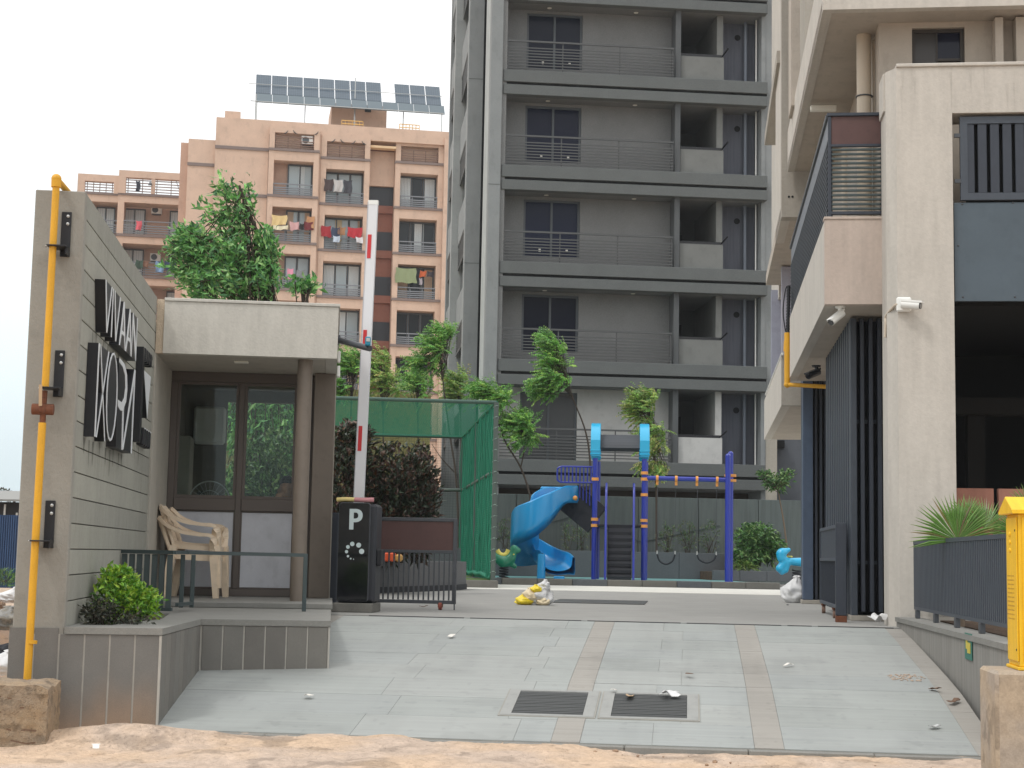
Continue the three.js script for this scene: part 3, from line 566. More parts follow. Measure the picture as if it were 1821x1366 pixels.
shrub({ name: 'bush', fr: C, base: [-1.62, 0.03, 12.9], seed: 21, label: 'bright lime green bush with small glossy leaves in the clad planter', category: 'bush', lobes: [[-1.66, 0.22, 12.9, 0.19, 0.18, 0.28, 360], [-1.68, 0.36, 12.9, 0.12, 0.11, 0.17, 170], [-1.5, 0.21, 13.0, 0.12, 0.11, 0.18, 150]], leaf: { per: 5, len: 0.06, wid: 0.028, loose: 0.05, lift: 0.5 }, pal: PAL.bright, stemEvery: 30 });
shrub({ name: 'plant', fr: C, base: [-1.72, 0.03, 12.25], seed: 22, label: 'low dull brownish plant at the front of the clad planter', category: 'plant', lobes: [[-1.72, 0.13, 12.3, 0.12, 0.13, 0.18, 120], [-1.5, 0.08, 12.3, 0.14, 0.06, 0.14, 50]], leaf: { per: 4, len: 0.055, wid: 0.02, loose: 0.04, lift: 0.2 }, pal: PAL.dull, stemEvery: 12 });
{
  const g = thing('handrail', C, [-1.4, 0.07, 14.9], 'dark green metal railing with flat pickets and one long open rail before the cabin', 'railing');
  const y1 = 0.61;
  for (let i = 0; i < 7; i++) part(g, 'picket', bx(-1.87 + i * 0.07, -1.822 + i * 0.07, 0.1, y1 - 0.02, 14.55 - 0.03 * i, 14.59 - 0.03 * i, 0.003), M.rail);
  part(g, 'top_rail', [rod(V(-1.87, y1, 14.56), V(-1.39, y1, 14.36), 0.034), rod(V(-1.39, y1, 14.36), V(-1.34, y1, 15.1), 0.034), rod(V(-1.34, y1, 15.1), V(-0.245, y1 - 0.005, 15.35), 0.034)], M.rail);
  part(g, 'bottom_rail', [rod(V(-1.87, 0.105, 14.56), V(-1.39, 0.105, 14.36), 0.03), rod(V(-1.37, 0.14, 14.6), V(-1.28, 0.14, 15.1), 0.03)], M.rail);
  for (const [u, w] of [[-1.37, 15.0], [-1.28, 15.08]]) part(g, 'picket', bx(u - 0.02, u + 0.02, 0.1, y1 - 0.02, w, w + 0.025, 0.003), M.rail);
  part(g, 'end_post', bx(-0.262, -0.222, 0.07, y1 + 0.01, 15.33, 15.37, 0.004), M.rail);
}
// ---------------------------------------------------------------- guard cabin
{
  const g = thing('guard_cabin', C, [-0.94, 0.07, 17.6], 'small beige guard cabin with a deep flat canopy and brown window frames', 'cabin');
  const f0 = 16.5, gl = 18.2, bk = 20.1;
  part(g, 'floor_step', bx(-1.866, 0.03, 0.071, 0.125, 16.02, 18.16, 0.005), M.coping);
  part(g, 'foundation', bx(-2.2, 0.02, -0.7, 0.068, 16.01, bk), M.bed);
  part(g, 'floor', bx(-1.866, 0.0, 0.069, 0.12, 18.17, bk - 0.12), M.coping);
  // canopy: rendered fascia on three sides round a flat deck
  part(g, 'fascia', [bx(-1.8, 0, 2.66, 3.205, f0, f0 + 0.12), bx(-0.12, 0, 2.66, 3.205, f0 + 0.121, bk), bx(-2.2, -2.08, 2.66, 3.205, f0 + 0.02, bk), bx(-2.079, -0.121, 2.66, 3.205, bk - 0.12, bk)], M.cabin);
  part(g, 'fascia_return', bx(-1.878, -1.802, 2.66, 3.225, f0 + 0.012, f0 + 0.12), M.cabinPeach);
  part(g, 'coping_strip', [bx(-1.802, 0.015, 3.207, 3.24, f0 - 0.015, f0 + 0.135, 0.005), bx(-0.13, 0.015, 3.207, 3.24, f0 + 0.136, bk, 0.005)], M.cabin);
  part(g, 'soffit', bx(-2.078, -0.122, 2.664, 2.76, f0 + 0.122, bk - 0.122), M.cabinSmooth);
  part(g, 'roof_deck', bx(-2.07, -0.125, 2.95, 3.0, f0 + 0.125, bk - 0.125), M.bed);
  const wl = part(g, 'side_wall', bx(-2.2, -1.868, 0.07, 2.659, f0 + 0.02, bk), M.cabinSmooth);
  part(g, 'right_wall', [bx(-0.1, 0, 0.12, 1.25, gl + 0.08, bk), bx(-0.1, 0, 2.2, 2.659, gl + 0.08, bk), bx(-0.1, 0, 1.25, 2.2, gl + 0.08, gl + 0.3), bx(-0.1, 0, 1.25, 2.2, bk - 0.3, bk)], M.cabinSmooth);
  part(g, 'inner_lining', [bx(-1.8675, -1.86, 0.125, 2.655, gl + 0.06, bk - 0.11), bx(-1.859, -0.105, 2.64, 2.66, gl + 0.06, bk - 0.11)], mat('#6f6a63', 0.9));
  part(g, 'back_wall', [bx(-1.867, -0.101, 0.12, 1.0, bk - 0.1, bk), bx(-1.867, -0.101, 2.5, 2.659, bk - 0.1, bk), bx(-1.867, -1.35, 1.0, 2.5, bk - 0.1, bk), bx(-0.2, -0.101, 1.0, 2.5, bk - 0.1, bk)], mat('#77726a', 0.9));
  part(g, 'column', cyl(V(-0.335, 0.125, 16.75), V(-0.335, 2.663, 16.75), 0.08, 0.08, 24), M.taupe);
  part(g, 'door_pier', bx(-0.245, -0.01, 0.126, 2.662, 17.92, gl + 0.06, 0.006), M.taupe);
  part(g, 'dark_reveal', bx(-0.36, -0.248, 0.126, 2.662, gl - 0.03, gl + 0.04), M.frameBrown);
  const fr = part(g, 'window_frame', [bx(-1.866, -0.36, 2.55, 2.662, gl - 0.04, gl + 0.04, 0.004), bx(-1.866, -1.79, 0.21, 2.549, gl - 0.04, gl + 0.04, 0.004), bx(-0.44, -0.362, 0.21, 2.549, gl - 0.04, gl + 0.04, 0.004), bx(-1.1, -1.035, 0.21, 2.549, gl - 0.035, gl + 0.035, 0.004), bx(-1.789, -1.101, 1.085, 1.225, gl - 0.05, gl + 0.05, 0.006), bx(-1.034, -0.441, 1.085, 1.225, gl - 0.05, gl + 0.05, 0.006), bx(-1.866, -0.362, 0.126, 0.208, gl - 0.05, gl + 0.05, 0.006)], M.frameBrown);
  for (const [a, b] of [[-1.789, -1.101], [-1.034, -0.441]]) {
    part(g, 'pane', bx(a + 0.03, b - 0.03, 1.255, 2.52, gl - 0.003, gl + 0.003), M.glass);
    part(g, 'sash', ring(a + 0.001, b - 0.001, 1.226, 2.548, gl - 0.02, gl + 0.02, 0.032), M.frameBrown);
    part(g, 'lower_panel', bx(a + 0.012, b - 0.012, 0.225, 1.07, gl - 0.012, gl + 0.012, 0.003), M.whitePanel);
    part(g, 'bead', ring(a + 0.001, b - 0.001, 0.211, 1.083, gl - 0.02, gl - 0.013, 0.014), M.frameBrown);
  }
  part(g, 'ceiling_light', bx(-1.1, -0.95, 2.645, 2.663, 17.0, 17.1, 0.004), M.lamp);
  for (const v of [2.72, 2.56]) part(g, 'switch_box', bx(0.001, 0.035, v - 0.06, v + 0.06, 16.78, 16.9, 0.008), M.white);
  // notice board and cabinet on the inside wall
  part(g, 'inner_cabinet', bx(-1.86, -1.72, 1.0, 2.0, 19.2, 19.7, 0.01), M.cabinSmooth);
  part(g, 'air_conditioner', bx(-1.75, -1.36, 1.95, 2.42, 19.85, 19.99, 0.03), M.white);
  part(g, 'desk', bx(-1.7, -0.4, 0.98, 1.02, 18.25, 18.37, 0.004), M.taupe);
}
{
  const g = thing('pipe_arm', C, [0.0, 2.9, 16.8], 'grey pipe arm reaching from the cabin corner with a small blue device on it', 'bracket');
  part(g, 'pipe', cyl(V(0.0, 2.9, 16.8), V(0.337, 2.759, 16.35), 0.032, 0.032, 14), M.gate);
  part(g, 'pipe_flange', cyl(V(-0.002, 2.9, 16.8), V(0.012, 2.898, 16.795), 0.055, 0.055, 14), M.gate);
  const b = part(g, 'blue_device', bx(0.283, 0.341, 2.782, 2.876, 16.28, 16.38, 0.01), mat('#1f7f9b', 0.35));
  part(g, 'device_screen', bx(0.294, 0.332, 2.823, 2.859, 16.274, 16.279), M.steel, b);
}
// desk fan inside the cabin
{
  const c = V(-1.403, 1.191, 18.33), g = thing('desk_fan', C, [-1.403, 1.02, 18.33], 'round wire-guard fan on the desk behind the left pane', 'fan');
  const R = 0.23;
  const rim = [new THREE.TorusGeometry(R, 0.008, 6, 40), new THREE.TorusGeometry(R * 0.55, 0.003, 4, 30)].map((t) => t.translate(c.x, c.y, c.z));
  for (let i = 0; i < 24; i++) { const a = i / 24 * 6.283; rim.push(rod(c.clone(), c.clone().add(new THREE.Vector3(Math.cos(a) * R, Math.sin(a) * R, 0)), 0.003)); }
  part(g, 'guard', rim, M.steel); part(g, 'hub', ball(c, 0.05, 1, 1, 1.6), M.gate);
  for (let i = 0; i < 3; i++) { const a = i * 2.094 + 0.4; const bl = new THREE.SphereGeometry(0.08, 10, 6); bl.scale(1, 0.55, 0.12); bl.translate(0.1, 0, 0); bl.rotateX(0.4); bl.rotateZ(a); bl.translate(c.x, c.y, c.z - 0.03); part(g, 'blade', bl, M.gate); }
  part(g, 'stand', [cyl(V(c.x, 1.02, 18.34), V(c.x, c.y, 18.34), 0.015), cyl(V(c.x, 1.021, 18.31), V(c.x, 1.04, 18.31), 0.055, 0.05, 20)], M.gate);
}
// ---------------------------------------------------------------- person in the cabin
function blob(bones, k, cell) {
  // bones: [a, b, ra, rb]; one skin over all of them by a smooth minimum, meshed on a grid
  const box = new THREE.Box3(); for (const [a, b, ra, rb] of bones) { const r = Math.max(ra, rb) + 0.03; box.expandByPoint(a.clone().addScalar(r)).expandByPoint(a.clone().addScalar(-r)).expandByPoint(b.clone().addScalar(r)).expandByPoint(b.clone().addScalar(-r)); }
  const c = box.getCenter(new THREE.Vector3()), s = box.getSize(new THREE.Vector3()), half = Math.max(s.x, s.y, s.z) / 2 * 1.05, n = Math.min(110, Math.ceil(half * 2 / cell));
  const mc = new MarchingCubes(n, new THREE.MeshBasicMaterial(), false, false, 300000); mc.isolation = 0; mc.reset();
  const p = new THREE.Vector3(), ab = new THREE.Vector3(), ap = new THREE.Vector3();
  for (let z = 0; z < n; z++) for (let y = 0; y < n; y++) for (let x = 0; x < n; x++) {
    p.set(x - n / 2, y - n / 2, z - n / 2).multiplyScalar(2 * half / n).add(c);
    let acc = 0;
    for (const [a, b, ra, rb, sx = 1, sz = 1] of bones) { ab.subVectors(b, a); ap.subVectors(p, a); const t = clamp(ap.dot(ab) / Math.max(1e-9, ab.lengthSq()), 0, 1); const q = ap.addScaledVector(ab, -t); q.x /= sx; q.z /= sz; acc += Math.exp(-k * (q.length() - lerp(ra, rb, t))); }
    mc.field[x + y * n + z * n * n] = Math.log(acc) / k;
  }
  mc.update();
  const m = mc.count, g = new THREE.BufferGeometry();
  g.setAttribute('position', new THREE.BufferAttribute(mc.positionArray.slice(0, m * 3), 3)); g.setAttribute('normal', new THREE.BufferAttribute(mc.normalArray.slice(0, m * 3), 3));
  g.scale(half, half, half); g.translate(c.x, c.y, c.z);
  return g;
}
{
  const [hu, hv, hw] = [-0.533, 1.346, 18.48], g = thing('person', C, [hu, 0.12, 18.7], 'person with short dark hair behind the right cabin pane, hand raised to the mouth', 'person');
  const H = V(hu, hv, hw), at = (x, y, z) => H.clone().add(new THREE.Vector3(x, y, z));   // x right, y up, z towards the road
  const head = [[at(0, 0.045, -0.012), at(0, 0.03, -0.02), 0.088, 0.085, 0.9, 1.05], [at(0, -0.03, 0.02), at(0, -0.085, 0.04), 0.066, 0.045, 0.95, 1], [at(-0.028, -0.04, 0.035), at(0.028, -0.04, 0.035), 0.052, 0.052], [at(0, 0.012, 0.075), at(0, -0.035, 0.098), 0.013, 0.02], [at(-0.018, -0.068, 0.072), at(0.018, -0.068, 0.072), 0.016, 0.016], [at(-0.045, 0.028, 0.064), at(0.045, 0.028, 0.064), 0.02, 0.02], [at(-0.088, 0.0, -0.01), at(-0.09, -0.04, -0.005), 0.016, 0.012], [at(0.088, 0.0, -0.01), at(0.09, -0.04, -0.005), 0.016, 0.012]];
  const neck = [[at(0, -0.08, -0.02), at(0, -0.2, -0.05), 0.058, 0.07]];
  const hand = at(-0.075, -0.1, 0.1), elbow = at(-0.26, -0.36, 0.06);
  const arm = [[elbow, hand.clone().add(new THREE.Vector3(-0.03, -0.05, 0)), 0.045, 0.03], [hand.clone().add(new THREE.Vector3(-0.02, -0.035, 0)), hand, 0.032, 0.034]];
  for (let i = 0; i < 4; i++) { const b = hand.clone().add(new THREE.Vector3(0.012 - i * 0.018, 0.018, 0.008)), k1 = b.clone().add(new THREE.Vector3(0.012, 0.032 - i * 0.003, 0.004)), k2 = k1.clone().add(new THREE.Vector3(0.024, 0.012 - i * 0.002, -0.014)); arm.push([b, k1, 0.0095, 0.0088], [k1, k2, 0.0088, 0.0078]); }
  arm.push([hand.clone().add(new THREE.Vector3(0.024, -0.018, 0.0)), hand.clone().add(new THREE.Vector3(0.046, 0.012, -0.006)), 0.011, 0.009]);
  const body = merged([blob([...head, ...neck], 70, 0.0045), blob(arm, 140, 0.004), blob([[at(0.28, -0.55, 0.04), at(0.06, -0.68, 0.1), 0.04, 0.03], [at(0.06, -0.68, 0.1), at(-0.02, -0.69, 0.1), 0.032, 0.03], [at(-0.46, -1.2, -0.1), at(-0.58, -1.22, -0.1), 0.045, 0.035]], 80, 0.008)]);
  part(g, 'body', body, M.skin);
  part(g, 'shirt', blob([[at(-0.15, -0.24, -0.05), at(0.15, -0.24, -0.05), 0.075, 0.075], [at(0, -0.3, -0.06), at(0, -0.6, -0.04), 0.15, 0.14, 1.15, 0.8], [at(-0.19, -0.25, -0.05), at(-0.27, -0.42, 0.02), 0.065, 0.058], [at(0.19, -0.25, -0.05), at(0.28, -0.5, 0.02), 0.065, 0.055]], 45, 0.012), M.shirt);
  part(g, 'trousers', blob([[at(0, -0.68, 0.03), at(-0.42, -0.74, 0.03), 0.095, 0.07], [at(0, -0.68, -0.15), at(-0.42, -0.74, -0.15), 0.095, 0.07], [at(-0.42, -0.74, 0.03), at(-0.44, -1.18, 0.0), 0.065, 0.05], [at(-0.42, -0.74, -0.15), at(-0.44, -1.18, -0.12), 0.065, 0.05]], 45, 0.012), M.gate);
  part(g, 'hair', blob([[at(0, 0.075, -0.025), at(0, 0.06, -0.05), 0.083, 0.085, 1.0, 1.05], [at(0, 0.1, 0.02), at(0, 0.1, -0.02), 0.05, 0.06], [at(0, 0, -0.07), at(0, -0.04, -0.07), 0.055, 0.045]], 60, 0.006), M.hair);
  for (const s of [-1, 1]) { const e = part(g, 'eye', ball(at(0.034 * s, 0.008, 0.078), 0.0115), M.eyeWhite); part(g, 'iris', ball(at(0.034 * s, 0.007, 0.087), 0.0055), M.hair, e); part(g, 'eyebrow', rod(at(0.016 * s, 0.03, 0.088), at(0.052 * s, 0.03, 0.076), 0.007), M.hair); }
  part(g, 'lips', ball(at(0, -0.068, 0.09), 0.02, 1.1, 0.35, 0.4), mat('#54302a', 0.6));
  const st = thing('stool', C, [hu, 0.12, 18.54], 'plain stool under the person inside the cabin', 'stool');
  part(st, 'seat', cyl(V(hu, hv - 0.8, 18.54), V(hu, hv - 0.77, 18.54), 0.17, 0.17, 20), M.gate);
  for (const [a, b] of [[-1, -1], [1, -1], [-1, 1], [1, 1]]) part(st, 'leg', cyl(V(hu + a * 0.13, 0.12, 18.54 + b * 0.13), V(hu + a * 0.1, hv - 0.8, 18.54 + b * 0.1), 0.014), M.gate);
}
// ---------------------------------------------------------------- stacked plastic armchairs, facing right
{
  const make = (label) => {
    const g = thing('plastic_chair', C, [-1.5, 0.125, 17.45], label, 'chair', 'stacked beige plastic chairs beside the cabin');
    const o = V(-1.5, 0.125, 17.45), P = (x, y, z) => o.clone().add(new THREE.Vector3(x, y, z));
    const sec = (w, h) => [[-w / 2, -h / 2], [w / 2, -h / 2], [w / 2, h / 2], [-w / 2, h / 2]];
    const seat = new THREE.BoxGeometry(0.44, 0.022, 0.44, 8, 1, 8); { const p = seat.attributes.position; for (let i = 0; i < p.count; i++) { const x = p.getX(i), z = p.getZ(i); p.setY(i, p.getY(i) + 0.03 * (x / 0.22) ** 2 * (x > 0 ? -0.6 : 0.7) + 0.02 * (z / 0.22) ** 2); } seat.computeVertexNormals(); seat.translate(o.x + 0.02, o.y + 0.43, o.z); }
    part(g, 'seat', seat, M.chair);
    part(g, 'seat_rim', [sweep([P(0.24, 0.405, -0.22), P(0.25, 0.4, 0), P(0.24, 0.405, 0.22)], sec(0.05, 0.045)), sweep([P(-0.2, 0.43, 0.225), P(0.02, 0.415, 0.235), P(0.24, 0.405, 0.225)], sec(0.02, 0.05)), sweep([P(-0.2, 0.43, -0.225), P(0.02, 0.415, -0.235), P(0.24, 0.405, -0.225)], sec(0.02, 0.05))], M.chair);
    // backrest: bowed panel with three slots
    const back = [];
    const strip = (z0, z1, y0, y1, n = 8) => { const q = []; const pt = (z, y, d) => { const t = (y - 0.42) / 0.45; return P(-0.2 - 0.15 * t - 0.05 * (1 - (z / 0.24) ** 2) * (0.4 + 0.6 * t) - d, y - 0.05 * t * (z / 0.22) ** 2, z); }; for (let i = 0; i < n; i++) for (const d of [0, 0.012]) { const a = pt(z0, lerp(y0, y1, i / n), d), b = pt(z1, lerp(y0, y1, i / n), d), c = pt(z1, lerp(y0, y1, (i + 1) / n), d), e = pt(z0, lerp(y0, y1, (i + 1) / n), d); q.push(a, b, c, a, c, e); if (d === 0) { const a2 = pt(z0, lerp(y0, y1, i / n), 0.012), e2 = pt(z0, lerp(y0, y1, (i + 1) / n), 0.012), b2 = pt(z1, lerp(y0, y1, i / n), 0.012), c2 = pt(z1, lerp(y0, y1, (i + 1) / n), 0.012); q.push(a, a2, e2, a, e2, e, b, c2, b2, b, c, c2); } } return tris(q.flatMap((v) => [v.x, v.y, v.z])); };
    for (let i = 0; i < 5; i++) back.push(strip(-0.19 + i * 0.078, -0.19 + i * 0.078 + 0.066, 0.43, 0.76));
    for (let i = 0; i < 8; i++) back.push(strip(-0.22 + i * 0.055, -0.22 + (i + 1) * 0.055, 0.76, 0.87, 3));
    part(g, 'backrest', back, M.chair);
    for (const s of [-1, 1]) {
      part(g, 'back_post', sweep([P(-0.19, 0.42, 0.225 * s), P(-0.25, 0.6, 0.235 * s), P(-0.32, 0.8, 0.225 * s)], sec(0.035, 0.03)), M.chair);
      part(g, 'armrest', sweep([P(-0.33, 0.83, 0.225 * s), P(-0.24, 0.75, 0.265 * s), P(-0.08, 0.68, 0.285 * s), P(0.1, 0.655, 0.285 * s), P(0.2, 0.65, 0.28 * s), P(0.235, 0.625, 0.275 * s), P(0.25, 0.53, 0.265 * s), P(0.255, 0.41, 0.25 * s)], sec(0.085, 0.035), (t) => t > 0.7 ? [0.85, 1.9] : [1, 1], new THREE.Vector3(0, 1, 0.001), true, 40), M.chair);
      part(g, 'leg', sweep([P(0.255, 0.43, 0.25 * s), P(0.275, 0.2, 0.262 * s), P(0.29, 0, 0.27 * s)], sec(0.1, 0.075), (t) => lerp(1.15, 0.7, t), new THREE.Vector3(1, 0, 0)), M.chair);
      part(g, 'leg', sweep([P(-0.19, 0.43, 0.225 * s), P(-0.23, 0.2, 0.24 * s), P(-0.265, 0, 0.255 * s)], sec(0.09, 0.07), (t) => lerp(1.15, 0.75, t), new THREE.Vector3(1, 0, 0)), M.chair);
    }
    return g;
  };
  const a = make('beige plastic armchair standing on the cabin step, lower one of the two stacked');
  a.position.copy(C.P(-1.47, 0.125, 17.5)); a.rotation.y = -C.yaw - 0.12;
  const b = moved(a, 'beige plastic armchair resting inside another, upper one of the two stacked', C, [-1.46, 0.235, 17.5], -0.08);
  a.scale.setScalar(1.03); b.scale.setScalar(1.03);
}
// ---------------------------------------------------------------- boom barrier
{
  const g = thing('boom_barrier', E, [-3.6, 0, 17], 'black barrier post with a white P and its white arm raised upright', 'barrier');
  const u0 = -3.8, u1 = -3.44, w0 = 16.85;
  part(g, 'foundation', bx(u0 - 0.03, u1 + 0.06, 0, 0.098, w0 - 0.03, w0 + 0.42, 0.008), M.kerb);
  part(g, 'housing', bx(u0 - 0.0, u1 + 0.065, 0.1, 1.17, w0 + 0.03, w0 + 0.36, 0.03), mat('#2b2d33', 0.45));
  const fs = new THREE.Shape(), rx = 0.035, X0 = u0 + 0.02, X1 = u1 - 0.005, Y0 = 0.12, Y1 = 1.175;
  fs.moveTo(X0 + rx, Y0); fs.lineTo(X1 - rx, Y0); fs.quadraticCurveTo(X1, Y0, X1, Y0 + rx); fs.lineTo(X1, Y1 - rx); fs.quadraticCurveTo(X1, Y1, X1 - rx, Y1); fs.lineTo(X0 + rx, Y1); fs.quadraticCurveTo(X0, Y1, X0, Y1 - rx); fs.lineTo(X0, Y0 + rx); fs.quadraticCurveTo(X0, Y0, X0 + rx, Y0);
  const rim = new THREE.ExtrudeGeometry(fs, { depth: 0.03, bevelEnabled: true, bevelSize: 0.006, bevelThickness: 0.006, bevelSegments: 2 }); rim.translate(0, 0, -w0 - 0.029);
  part(g, 'rim', rim, M.gate);
  const gl = new THREE.ExtrudeGeometry(fs, { depth: 0.004, bevelEnabled: false }); gl.translate(0, 0, -w0 + 0.0075);
  const face = part(g, 'front_panel', gl, M.gloss);
  const font = await new FontLoader().loadAsync('fonts/droid/droid_sans_bold.typeface.json');
  const P = new TextGeometry('P', { font, size: 0.225, depth: 0.003, curveSegments: 10 }); P.computeBoundingBox(); P.translate(-3.666 - P.boundingBox.min.x, 0.889, -w0 + 0.0118);
  const wh = mat('#c6d3d4', 0.5);
  part(g, 'letter_p', P, wh, face);
  for (const [x, y, r] of [[643.5, 980.5, 4.7], [638, 969.5, 4.4], [626.5, 967.5, 4.0], [619, 973, 3.4], [616.7, 981.5, 2.9], [619.5, 989.5, 2.2], [624.5, 993.7, 1.5], [629.5, 994.6, 0.9]].map(([x, y, r]) => [x, y, r])) {
    const c = new THREE.CylinderGeometry(r * 0.00606, r * 0.00606, 0.003, 20); c.rotateX(Math.PI / 2); c.translate(lerp(-3.79, -3.418, (x - 600) / 60), lerp(0.537, 0.779, (1000 - y) / 40), -w0 + 0.0134);
    part(g, 'dot', c, wh, face);
  }
  part(g, 'side_lug', bx(u1 + 0.066, u1 + 0.12, 0.5, 0.68, w0 + 0.06, w0 + 0.2, 0.01), M.black);
  const a0 = V(-3.624, 1.0, 17.1), a1 = V(-3.557, 4.563, 17.1);
  const ax = a1.clone().sub(a0).normalize(), arm = part(g, 'boom_arm', rod(a0, a1, 0.105, 0.05), M.whiteArm);
  part(g, 'arm_edge', rod(a0.clone().add(new THREE.Vector3(-0.056, 0, 0.0)), a1.clone().add(new THREE.Vector3(-0.056, -0.0, 0.0)), 0.009, 0.058), mat('#b3b3b8', 0.5), arm);
  part(g, 'arm_cap', rod(a1.clone().addScaledVector(ax, -0.03), a1.clone().addScaledVector(ax, 0.02), 0.112, 0.056), M.white, arm);
  for (const [y0, y1] of [[418, 460], [586, 620], [753, 796]]) { const t = (y) => (889 - y) / (889 - 360); const L = a1.clone().sub(a0); part(g, 'reflector', rod(a0.clone().addScaledVector(L, t(y1) * 0.955 + 0.045).add(new THREE.Vector3(-0.018, 0, 0.027)), a0.clone().addScaledVector(L, t(y0) * 0.955 + 0.045).add(new THREE.Vector3(-0.018, 0, 0.027)), 0.042, 0.006), M.red, arm); }
  // folded cloth lying on top
  const k = thing('folded_cloth', E, [-3.62, 1.19, 17], 'rolled yellow and pink cloth lying on top of the barrier post', 'cloth');
  part(k, 'yellow_roll', tube([V(-3.83, 1.212, 16.93), V(-3.73, 1.218, 16.92), V(-3.62, 1.214, 16.93)], 0.024, 12, 8), mat('#e2cf8c', 0.9));
  part(k, 'pink_roll', tube([V(-3.63, 1.215, 16.92), V(-3.54, 1.212, 16.915), V(-3.42, 1.216, 16.93)], 0.026, 12, 8), mat('#c98f93', 0.9));
}
// ---------------------------------------------------------------- left gate leaf
{
  const g = thing('metal_gate', E, [-3.2, 0.05, 18.2], 'dark grey gate leaf with a brown upper panel and pickets, left of the drive', 'gate');
  const u0 = -3.72, u1 = -2.68, w = 18.2, f = (a, b, c, d, t = 0.02) => bx(a, b, c, d, w - t, w + t, 0.004);
  part(g, 'frame', [f(u0, u1, 1.02, 1.06), f(u0, u1, 0.65, 0.685), f(u0, u1, 0.07, 0.11), f(u0, u0 + 0.04, 0.11, 1.02), f(u1 - 0.045, u1, 0.07, 1.06, 0.024)], M.gate);
  part(g, 'upper_panel', bx(u0 + 0.041, u1 - 0.046, 0.687, 1.018, w - 0.006, w + 0.006), M.gateBrown);
  for (let i = 0; i < 16; i++) part(g, 'picket', bx(u0 + 0.055 + i * 0.0595, u0 + 0.073 + i * 0.0595, 0.112, 0.648, w - 0.008, w + 0.008), M.gate);
  part(g, 'hinge_post', bx(-4.156, -4.069, 0.0, 1.1, 18.1, 18.25, 0.008), M.navy);
  const c = V(-2.859, 0.032, 18.2); const wheel = part(g, 'caster', [cyl(V(c.x - 0.018, 0.045, 18.2), V(c.x + 0.018, 0.045, 18.2), 0.045, 0.045, 16)], mat('#8e4a3c', 0.7));
  part(g, 'caster_fork', [bx(c.x - 0.03, c.x + 0.03, 0.062, 0.07, 18.17, 18.23), bx(c.x - 0.028, c.x - 0.02, 0.03, 0.066, 18.18, 18.22), bx(c.x + 0.02, c.x + 0.028, 0.03, 0.066, 18.18, 18.22)], M.rust, wheel);
  part(g, 'drop_bolt', cyl(V(u1 - 0.012, 0.004, 18.17), V(u1 - 0.012, 0.3, 18.17), 0.008), M.gate);
}

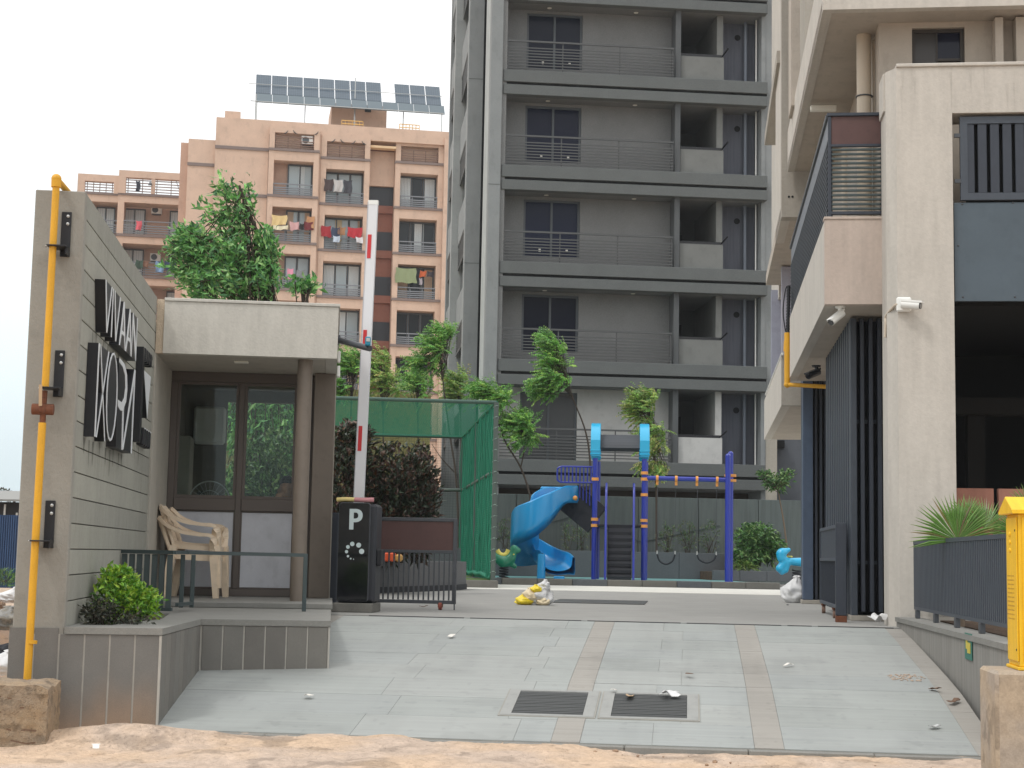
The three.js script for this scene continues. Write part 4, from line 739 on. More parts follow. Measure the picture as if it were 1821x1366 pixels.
// ---------------------------------------------------------------- beige block on the right
{
  const g = thing('beige_block', B, [4, 0, 18], 'beige rendered apartment block with deep overhanging balconies beside the drive', 'building');
  const uL = 1.285, f0 = 17.0;
  // front pillar with a chamfered corner, and the beam over the opening
  const pw = 16.4, pu0 = 1.887, pu1 = 2.545, topV = 5.841;
  const ch = 1.977;
  const foot = [[ch, -pw], [pu1, -pw], [pu1, -pw - 0.6], [pu0, -pw - 0.6], [pu0, -pw - 0.16]].map(([u, z]) => [u, -z]);
  part(g, 'pillar', plate(foot, -0.7, topV - 0.04), M.beige);
  part(g, 'beam', bx(pu1 + 0.001, 6, 5.306, topV - 0.04, pw + 0.001, pw + 0.45), M.beige);
  part(g, 'beam_coping', [bx(ch - 0.0, 6, topV - 0.039, topV, pw - 0.02, pw + 0.5, 0.008)], M.beige);
  part(g, 'pillar_corner', [bx(pu0 - 0.02, ch + 0.1, topV - 0.45, topV - 0.04, pw + 0.2, pw + 0.59)], M.beige);
  { // faint rain streaks below the coping and down the pillar
    reseed(48); const m = mat('#4a4238', 1, { transparent: true, opacity: 0.06 });
    for (let i = 0; i < 9; i++) { const u = rr(ch + 0.05, pu1 + 0.7), v = topV - 0.05 - (i % 3) * rr(0, 0.2), L = rr(0.15, 0.5), h = rr(0.008, 0.022), q = []; for (const [a, b] of [[u - h, v], [u + h * 0.5, v - L], [u + h, v]]) q.push(a, b, -pw + 0.0015); part(g, 'stain', tris(q), m); }
    for (let i = 0; i < 7; i++) { const u = rr(ch + 0.02, pu1 - 0.1), h = rr(0.04, 0.09), H = rr(0.08, 0.3), q = []; for (const [a, b] of [[u - h, 0.11], [u + h, 0.11], [u + h * 0.2, 0.11 + H]]) q.push(a, b, -pw + 0.0015 + i * 0.0002); part(g, 'stain', tris(q), m); }
  }
  // opening below the beam: slatted gate, plain panel, void with shade painted as near-black surfaces
  const gv0 = 4.372, gv1 = 5.306, su = 2.56;
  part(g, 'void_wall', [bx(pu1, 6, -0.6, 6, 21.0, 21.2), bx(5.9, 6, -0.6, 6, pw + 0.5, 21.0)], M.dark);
  part(g, 'void_shade_panel', bx(pu1 + 0.01, 5.9, 3.339 + 0.01, 3.339 + 0.06, pw + 0.46, 21.0), M.dark);  // dark sheet added so the void reads as shade
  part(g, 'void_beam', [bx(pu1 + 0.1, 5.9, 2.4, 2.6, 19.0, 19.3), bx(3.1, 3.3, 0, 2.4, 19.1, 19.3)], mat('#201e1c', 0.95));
  part(g, 'slate_panel', bx(su + 0.002, 6, 3.334, gv0 - 0.004, pw + 0.06, pw + 0.1, 0.003), M.slate);
  for (const [x, y] of [[1712, 363], [1798, 361], [1704, 437], [1711, 528], [1799, 528]]) part(g, 'rivet', ball(V(2.648 + (x - 1712) * 0.0059, gv0 - 0.02 - (y - 363) * 0.0059, pw + 0.058), 0.01), M.gate);
  const sl = part(g, 'slatted_screen', ring(su + 0.07, 4.4, gv0 + 0.02, gv1 - 0.03, pw + 0.04, pw + 0.09, 0.075), M.navyLight);
  const s0 = 2.684, st = (3.187 - s0) / 4;
  for (let i = 0; i < 9; i++) part(g, 'board', bx(s0 + i * st, s0 + i * st + st * 0.72, gv0 + 0.096, gv1 - 0.106, pw + 0.05, pw + 0.07, 0.004), M.navy, sl);
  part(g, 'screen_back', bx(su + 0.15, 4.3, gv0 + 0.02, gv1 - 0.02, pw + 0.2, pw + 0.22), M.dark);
  for (const v of [gv0 + 0.2, gv1 - 0.25]) part(g, 'hinge', bx(su + 0.01, su + 0.07, v, v + 0.04, pw + 0.03, pw + 0.06), M.gate);
  part(g, 'terracotta_sill', [bx(pu1 + 0.01, 3.0, 0.6, 1.43, pw + 0.5, pw + 0.6), bx(3.05, 3.6, 0.6, 1.43, pw + 0.5, pw + 0.6)], M.terracotta);
  // first-floor balcony over the drive
  const bb = 3.391, bt = 4.317, far = 24.4;
  part(g, 'balcony_front', bx(uL, pu0 + 0.3, bb, bt, f0, f0 + 0.14), M.beigePink);
  part(g, 'balcony_side', bx(uL, uL + 0.12, bb, bt - 0.004, f0 + 0.141, far), M.beige);
  part(g, 'balcony_soffit', bx(uL + 0.121, 5, bb + 0.008, bb + 0.14, f0 + 0.141, far), M.beigeIn);
  part(g, 'balcony_floor', bx(uL + 0.121, 5, bt - 0.3, bt - 0.15, f0 + 0.141, far), M.beigeIn);
  part(g, 'balcony_coping', bx(uL - 0.01, pu0 + 0.3, bt + 0.001, bt + 0.03, f0 - 0.012, f0 + 0.15, 0.004), M.beigePink);
  // railing: brown sheet above slats in front, long slatted run down the side
  const rv1 = 5.505, rv0 = 4.398, mid = 5.143, ru0 = 1.335, ru1 = 1.909;
  const fr = part(g, 'front_railing', [bx(ru0 - 0.02, ru1 + 0.03, rv1 - 0.035, rv1, f0 + 0.02, f0 + 0.08, 0.004), bx(ru0, ru1 + 0.035, rv0 - 0.02, rv0 + 0.015, f0 + 0.03, f0 + 0.07, 0.004), bx(ru1 - 0.02, ru1 + 0.01, rv0 + 0.016, rv1 - 0.036, f0 + 0.03, f0 + 0.07, 0.004), bx(ru0, ru1 - 0.021, mid - 0.015, mid + 0.015, f0 + 0.03, f0 + 0.07, 0.004), bx(ru0 - 0.01, ru0 + 0.025, bt, rv1 - 0.036, f0 + 0.032, f0 + 0.068, 0.004)], M.navy);
  part(g, 'brown_sheet', bx(ru0 + 0.026, ru1 - 0.022, mid + 0.016, rv1 - 0.037, f0 + 0.045, f0 + 0.055), M.gateBrown, fr);
  for (let i = 0; i < 14; i++) { const v = lerp(rv0 + 0.045, mid - 0.045, i / 13); part(g, 'slat', bx(ru0 + 0.026, ru1 - 0.022, v - 0.012, v + 0.012, f0 + 0.035, f0 + 0.06, 0.003), M.rail, fr); }
  const sr = part(g, 'side_railing', [bx(uL + 0.02, uL + 0.09, rv1 - 0.05, rv1, f0 + 0.09, far, 0.004), bx(uL + 0.03, uL + 0.07, bt + 0.06, bt + 0.1, f0 + 0.09, far, 0.004)], M.gate);
  for (let i = 0; i < 13; i++) { const v = lerp(bt + 0.15, rv1 - 0.32, i / 12); part(g, 'slat', bx(uL + 0.035, uL + 0.06, v - 0.014, v + 0.014, f0 + 0.1, far, 0.003), M.navyLight, sr); }
  part(g, 'side_sheet', bx(uL + 0.045, uL + 0.055, rv1 - 0.27, rv1 - 0.055, f0 + 0.1, far), mat('#6f757d', 0.5), sr);
  for (let i = 0; i < 5; i++) part(g, 'rail_post', bx(uL + 0.062, uL + 0.1, bt, rv1 - 0.051, lerp(f0 + 0.2, far - 0.2, i / 4), lerp(f0 + 0.24, far - 0.16, i / 4)), M.gate, sr);
  part(g, 'pale_post', bx(ru1 + 0.012, ru1 + 0.05, rv0, rv1 - 0.04, f0 + 0.08, f0 + 0.12), M.pipe);
  // second-floor slab and wall behind the balcony
  const sv = 6.665, back = 17.5;
  part(g, 'upper_slab', bx(uL - 0.015, 7, sv, sv + 0.12, f0 + 0.1, 24.3), M.beigeIn);
  part(g, 'upper_fascia', bx(uL - 0.015, 7, sv - 0.012, sv + 0.9, f0 - 0.02, f0 + 0.098), M.beige);
  part(g, 'upper_side', bx(uL - 0.015, uL + 0.09, sv - 0.01, sv + 0.62, f0 + 0.1, 24.3), M.beige);
  const wu = 1.924, x0 = 2.288, x1 = 2.863, y1 = 6.601, y0 = 6.194 - 0.05;
  part(g, 'rear_wall', panel(rect(wu, 7, bt - 0.2, sv), back, back + 0.2, [rect(x0, x1, y0, y1)]), M.beigeIn);
  part(g, 'rear_side_wall', bx(wu, wu + 0.2, bt - 0.2, sv, back + 0.201, 24.3), M.beigeIn);
  const wf = part(g, 'window', ring(x0 + 0.002, x1 - 0.002, y0, y1 - 0.002, back + 0.05, back + 0.1, 0.04), mat('#3a342f', 0.5));
  part(g, 'window_panel', bx(x0 + 0.043, lerp(x0, x1, 0.48), y0 + 0.041, y1 - 0.043, back + 0.07, back + 0.08), mat('#35302d', 0.3), wf);
  part(g, 'window_pane', bx(lerp(x0, x1, 0.48) + 0.002, x1 - 0.043, y0 + 0.12, y1 - 0.043, back + 0.075, back + 0.082), M.darkGlass, wf);
  part(g, 'window_mullion', [bx(lerp(x0, x1, 0.47), lerp(x0, x1, 0.5), y0 + 0.041, y1 - 0.043, back + 0.06, back + 0.069), bx(lerp(x0, x1, 0.5) + 0.002, x1 - 0.043, y0 + 0.09, y0 + 0.12, back + 0.06, back + 0.072)], mat('#3a342f', 0.5), wf);
  part(g, 'rear_pier', [bx(3.158, 3.243, bt, sv - 0.03, 17.3, 17.49)], M.beigeIn);
  part(g, 'rear_pier', bx(3.381, 4.6, bt, sv - 0.03, 17.3, 17.49), M.beigeIn);
  part(g, 'drain_pipe', [cyl(V(1.799, bt - 0.1, 17.9), V(1.799, sv - 0.001, 17.9), 0.082, 0.082, 20)], M.pipe);
  part(g, 'thin_pipe', [cyl(V(1.924, bt - 0.1, 17.95), V(1.924, sv - 0.05, 17.95), 0.028, 0.028, 12)], M.pipe);
  part(g, 'far_pipe', [cyl(V(1.934, bt - 0.1, 21.5), V(1.934, sv, 21.5), 0.08, 0.08, 16)], M.pipe);
  { const c = V(1.8, 5.94, 17.9), t = new THREE.TorusGeometry(0.088, 0.009, 6, 24); t.rotateX(Math.PI / 2); t.translate(c.x, c.y, c.z); part(g, 'pipe_clamp', [t, rod(c.clone().add(new THREE.Vector3(0.08, 0.01, 0)), c.clone().add(new THREE.Vector3(0.15, 0.01, -0.1)), 0.012)], M.gate); }
  part(g, 'tube_light', bx(uL + 0.08, uL + 0.42, 6.544 - 0.02, 6.59 + 0.01, 20.46, 20.54, 0.01), M.lamp);
  // back wall of the balcony over the drive and the storeys stepping away to the left
  part(g, 'end_wall', bx(1.183, 6, 5.97, 14, 24.42, 24.7), M.beigeGrey);
  part(g, 'end_soffit', bx(1.183, 6, 5.97 + 0.004, 5.97 + 0.2, 24.701, 30.6), M.beigeIn);
  part(g, 'end_side', bx(1.183, 1.183 + 0.14, 5.97, 14, 24.701, 26.5), M.beige);
  for (const x of [1, 2]) part(g, 'wall_hole', cyl(V(1.296 + 0.055 * (x - 1), 6.291, 24.425), V(1.296 + 0.055 * (x - 1), 6.291, 24.413), 0.018), M.dark);
  // piers and glass above
  const pier = (xa, xs, w, v0, depth, m = M.beigeGrey) => part(g, 'pier', bx((xa - 1254.3) / 2800 * w, (xs - 1254.3) / 2800 * w, v0, 14, w, w + depth), m);
  pier(1431, 1449, 20.6, sv + 0.63, 1.0); pier(1407, 1426, 22.4, sv + 0.5, 0.7, M.beigeIn);
  part(g, 'upper_glazing', bx((1447 - 1254.3) / 2800 * 20.9, 3, sv + 0.63, 14, 20.9, 21), mat('#4c6480', 0.15));
  part(g, 'upper_dark_glazing', bx((1418 - 1254.3) / 2800 * 22.6, 3, sv + 0.5, 14, 23.3, 23.36), M.farGlassDark);
  for (const v of [8.6, 11.5]) part(g, 'floor_ledge', bx(1.13, 1.6, v, v + 0.2, 24.9, 30), M.beigeGrey);
  part(g, 'far_wing', bx(1.434, 4, 5.75, 14, 30.6, 34), M.beige);
  // lower far balcony: parapet, soffit, column, dark recess
  const q = 1.222, lb = 3.098, lt = 3.898;
  part(g, 'lower_parapet', bx(q, 4, lb, lt, 25.2, 25.36), M.beigeGrey);
  part(g, 'lower_parapet_side', bx(q, q + 0.14, lb, lt - 0.003, 25.361, 32.4), M.beige);
  part(g, 'lower_soffit', bx(q + 0.141, 4, lb + 0.005, lb + 0.2, 25.361, 32.4), M.beigeIn);
  part(g, 'recess_wall', bx(1.381, 4, lt - 0.2, 5.95, 28.5, 28.7), mat('#a9a9b6', 0.9, { map: 'worn', size: 3 }));
  part(g, 'recess_side_wall', bx(1.306, 4, lt - 0.3, 5.95, 31, 31.2), mat('#9fa2b2', 0.9, { map: 'worn', size: 3 }));
  part(g, 'ground_column', bx(1.759, 2.058, 0, 4.6, 45, 45.6), M.beigeGrey);
  part(g, 'ground_wall', bx(2.09, 12, 0, 4.6, 45.7, 46), mat('#5b5f66', 0.9, { map: 'worn', size: 3 }));
  part(g, 'vent_box', bx(2.08, 2.287, 3.858, 4.067, 45.3, 45.68, 0.01), M.dark);
  part(g, 'white_pipe', cyl(V(1.226, 3.912, 25.1), V(1.254, 4.02, 32.4), 0.02, 0.02, 8), M.white);
}
// ---------------------------------------------------------------- louvred screens under the overhang
{
  const g = thing('louvre_screen', B, [1.85, 0, 18], 'dark slate louvre screen with tall fins beside the beige pillar', 'screen');
  const w = 17.85, u0 = 1.645, u1 = 2.02, v1 = 3.348 + 0.02;
  for (let i = 0; i < 26; i++) part(g, 'side_board', bx(u0 - 0.02 + (i % 2) * 0.012, u0 + 0.04, 0.06, v1, w + 0.06 + i * 0.14, w + 0.198 + i * 0.14, 0.004), M.navyLight);
  part(g, 'corner_fin', bx(u0 - 0.02, u0 + 0.05, 0.06, v1, w - 0.02, w + 0.055, 0.006), M.navyLight);
  part(g, 'backing', bx(u0 + 0.05, 2.6, 0.06, v1, w + 0.25, w + 0.3), M.dark);
  for (let i = 0; i < 4; i++) { const u = u0 + 0.09 + i * 0.095; part(g, 'fin', bx(u, u + 0.045, 0.1, v1, w, w + 0.16, 0.004), M.navy); }
  part(g, 'cross_rail', [bx(u0 + 0.052, u1 + 0.03, 0.62, 0.66, w + 0.17, w + 0.2), bx(u0 + 0.052, u1 + 0.03, 2.2, 2.24, w + 0.17, w + 0.2)], M.navy);
  part(g, 'foundation', bx(u0 - 0.03, u1 + 0.02, 0, 0.058, w - 0.03, w + 0.35, 0.006), M.beigeGrey);
  const h = thing('louvre_screen', B, [1.6, 0, 25], 'farther dark blue louvre screen behind the yellow pipe, facing the play area', 'screen');
  const a = 1.518, b = 1.671, t = 3.287 + 0.3;
  part(h, 'flat_panel', bx(a, b, 0.06, t, 24.6, 24.9, 0.006), mat('#4b5a70', 0.5, { map: 'worn', size: 1 }));
  for (let i = 0; i < 4; i++) part(h, 'fin', bx(b + 0.03 + i * 0.075, b + 0.07 + i * 0.075, 0.06, t, 24.65, 24.8, 0.004), M.navy);
  part(h, 'backing', bx(b, 2.3, 0.06, t, 24.9, 24.95), M.dark);
  part(h, 'side_panel', bx(a, a + 0.05, 0.06, t, 24.905, 25.1), M.navyLight);
  part(h, 'foundation', bx(a - 0.02, 2.3, 0, 0.058, 24.57, 24.96, 0.006), M.beigeGrey);
}
// yellow pipe on the right
{
  const g = thing('gas_pipe', B, [1.248, 3.246, 24], 'yellow gas pipe with an elbow hanging below the beige overhang', 'pipe');
  const r = 0.045, a = V(1.248, 4.087, 24), b = V(1.248, 3.297, 24), c = V(1.819, 3.222, 23.6);
  part(g, 'riser', cyl(a, b, r, r, 12), M.yellow); part(g, 'run', cyl(b, c, r * 0.7, r * 0.7, 12), M.yellow);
  part(g, 'elbow', ball(b, r * 1.15), M.yellow);
  part(g, 'side_branch', tube([V(1.248, 4.001, 24), V(1.223, 3.967, 24), V(1.214, 3.803, 24)], r * 0.5, 8, 8), M.yellow);
  part(g, 'clip', [cyl(V(1.214, 3.845, 23.99), V(1.289, 3.845, 23.99), 0.02), cyl(V(1.214, 3.587, 23.99), V(1.289, 3.587, 23.99), 0.02)], M.yellow);
  const k = thing('corrugated_hose', B, [1.256, 4.087, 24], 'dark corrugated cable hose standing above the right yellow pipe', 'hose');
  const ribs = []; const p0 = V(1.256, 4.087, 24), p1 = V(1.273, 4.814, 24); for (let i = 0; i < 16; i++) ribs.push(cyl(p0.clone().lerp(p1, i / 16), p0.clone().lerp(p1, (i + 0.6) / 16), 0.032, 0.03, 10));
  part(k, 'ribbed_hose', [cyl(p0, p1, 0.025, 0.025, 10), ribs], M.black);
  part(k, 'loose_cable', tube([p1, V(1.231, 4.779, 24), V(1.197, 4.58, 24), V(1.189, 4.363, 24), V(1.223, 4.104, 24)], 0.01, 20, 6), M.black);
}
// ---------------------------------------------------------------- cameras
function cctv(label, at, tgt, plate, s = 1, dark = false, drop = false) {
  const g = thing('security_camera', B, at, label, 'camera'), o = V(...at), d = V(...tgt).sub(o).normalize();
  const body = dark ? mat('#2d2f33', 0.4) : M.white;
  if (plate) part(g, 'junction_box', bx(at[0] - 0.075 * s, at[0] + 0.075 * s, at[1] - 0.075 * s, at[1] + 0.075 * s, at[2] - 0.002, at[2] + 0.045, 0.014), M.white);
  const j = drop ? o.clone().add(new THREE.Vector3(0, -0.09 * s, 0)) : o.clone().add(new THREE.Vector3(0.01, -0.01, 0.045));
  part(g, 'mount', drop ? [cyl(o, o.clone().add(new THREE.Vector3(0, -0.02, 0)), 0.06 * s, 0.05 * s, 16), cyl(o.clone().add(new THREE.Vector3(0, -0.02, 0)), j, 0.025 * s, 0.02 * s, 10), ball(j, 0.028 * s)] : [cyl(o, j, 0.022 * s), ball(j, 0.024 * s)], dark ? body : M.white);
  const a = j.clone().addScaledVector(d, -0.04 * s), b = j.clone().addScaledVector(d, 0.15 * s);
  part(g, 'housing', [cyl(a, b, 0.043 * s, 0.043 * s, 16), rod(a.clone().add(new THREE.Vector3(0, 0.036 * s, 0)), b.clone().addScaledVector(d, 0.03 * s).add(new THREE.Vector3(0, 0.036 * s, 0)), 0.084 * s, 0.02 * s)], body);
  const lens = part(g, 'lens', cyl(b.clone().addScaledVector(d, -0.002), b.clone().addScaledVector(d, 0.012 * s), 0.038 * s, 0.036 * s, 16), M.gloss);
  return g;
}
cctv('white security camera on a square box on the beige pillar', [2.035, 3.285, 16.35], [2.216 + 0.6, 3.285 - 0.12, 16.0], true);
cctv('white security camera hanging from the edge of the balcony soffit', [1.456, 3.39, 17.15], [1.376 - 0.8, 3.153 - 0.55, 16.6], false, 1.0, false, true);
cctv('dark security camera deeper under the balcony soffit', [1.515, 3.294, 21.6], [1.092 - 1, 2.6, 20.4], false, 1.1, true, true);
{
  const g = thing('conduit', B, [1.892, 3.021, 16.5], 'thin conduit running down beside the pillar camera', 'conduit');
  part(g, 'pipe', [tube([V(1.98, 3.287, 16.36), V(1.945, 3.276, 16.4), V(1.884, 3.204, 16.62), V(1.878, 3.127, 16.62), V(1.871, 2.979, 16.62)], 0.014, 24, 8)], M.pipe);
}
// ---------------------------------------------------------------- right gate leaf, folded back
{
  const g = thing('metal_gate', B, [1.5, 0.05, 18.4], 'dark grey gate leaf folded back beside the louvre screen on the right', 'gate');
  const u = 1.5, w0 = 18.0, w1 = 20.6, f = (a, b, c, d) => bx(u - 0.02, u + 0.02, c, d, a, b, 0.004);
  part(g, 'frame', [f(w0, w1, 1.02, 1.06), f(w0, w1, 0.65, 0.685), f(w0, w1, 0.12, 0.16), f(w0, w0 + 0.05, 0.16, 1.02), f(w1 - 0.05, w1, 0.16, 1.02)], M.navyLight);
  part(g, 'upper_panel', bx(u - 0.005, u + 0.005, 0.686, 1.019, w0 + 0.051, w1 - 0.051), M.navy);
  for (let i = 0; i < 22; i++) part(g, 'picket', bx(u - 0.008, u + 0.008, 0.161, 0.649, w0 + 0.09 + i * 0.115, w0 + 0.108 + i * 0.115), M.navy);
  const wh = mat('#83685a', 0.8);
  for (const w of [18.5, 20.2]) { const k = part(g, 'caster', cyl(V(u - 0.02, 0.048, w), V(u + 0.02, 0.048, w), 0.048, 0.048, 16), wh); part(g, 'caster_fork', bx(u - 0.03, u + 0.03, 0.097, 0.118, w - 0.04, w + 0.04), M.rust, k); }
  const p = thing('gate_post', B, [1.471, 0, 17.3], 'short dark steel gate post before the louvre screen', 'post');
  part(p, 'shaft', bx(1.412, 1.524, 0.07, 1.059, 17.25, 17.36, 0.006), M.navy);
  part(p, 'rusty_foot', bx(1.412 - 0.002, 1.524 + 0.002, 0.0, 0.069, 17.245, 17.365, 0.004), M.rust);
}
// ---------------------------------------------------------------- right retaining wall, railing, palms, kiosk
{
  const g = thing('retaining_wall', E, [2.15, -0.7, 14], 'low grey rendered retaining wall along the right edge of the ramp', 'wall');
  const a = [2.08, 16.35], b = [2.17, 11.2];
  part(g, 'wall_face', plate([[b[0], b[1]], [3.6, b[1]], [3.6, a[1]], [a[0], a[1]]], -0.95, 0.055), mat('#8e8c87', 0.93, { map: 'streak', size: 1.5, bump: 'granite', bh: 0.001 }));
  part(g, 'wall_top', plate([[b[0] - 0.015, b[1]], [b[0] + 0.22, b[1]], [a[0] + 0.24, a[1]], [a[0] - 0.015, a[1]]], 0.056, 0.1), M.coping);
  part(g, 'rear_wall', bx(2.75, 3.6, -0.7, 0.62, 16.0, 16.3), M.beige);
  part(g, 'soil', bx(2.45, 3.59, 0.03, 0.09, 11.3, 15.95), M.soil);
}
{
  const u = 2.155, v = 0.01, w = 12.573;
  const g = thing('wall_sticker', E, [2.15, v, w], 'small green and yellow torn sticker on the retaining wall face', 'sticker');
  const at = (w0) => lerp(2.17, 2.08, (w0 - 11.2) / 5.15) - 0.002;
  part(g, 'green_sheet', bx(at(w) - 0.006, at(w) - 0.001, v - 0.1, v + 0.1, w - 0.15, w + 0.15), mat('#2f6f62', 0.6));
  part(g, 'yellow_scrap', [bx(at(w) - 0.011, at(w) - 0.0065, v - 0.05, v + 0.03, w - 0.1, w + 0.02), bx(at(w) - 0.0112, at(w) - 0.0066, v - 0.02, v + 0.07, w + 0.021, w + 0.08)], mat('#c8b544', 0.6));
}
{
  const g = thing('fence_railing', E, [2.3, 0.1, 13.6], 'dark slate picket railing on short feet along the right retaining wall', 'railing');
  const P = (t) => [lerp(2.24, 2.3, t), lerp(16.15, 11.6, t)], y0 = 0.2, y1 = 0.847;
  const bar = (t0, t1, ya, yb, th) => { const [ua, wa] = P(t0), [ub, wb] = P(t1); return rod(V(ua, ya, wa), V(ub, yb, wb), th, th); };
  part(g, 'top_rail', bar(0, 1, y1, y1, 0.035), M.navyLight); part(g, 'bottom_rail', bar(0, 1, y0, y0, 0.03), M.navyLight);
  const n = 62; for (let i = 0; i <= n; i++) { const [u, w] = P(i / n); part(g, 'picket', bx(u - 0.012, u + 0.012, y0 + 0.016, y1 - 0.018, w - 0.023, w + 0.023), M.navyLight); }
  for (let i = 0; i < 5; i++) { const [u, w] = P(0.03 + i * 0.235); part(g, 'foot', bx(u - 0.02, u + 0.02, 0.101, y0 - 0.016, w - 0.045, w + 0.045, 0.004), M.gate); }
}
function palm(o) {
  reseed(o.seed);
  const g = thing('fan_palm', E, o.base, o.label, 'palm', o.group), c = V(...o.base);
  part(g, 'trunk', [cyl(c, c.clone().add(new THREE.Vector3(0, o.h, 0)), 0.05, 0.04, 10)], M.barkPale);
  for (const [dx, dy, dz, R, face] of o.fans) {
    const hub = c.clone().add(new THREE.Vector3(dx, dy, dz)), from = c.clone().add(new THREE.Vector3(0, o.h, 0));
    const L = new Leaves(), nrm = new THREE.Vector3(...face).normalize(), up = hub.clone().sub(from).addScaledVector(nrm, -hub.clone().sub(from).dot(nrm)).normalize(), side = new THREE.Vector3().crossVectors(up, nrm).normalize();
    const n = 34, col0 = [0.11, 0.23, 0.045], p = [], nn = [], cc = [];
    for (let i = 0; i < n; i++) {
      const a = lerp(-1.62, 1.62, (i + 0.5) / n) + rr(-0.02, 0.02), da = 3.24 / n * 0.5, len = R * rr(0.92, 1.05) * (1 - 0.12 * Math.abs(a) / 2);
      const k = rr(0.75, 1.2), col = i % 9 === 4 ? [0.16 * k, 0.15 * k, 0.05] : col0.map((x) => x * k);
      const dir = (t) => up.clone().multiplyScalar(Math.cos(t)).addScaledVector(side, Math.sin(t));
      const fold = R * 0.012 * (i % 2 ? 1 : 1), e0 = dir(a - da), e1 = dir(a + da), m = dir(a);
      const h0 = hub.clone().addScaledVector(e0, len * 0.55), h1 = hub.clone().addScaledVector(e1, len * 0.55), hm = hub.clone().addScaledVector(m, len * 0.55).addScaledVector(nrm, fold * 2.2), tip = hub.clone().addScaledVector(m, len).addScaledVector(nrm, -R * 0.05).add(new THREE.Vector3(0, -R * rr(0.02, 0.09), 0));
      for (const t of [[hub, h0, hm], [hub, hm, h1], [h0, tip, hm], [hm, tip, h1]]) { const nv = t[1].clone().sub(t[0]).cross(t[2].clone().sub(t[0])).normalize(); for (const q of t) { L.p.push(q.x, q.y, q.z); L.n.push(nv.x, nv.y, nv.z); const dry = q === tip ? 1.5 : 1; L.c.push(col[0] * dry, col[1] * (dry > 1 ? 1.15 : 1), col[2]); } }
    }
    const leaf = part(g, 'fan_leaf', L.geo(), M.leafGloss);
    part(g, 'stalk', tube([from, from.clone().lerp(hub, 0.5).add(new THREE.Vector3(0, 0.04, 0)), hub], 0.009, 8, 5), mat('#7d8a4a', 0.6), leaf);
  }
  return g;
}
{
  const hub = (p, base) => [p[0] - base[0], p[1] - base[1], base[2] - p[2]];
  const b1 = [2.409, 0.08, 14.6], b2 = [2.901, 0.08, 13.9];
  palm({ seed: 31, base: b1, h: 0.3, label: 'fan palm behind the slate railing with one wide leaf facing the road', group: 'fan palms behind the railing', fans: [[...hub([2.351, 0.848, 14.3], b1), 0.47, [0.05, 0.1, 1]], [...hub([2.698, 0.97, 14.9], b1), 0.33, [0.4, 0.2, 1]], [...hub([2.565, 1.047, 15], b1), 0.28, [-0.2, 0.5, 1]]] });
  palm({ seed: 32, base: b2, h: 0.3, label: 'second fan palm, mostly hidden behind the yellow kiosk', group: 'fan palms behind the railing', fans: [[...hub([2.75, 0.898, 13.6], b2), 0.3, [-0.2, 0.3, 1]], [...hub([2.886, 1.07, 13.8], b2), 0.3, [-0.1, 0.2, 1]]] });
}
{
  const u0 = 1.814, t = 0.008, g = thing('concrete_pedestal', E, [u0, -0.8, 9.75], 'stained tan concrete pedestal at the right edge carrying the yellow kiosk', 'pedestal');
  part(g, 'block', bx(u0, u0 + 0.9, -0.95, t, 9.75, 10.28, 0.02), M.pedestal);
  const a = 1.981, w0 = 9.86, w1 = 10.2, v1 = 0.947, y = M.yellowBox;
  const k = thing('gas_kiosk', E, [a, t, w0], 'bright yellow gas meter kiosk with a small pitched roof', 'kiosk');
  part(k, 'cabinet', bx(a, a + 0.42, t + 0.02, v1, w0, w1, 0.006), y);
  part(k, 'door', bx(a + 0.02, a + 0.4, t + 0.05, v1 - 0.02, w0 - 0.012, w0 - 0.001, 0.004), y);
  part(k, 'side_door', bx(a - 0.01, a - 0.001, t + 0.05, v1 - 0.02, w0 + 0.02, w1 - 0.02, 0.003), y);
  { const m = (w0 + w1) / 2, s = new THREE.Shape(); s.moveTo(w0 - 0.04, 0); s.lineTo(w1 + 0.04, 0); s.lineTo(w1 + 0.04, 0.015); s.lineTo(m, 0.1); s.lineTo(w0 - 0.04, 0.015); const q = new THREE.ExtrudeGeometry(s, { depth: 0.5, bevelEnabled: true, bevelSize: 0.004, bevelThickness: 0.004, bevelSegments: 1 }); q.rotateY(Math.PI / 2); q.translate(a - 0.04, v1 + 0.005, 0); part(k, 'roof', q, y); }
  part(k, 'plinth', bx(a - 0.015, a + 0.435, t + 0.001, t + 0.02, w0 - 0.015, w1 + 0.015, 0.004), y);
  for (let i = 0; i < 3; i++) part(k, 'vent', ball(V(a - 0.011, v1 - 0.12 - i * 0.05, w0 + 0.2), 0.026, 0.35, 0.6, 1), y);
  part(k, 'keyhole', cyl(V(a - 0.013, v1 - 0.1, w0 + 0.05), V(a, v1 - 0.1, w0 + 0.05), 0.007), M.black);
  part(k, 'keyhole', cyl(V(a - 0.013, t + 0.12, w0 + 0.05), V(a, t + 0.12, w0 + 0.05), 0.007), M.black);
  // faded illegible stencilling
  reseed(41); const marks = []; for (let r = 0; r < 11; r++) { let x = w0 + 0.1; while (x < w0 + 0.29) { const l = rr(0.01, 0.03); marks.push(bx(a - 0.0112, a - 0.0101, v1 - 0.38 - r * 0.026, v1 - 0.372 - r * 0.026, x, x + l)); x += l + rr(0.006, 0.014); } }
  part(k, 'faded_print', marks, mat('#b98c1a', 0.5));
}
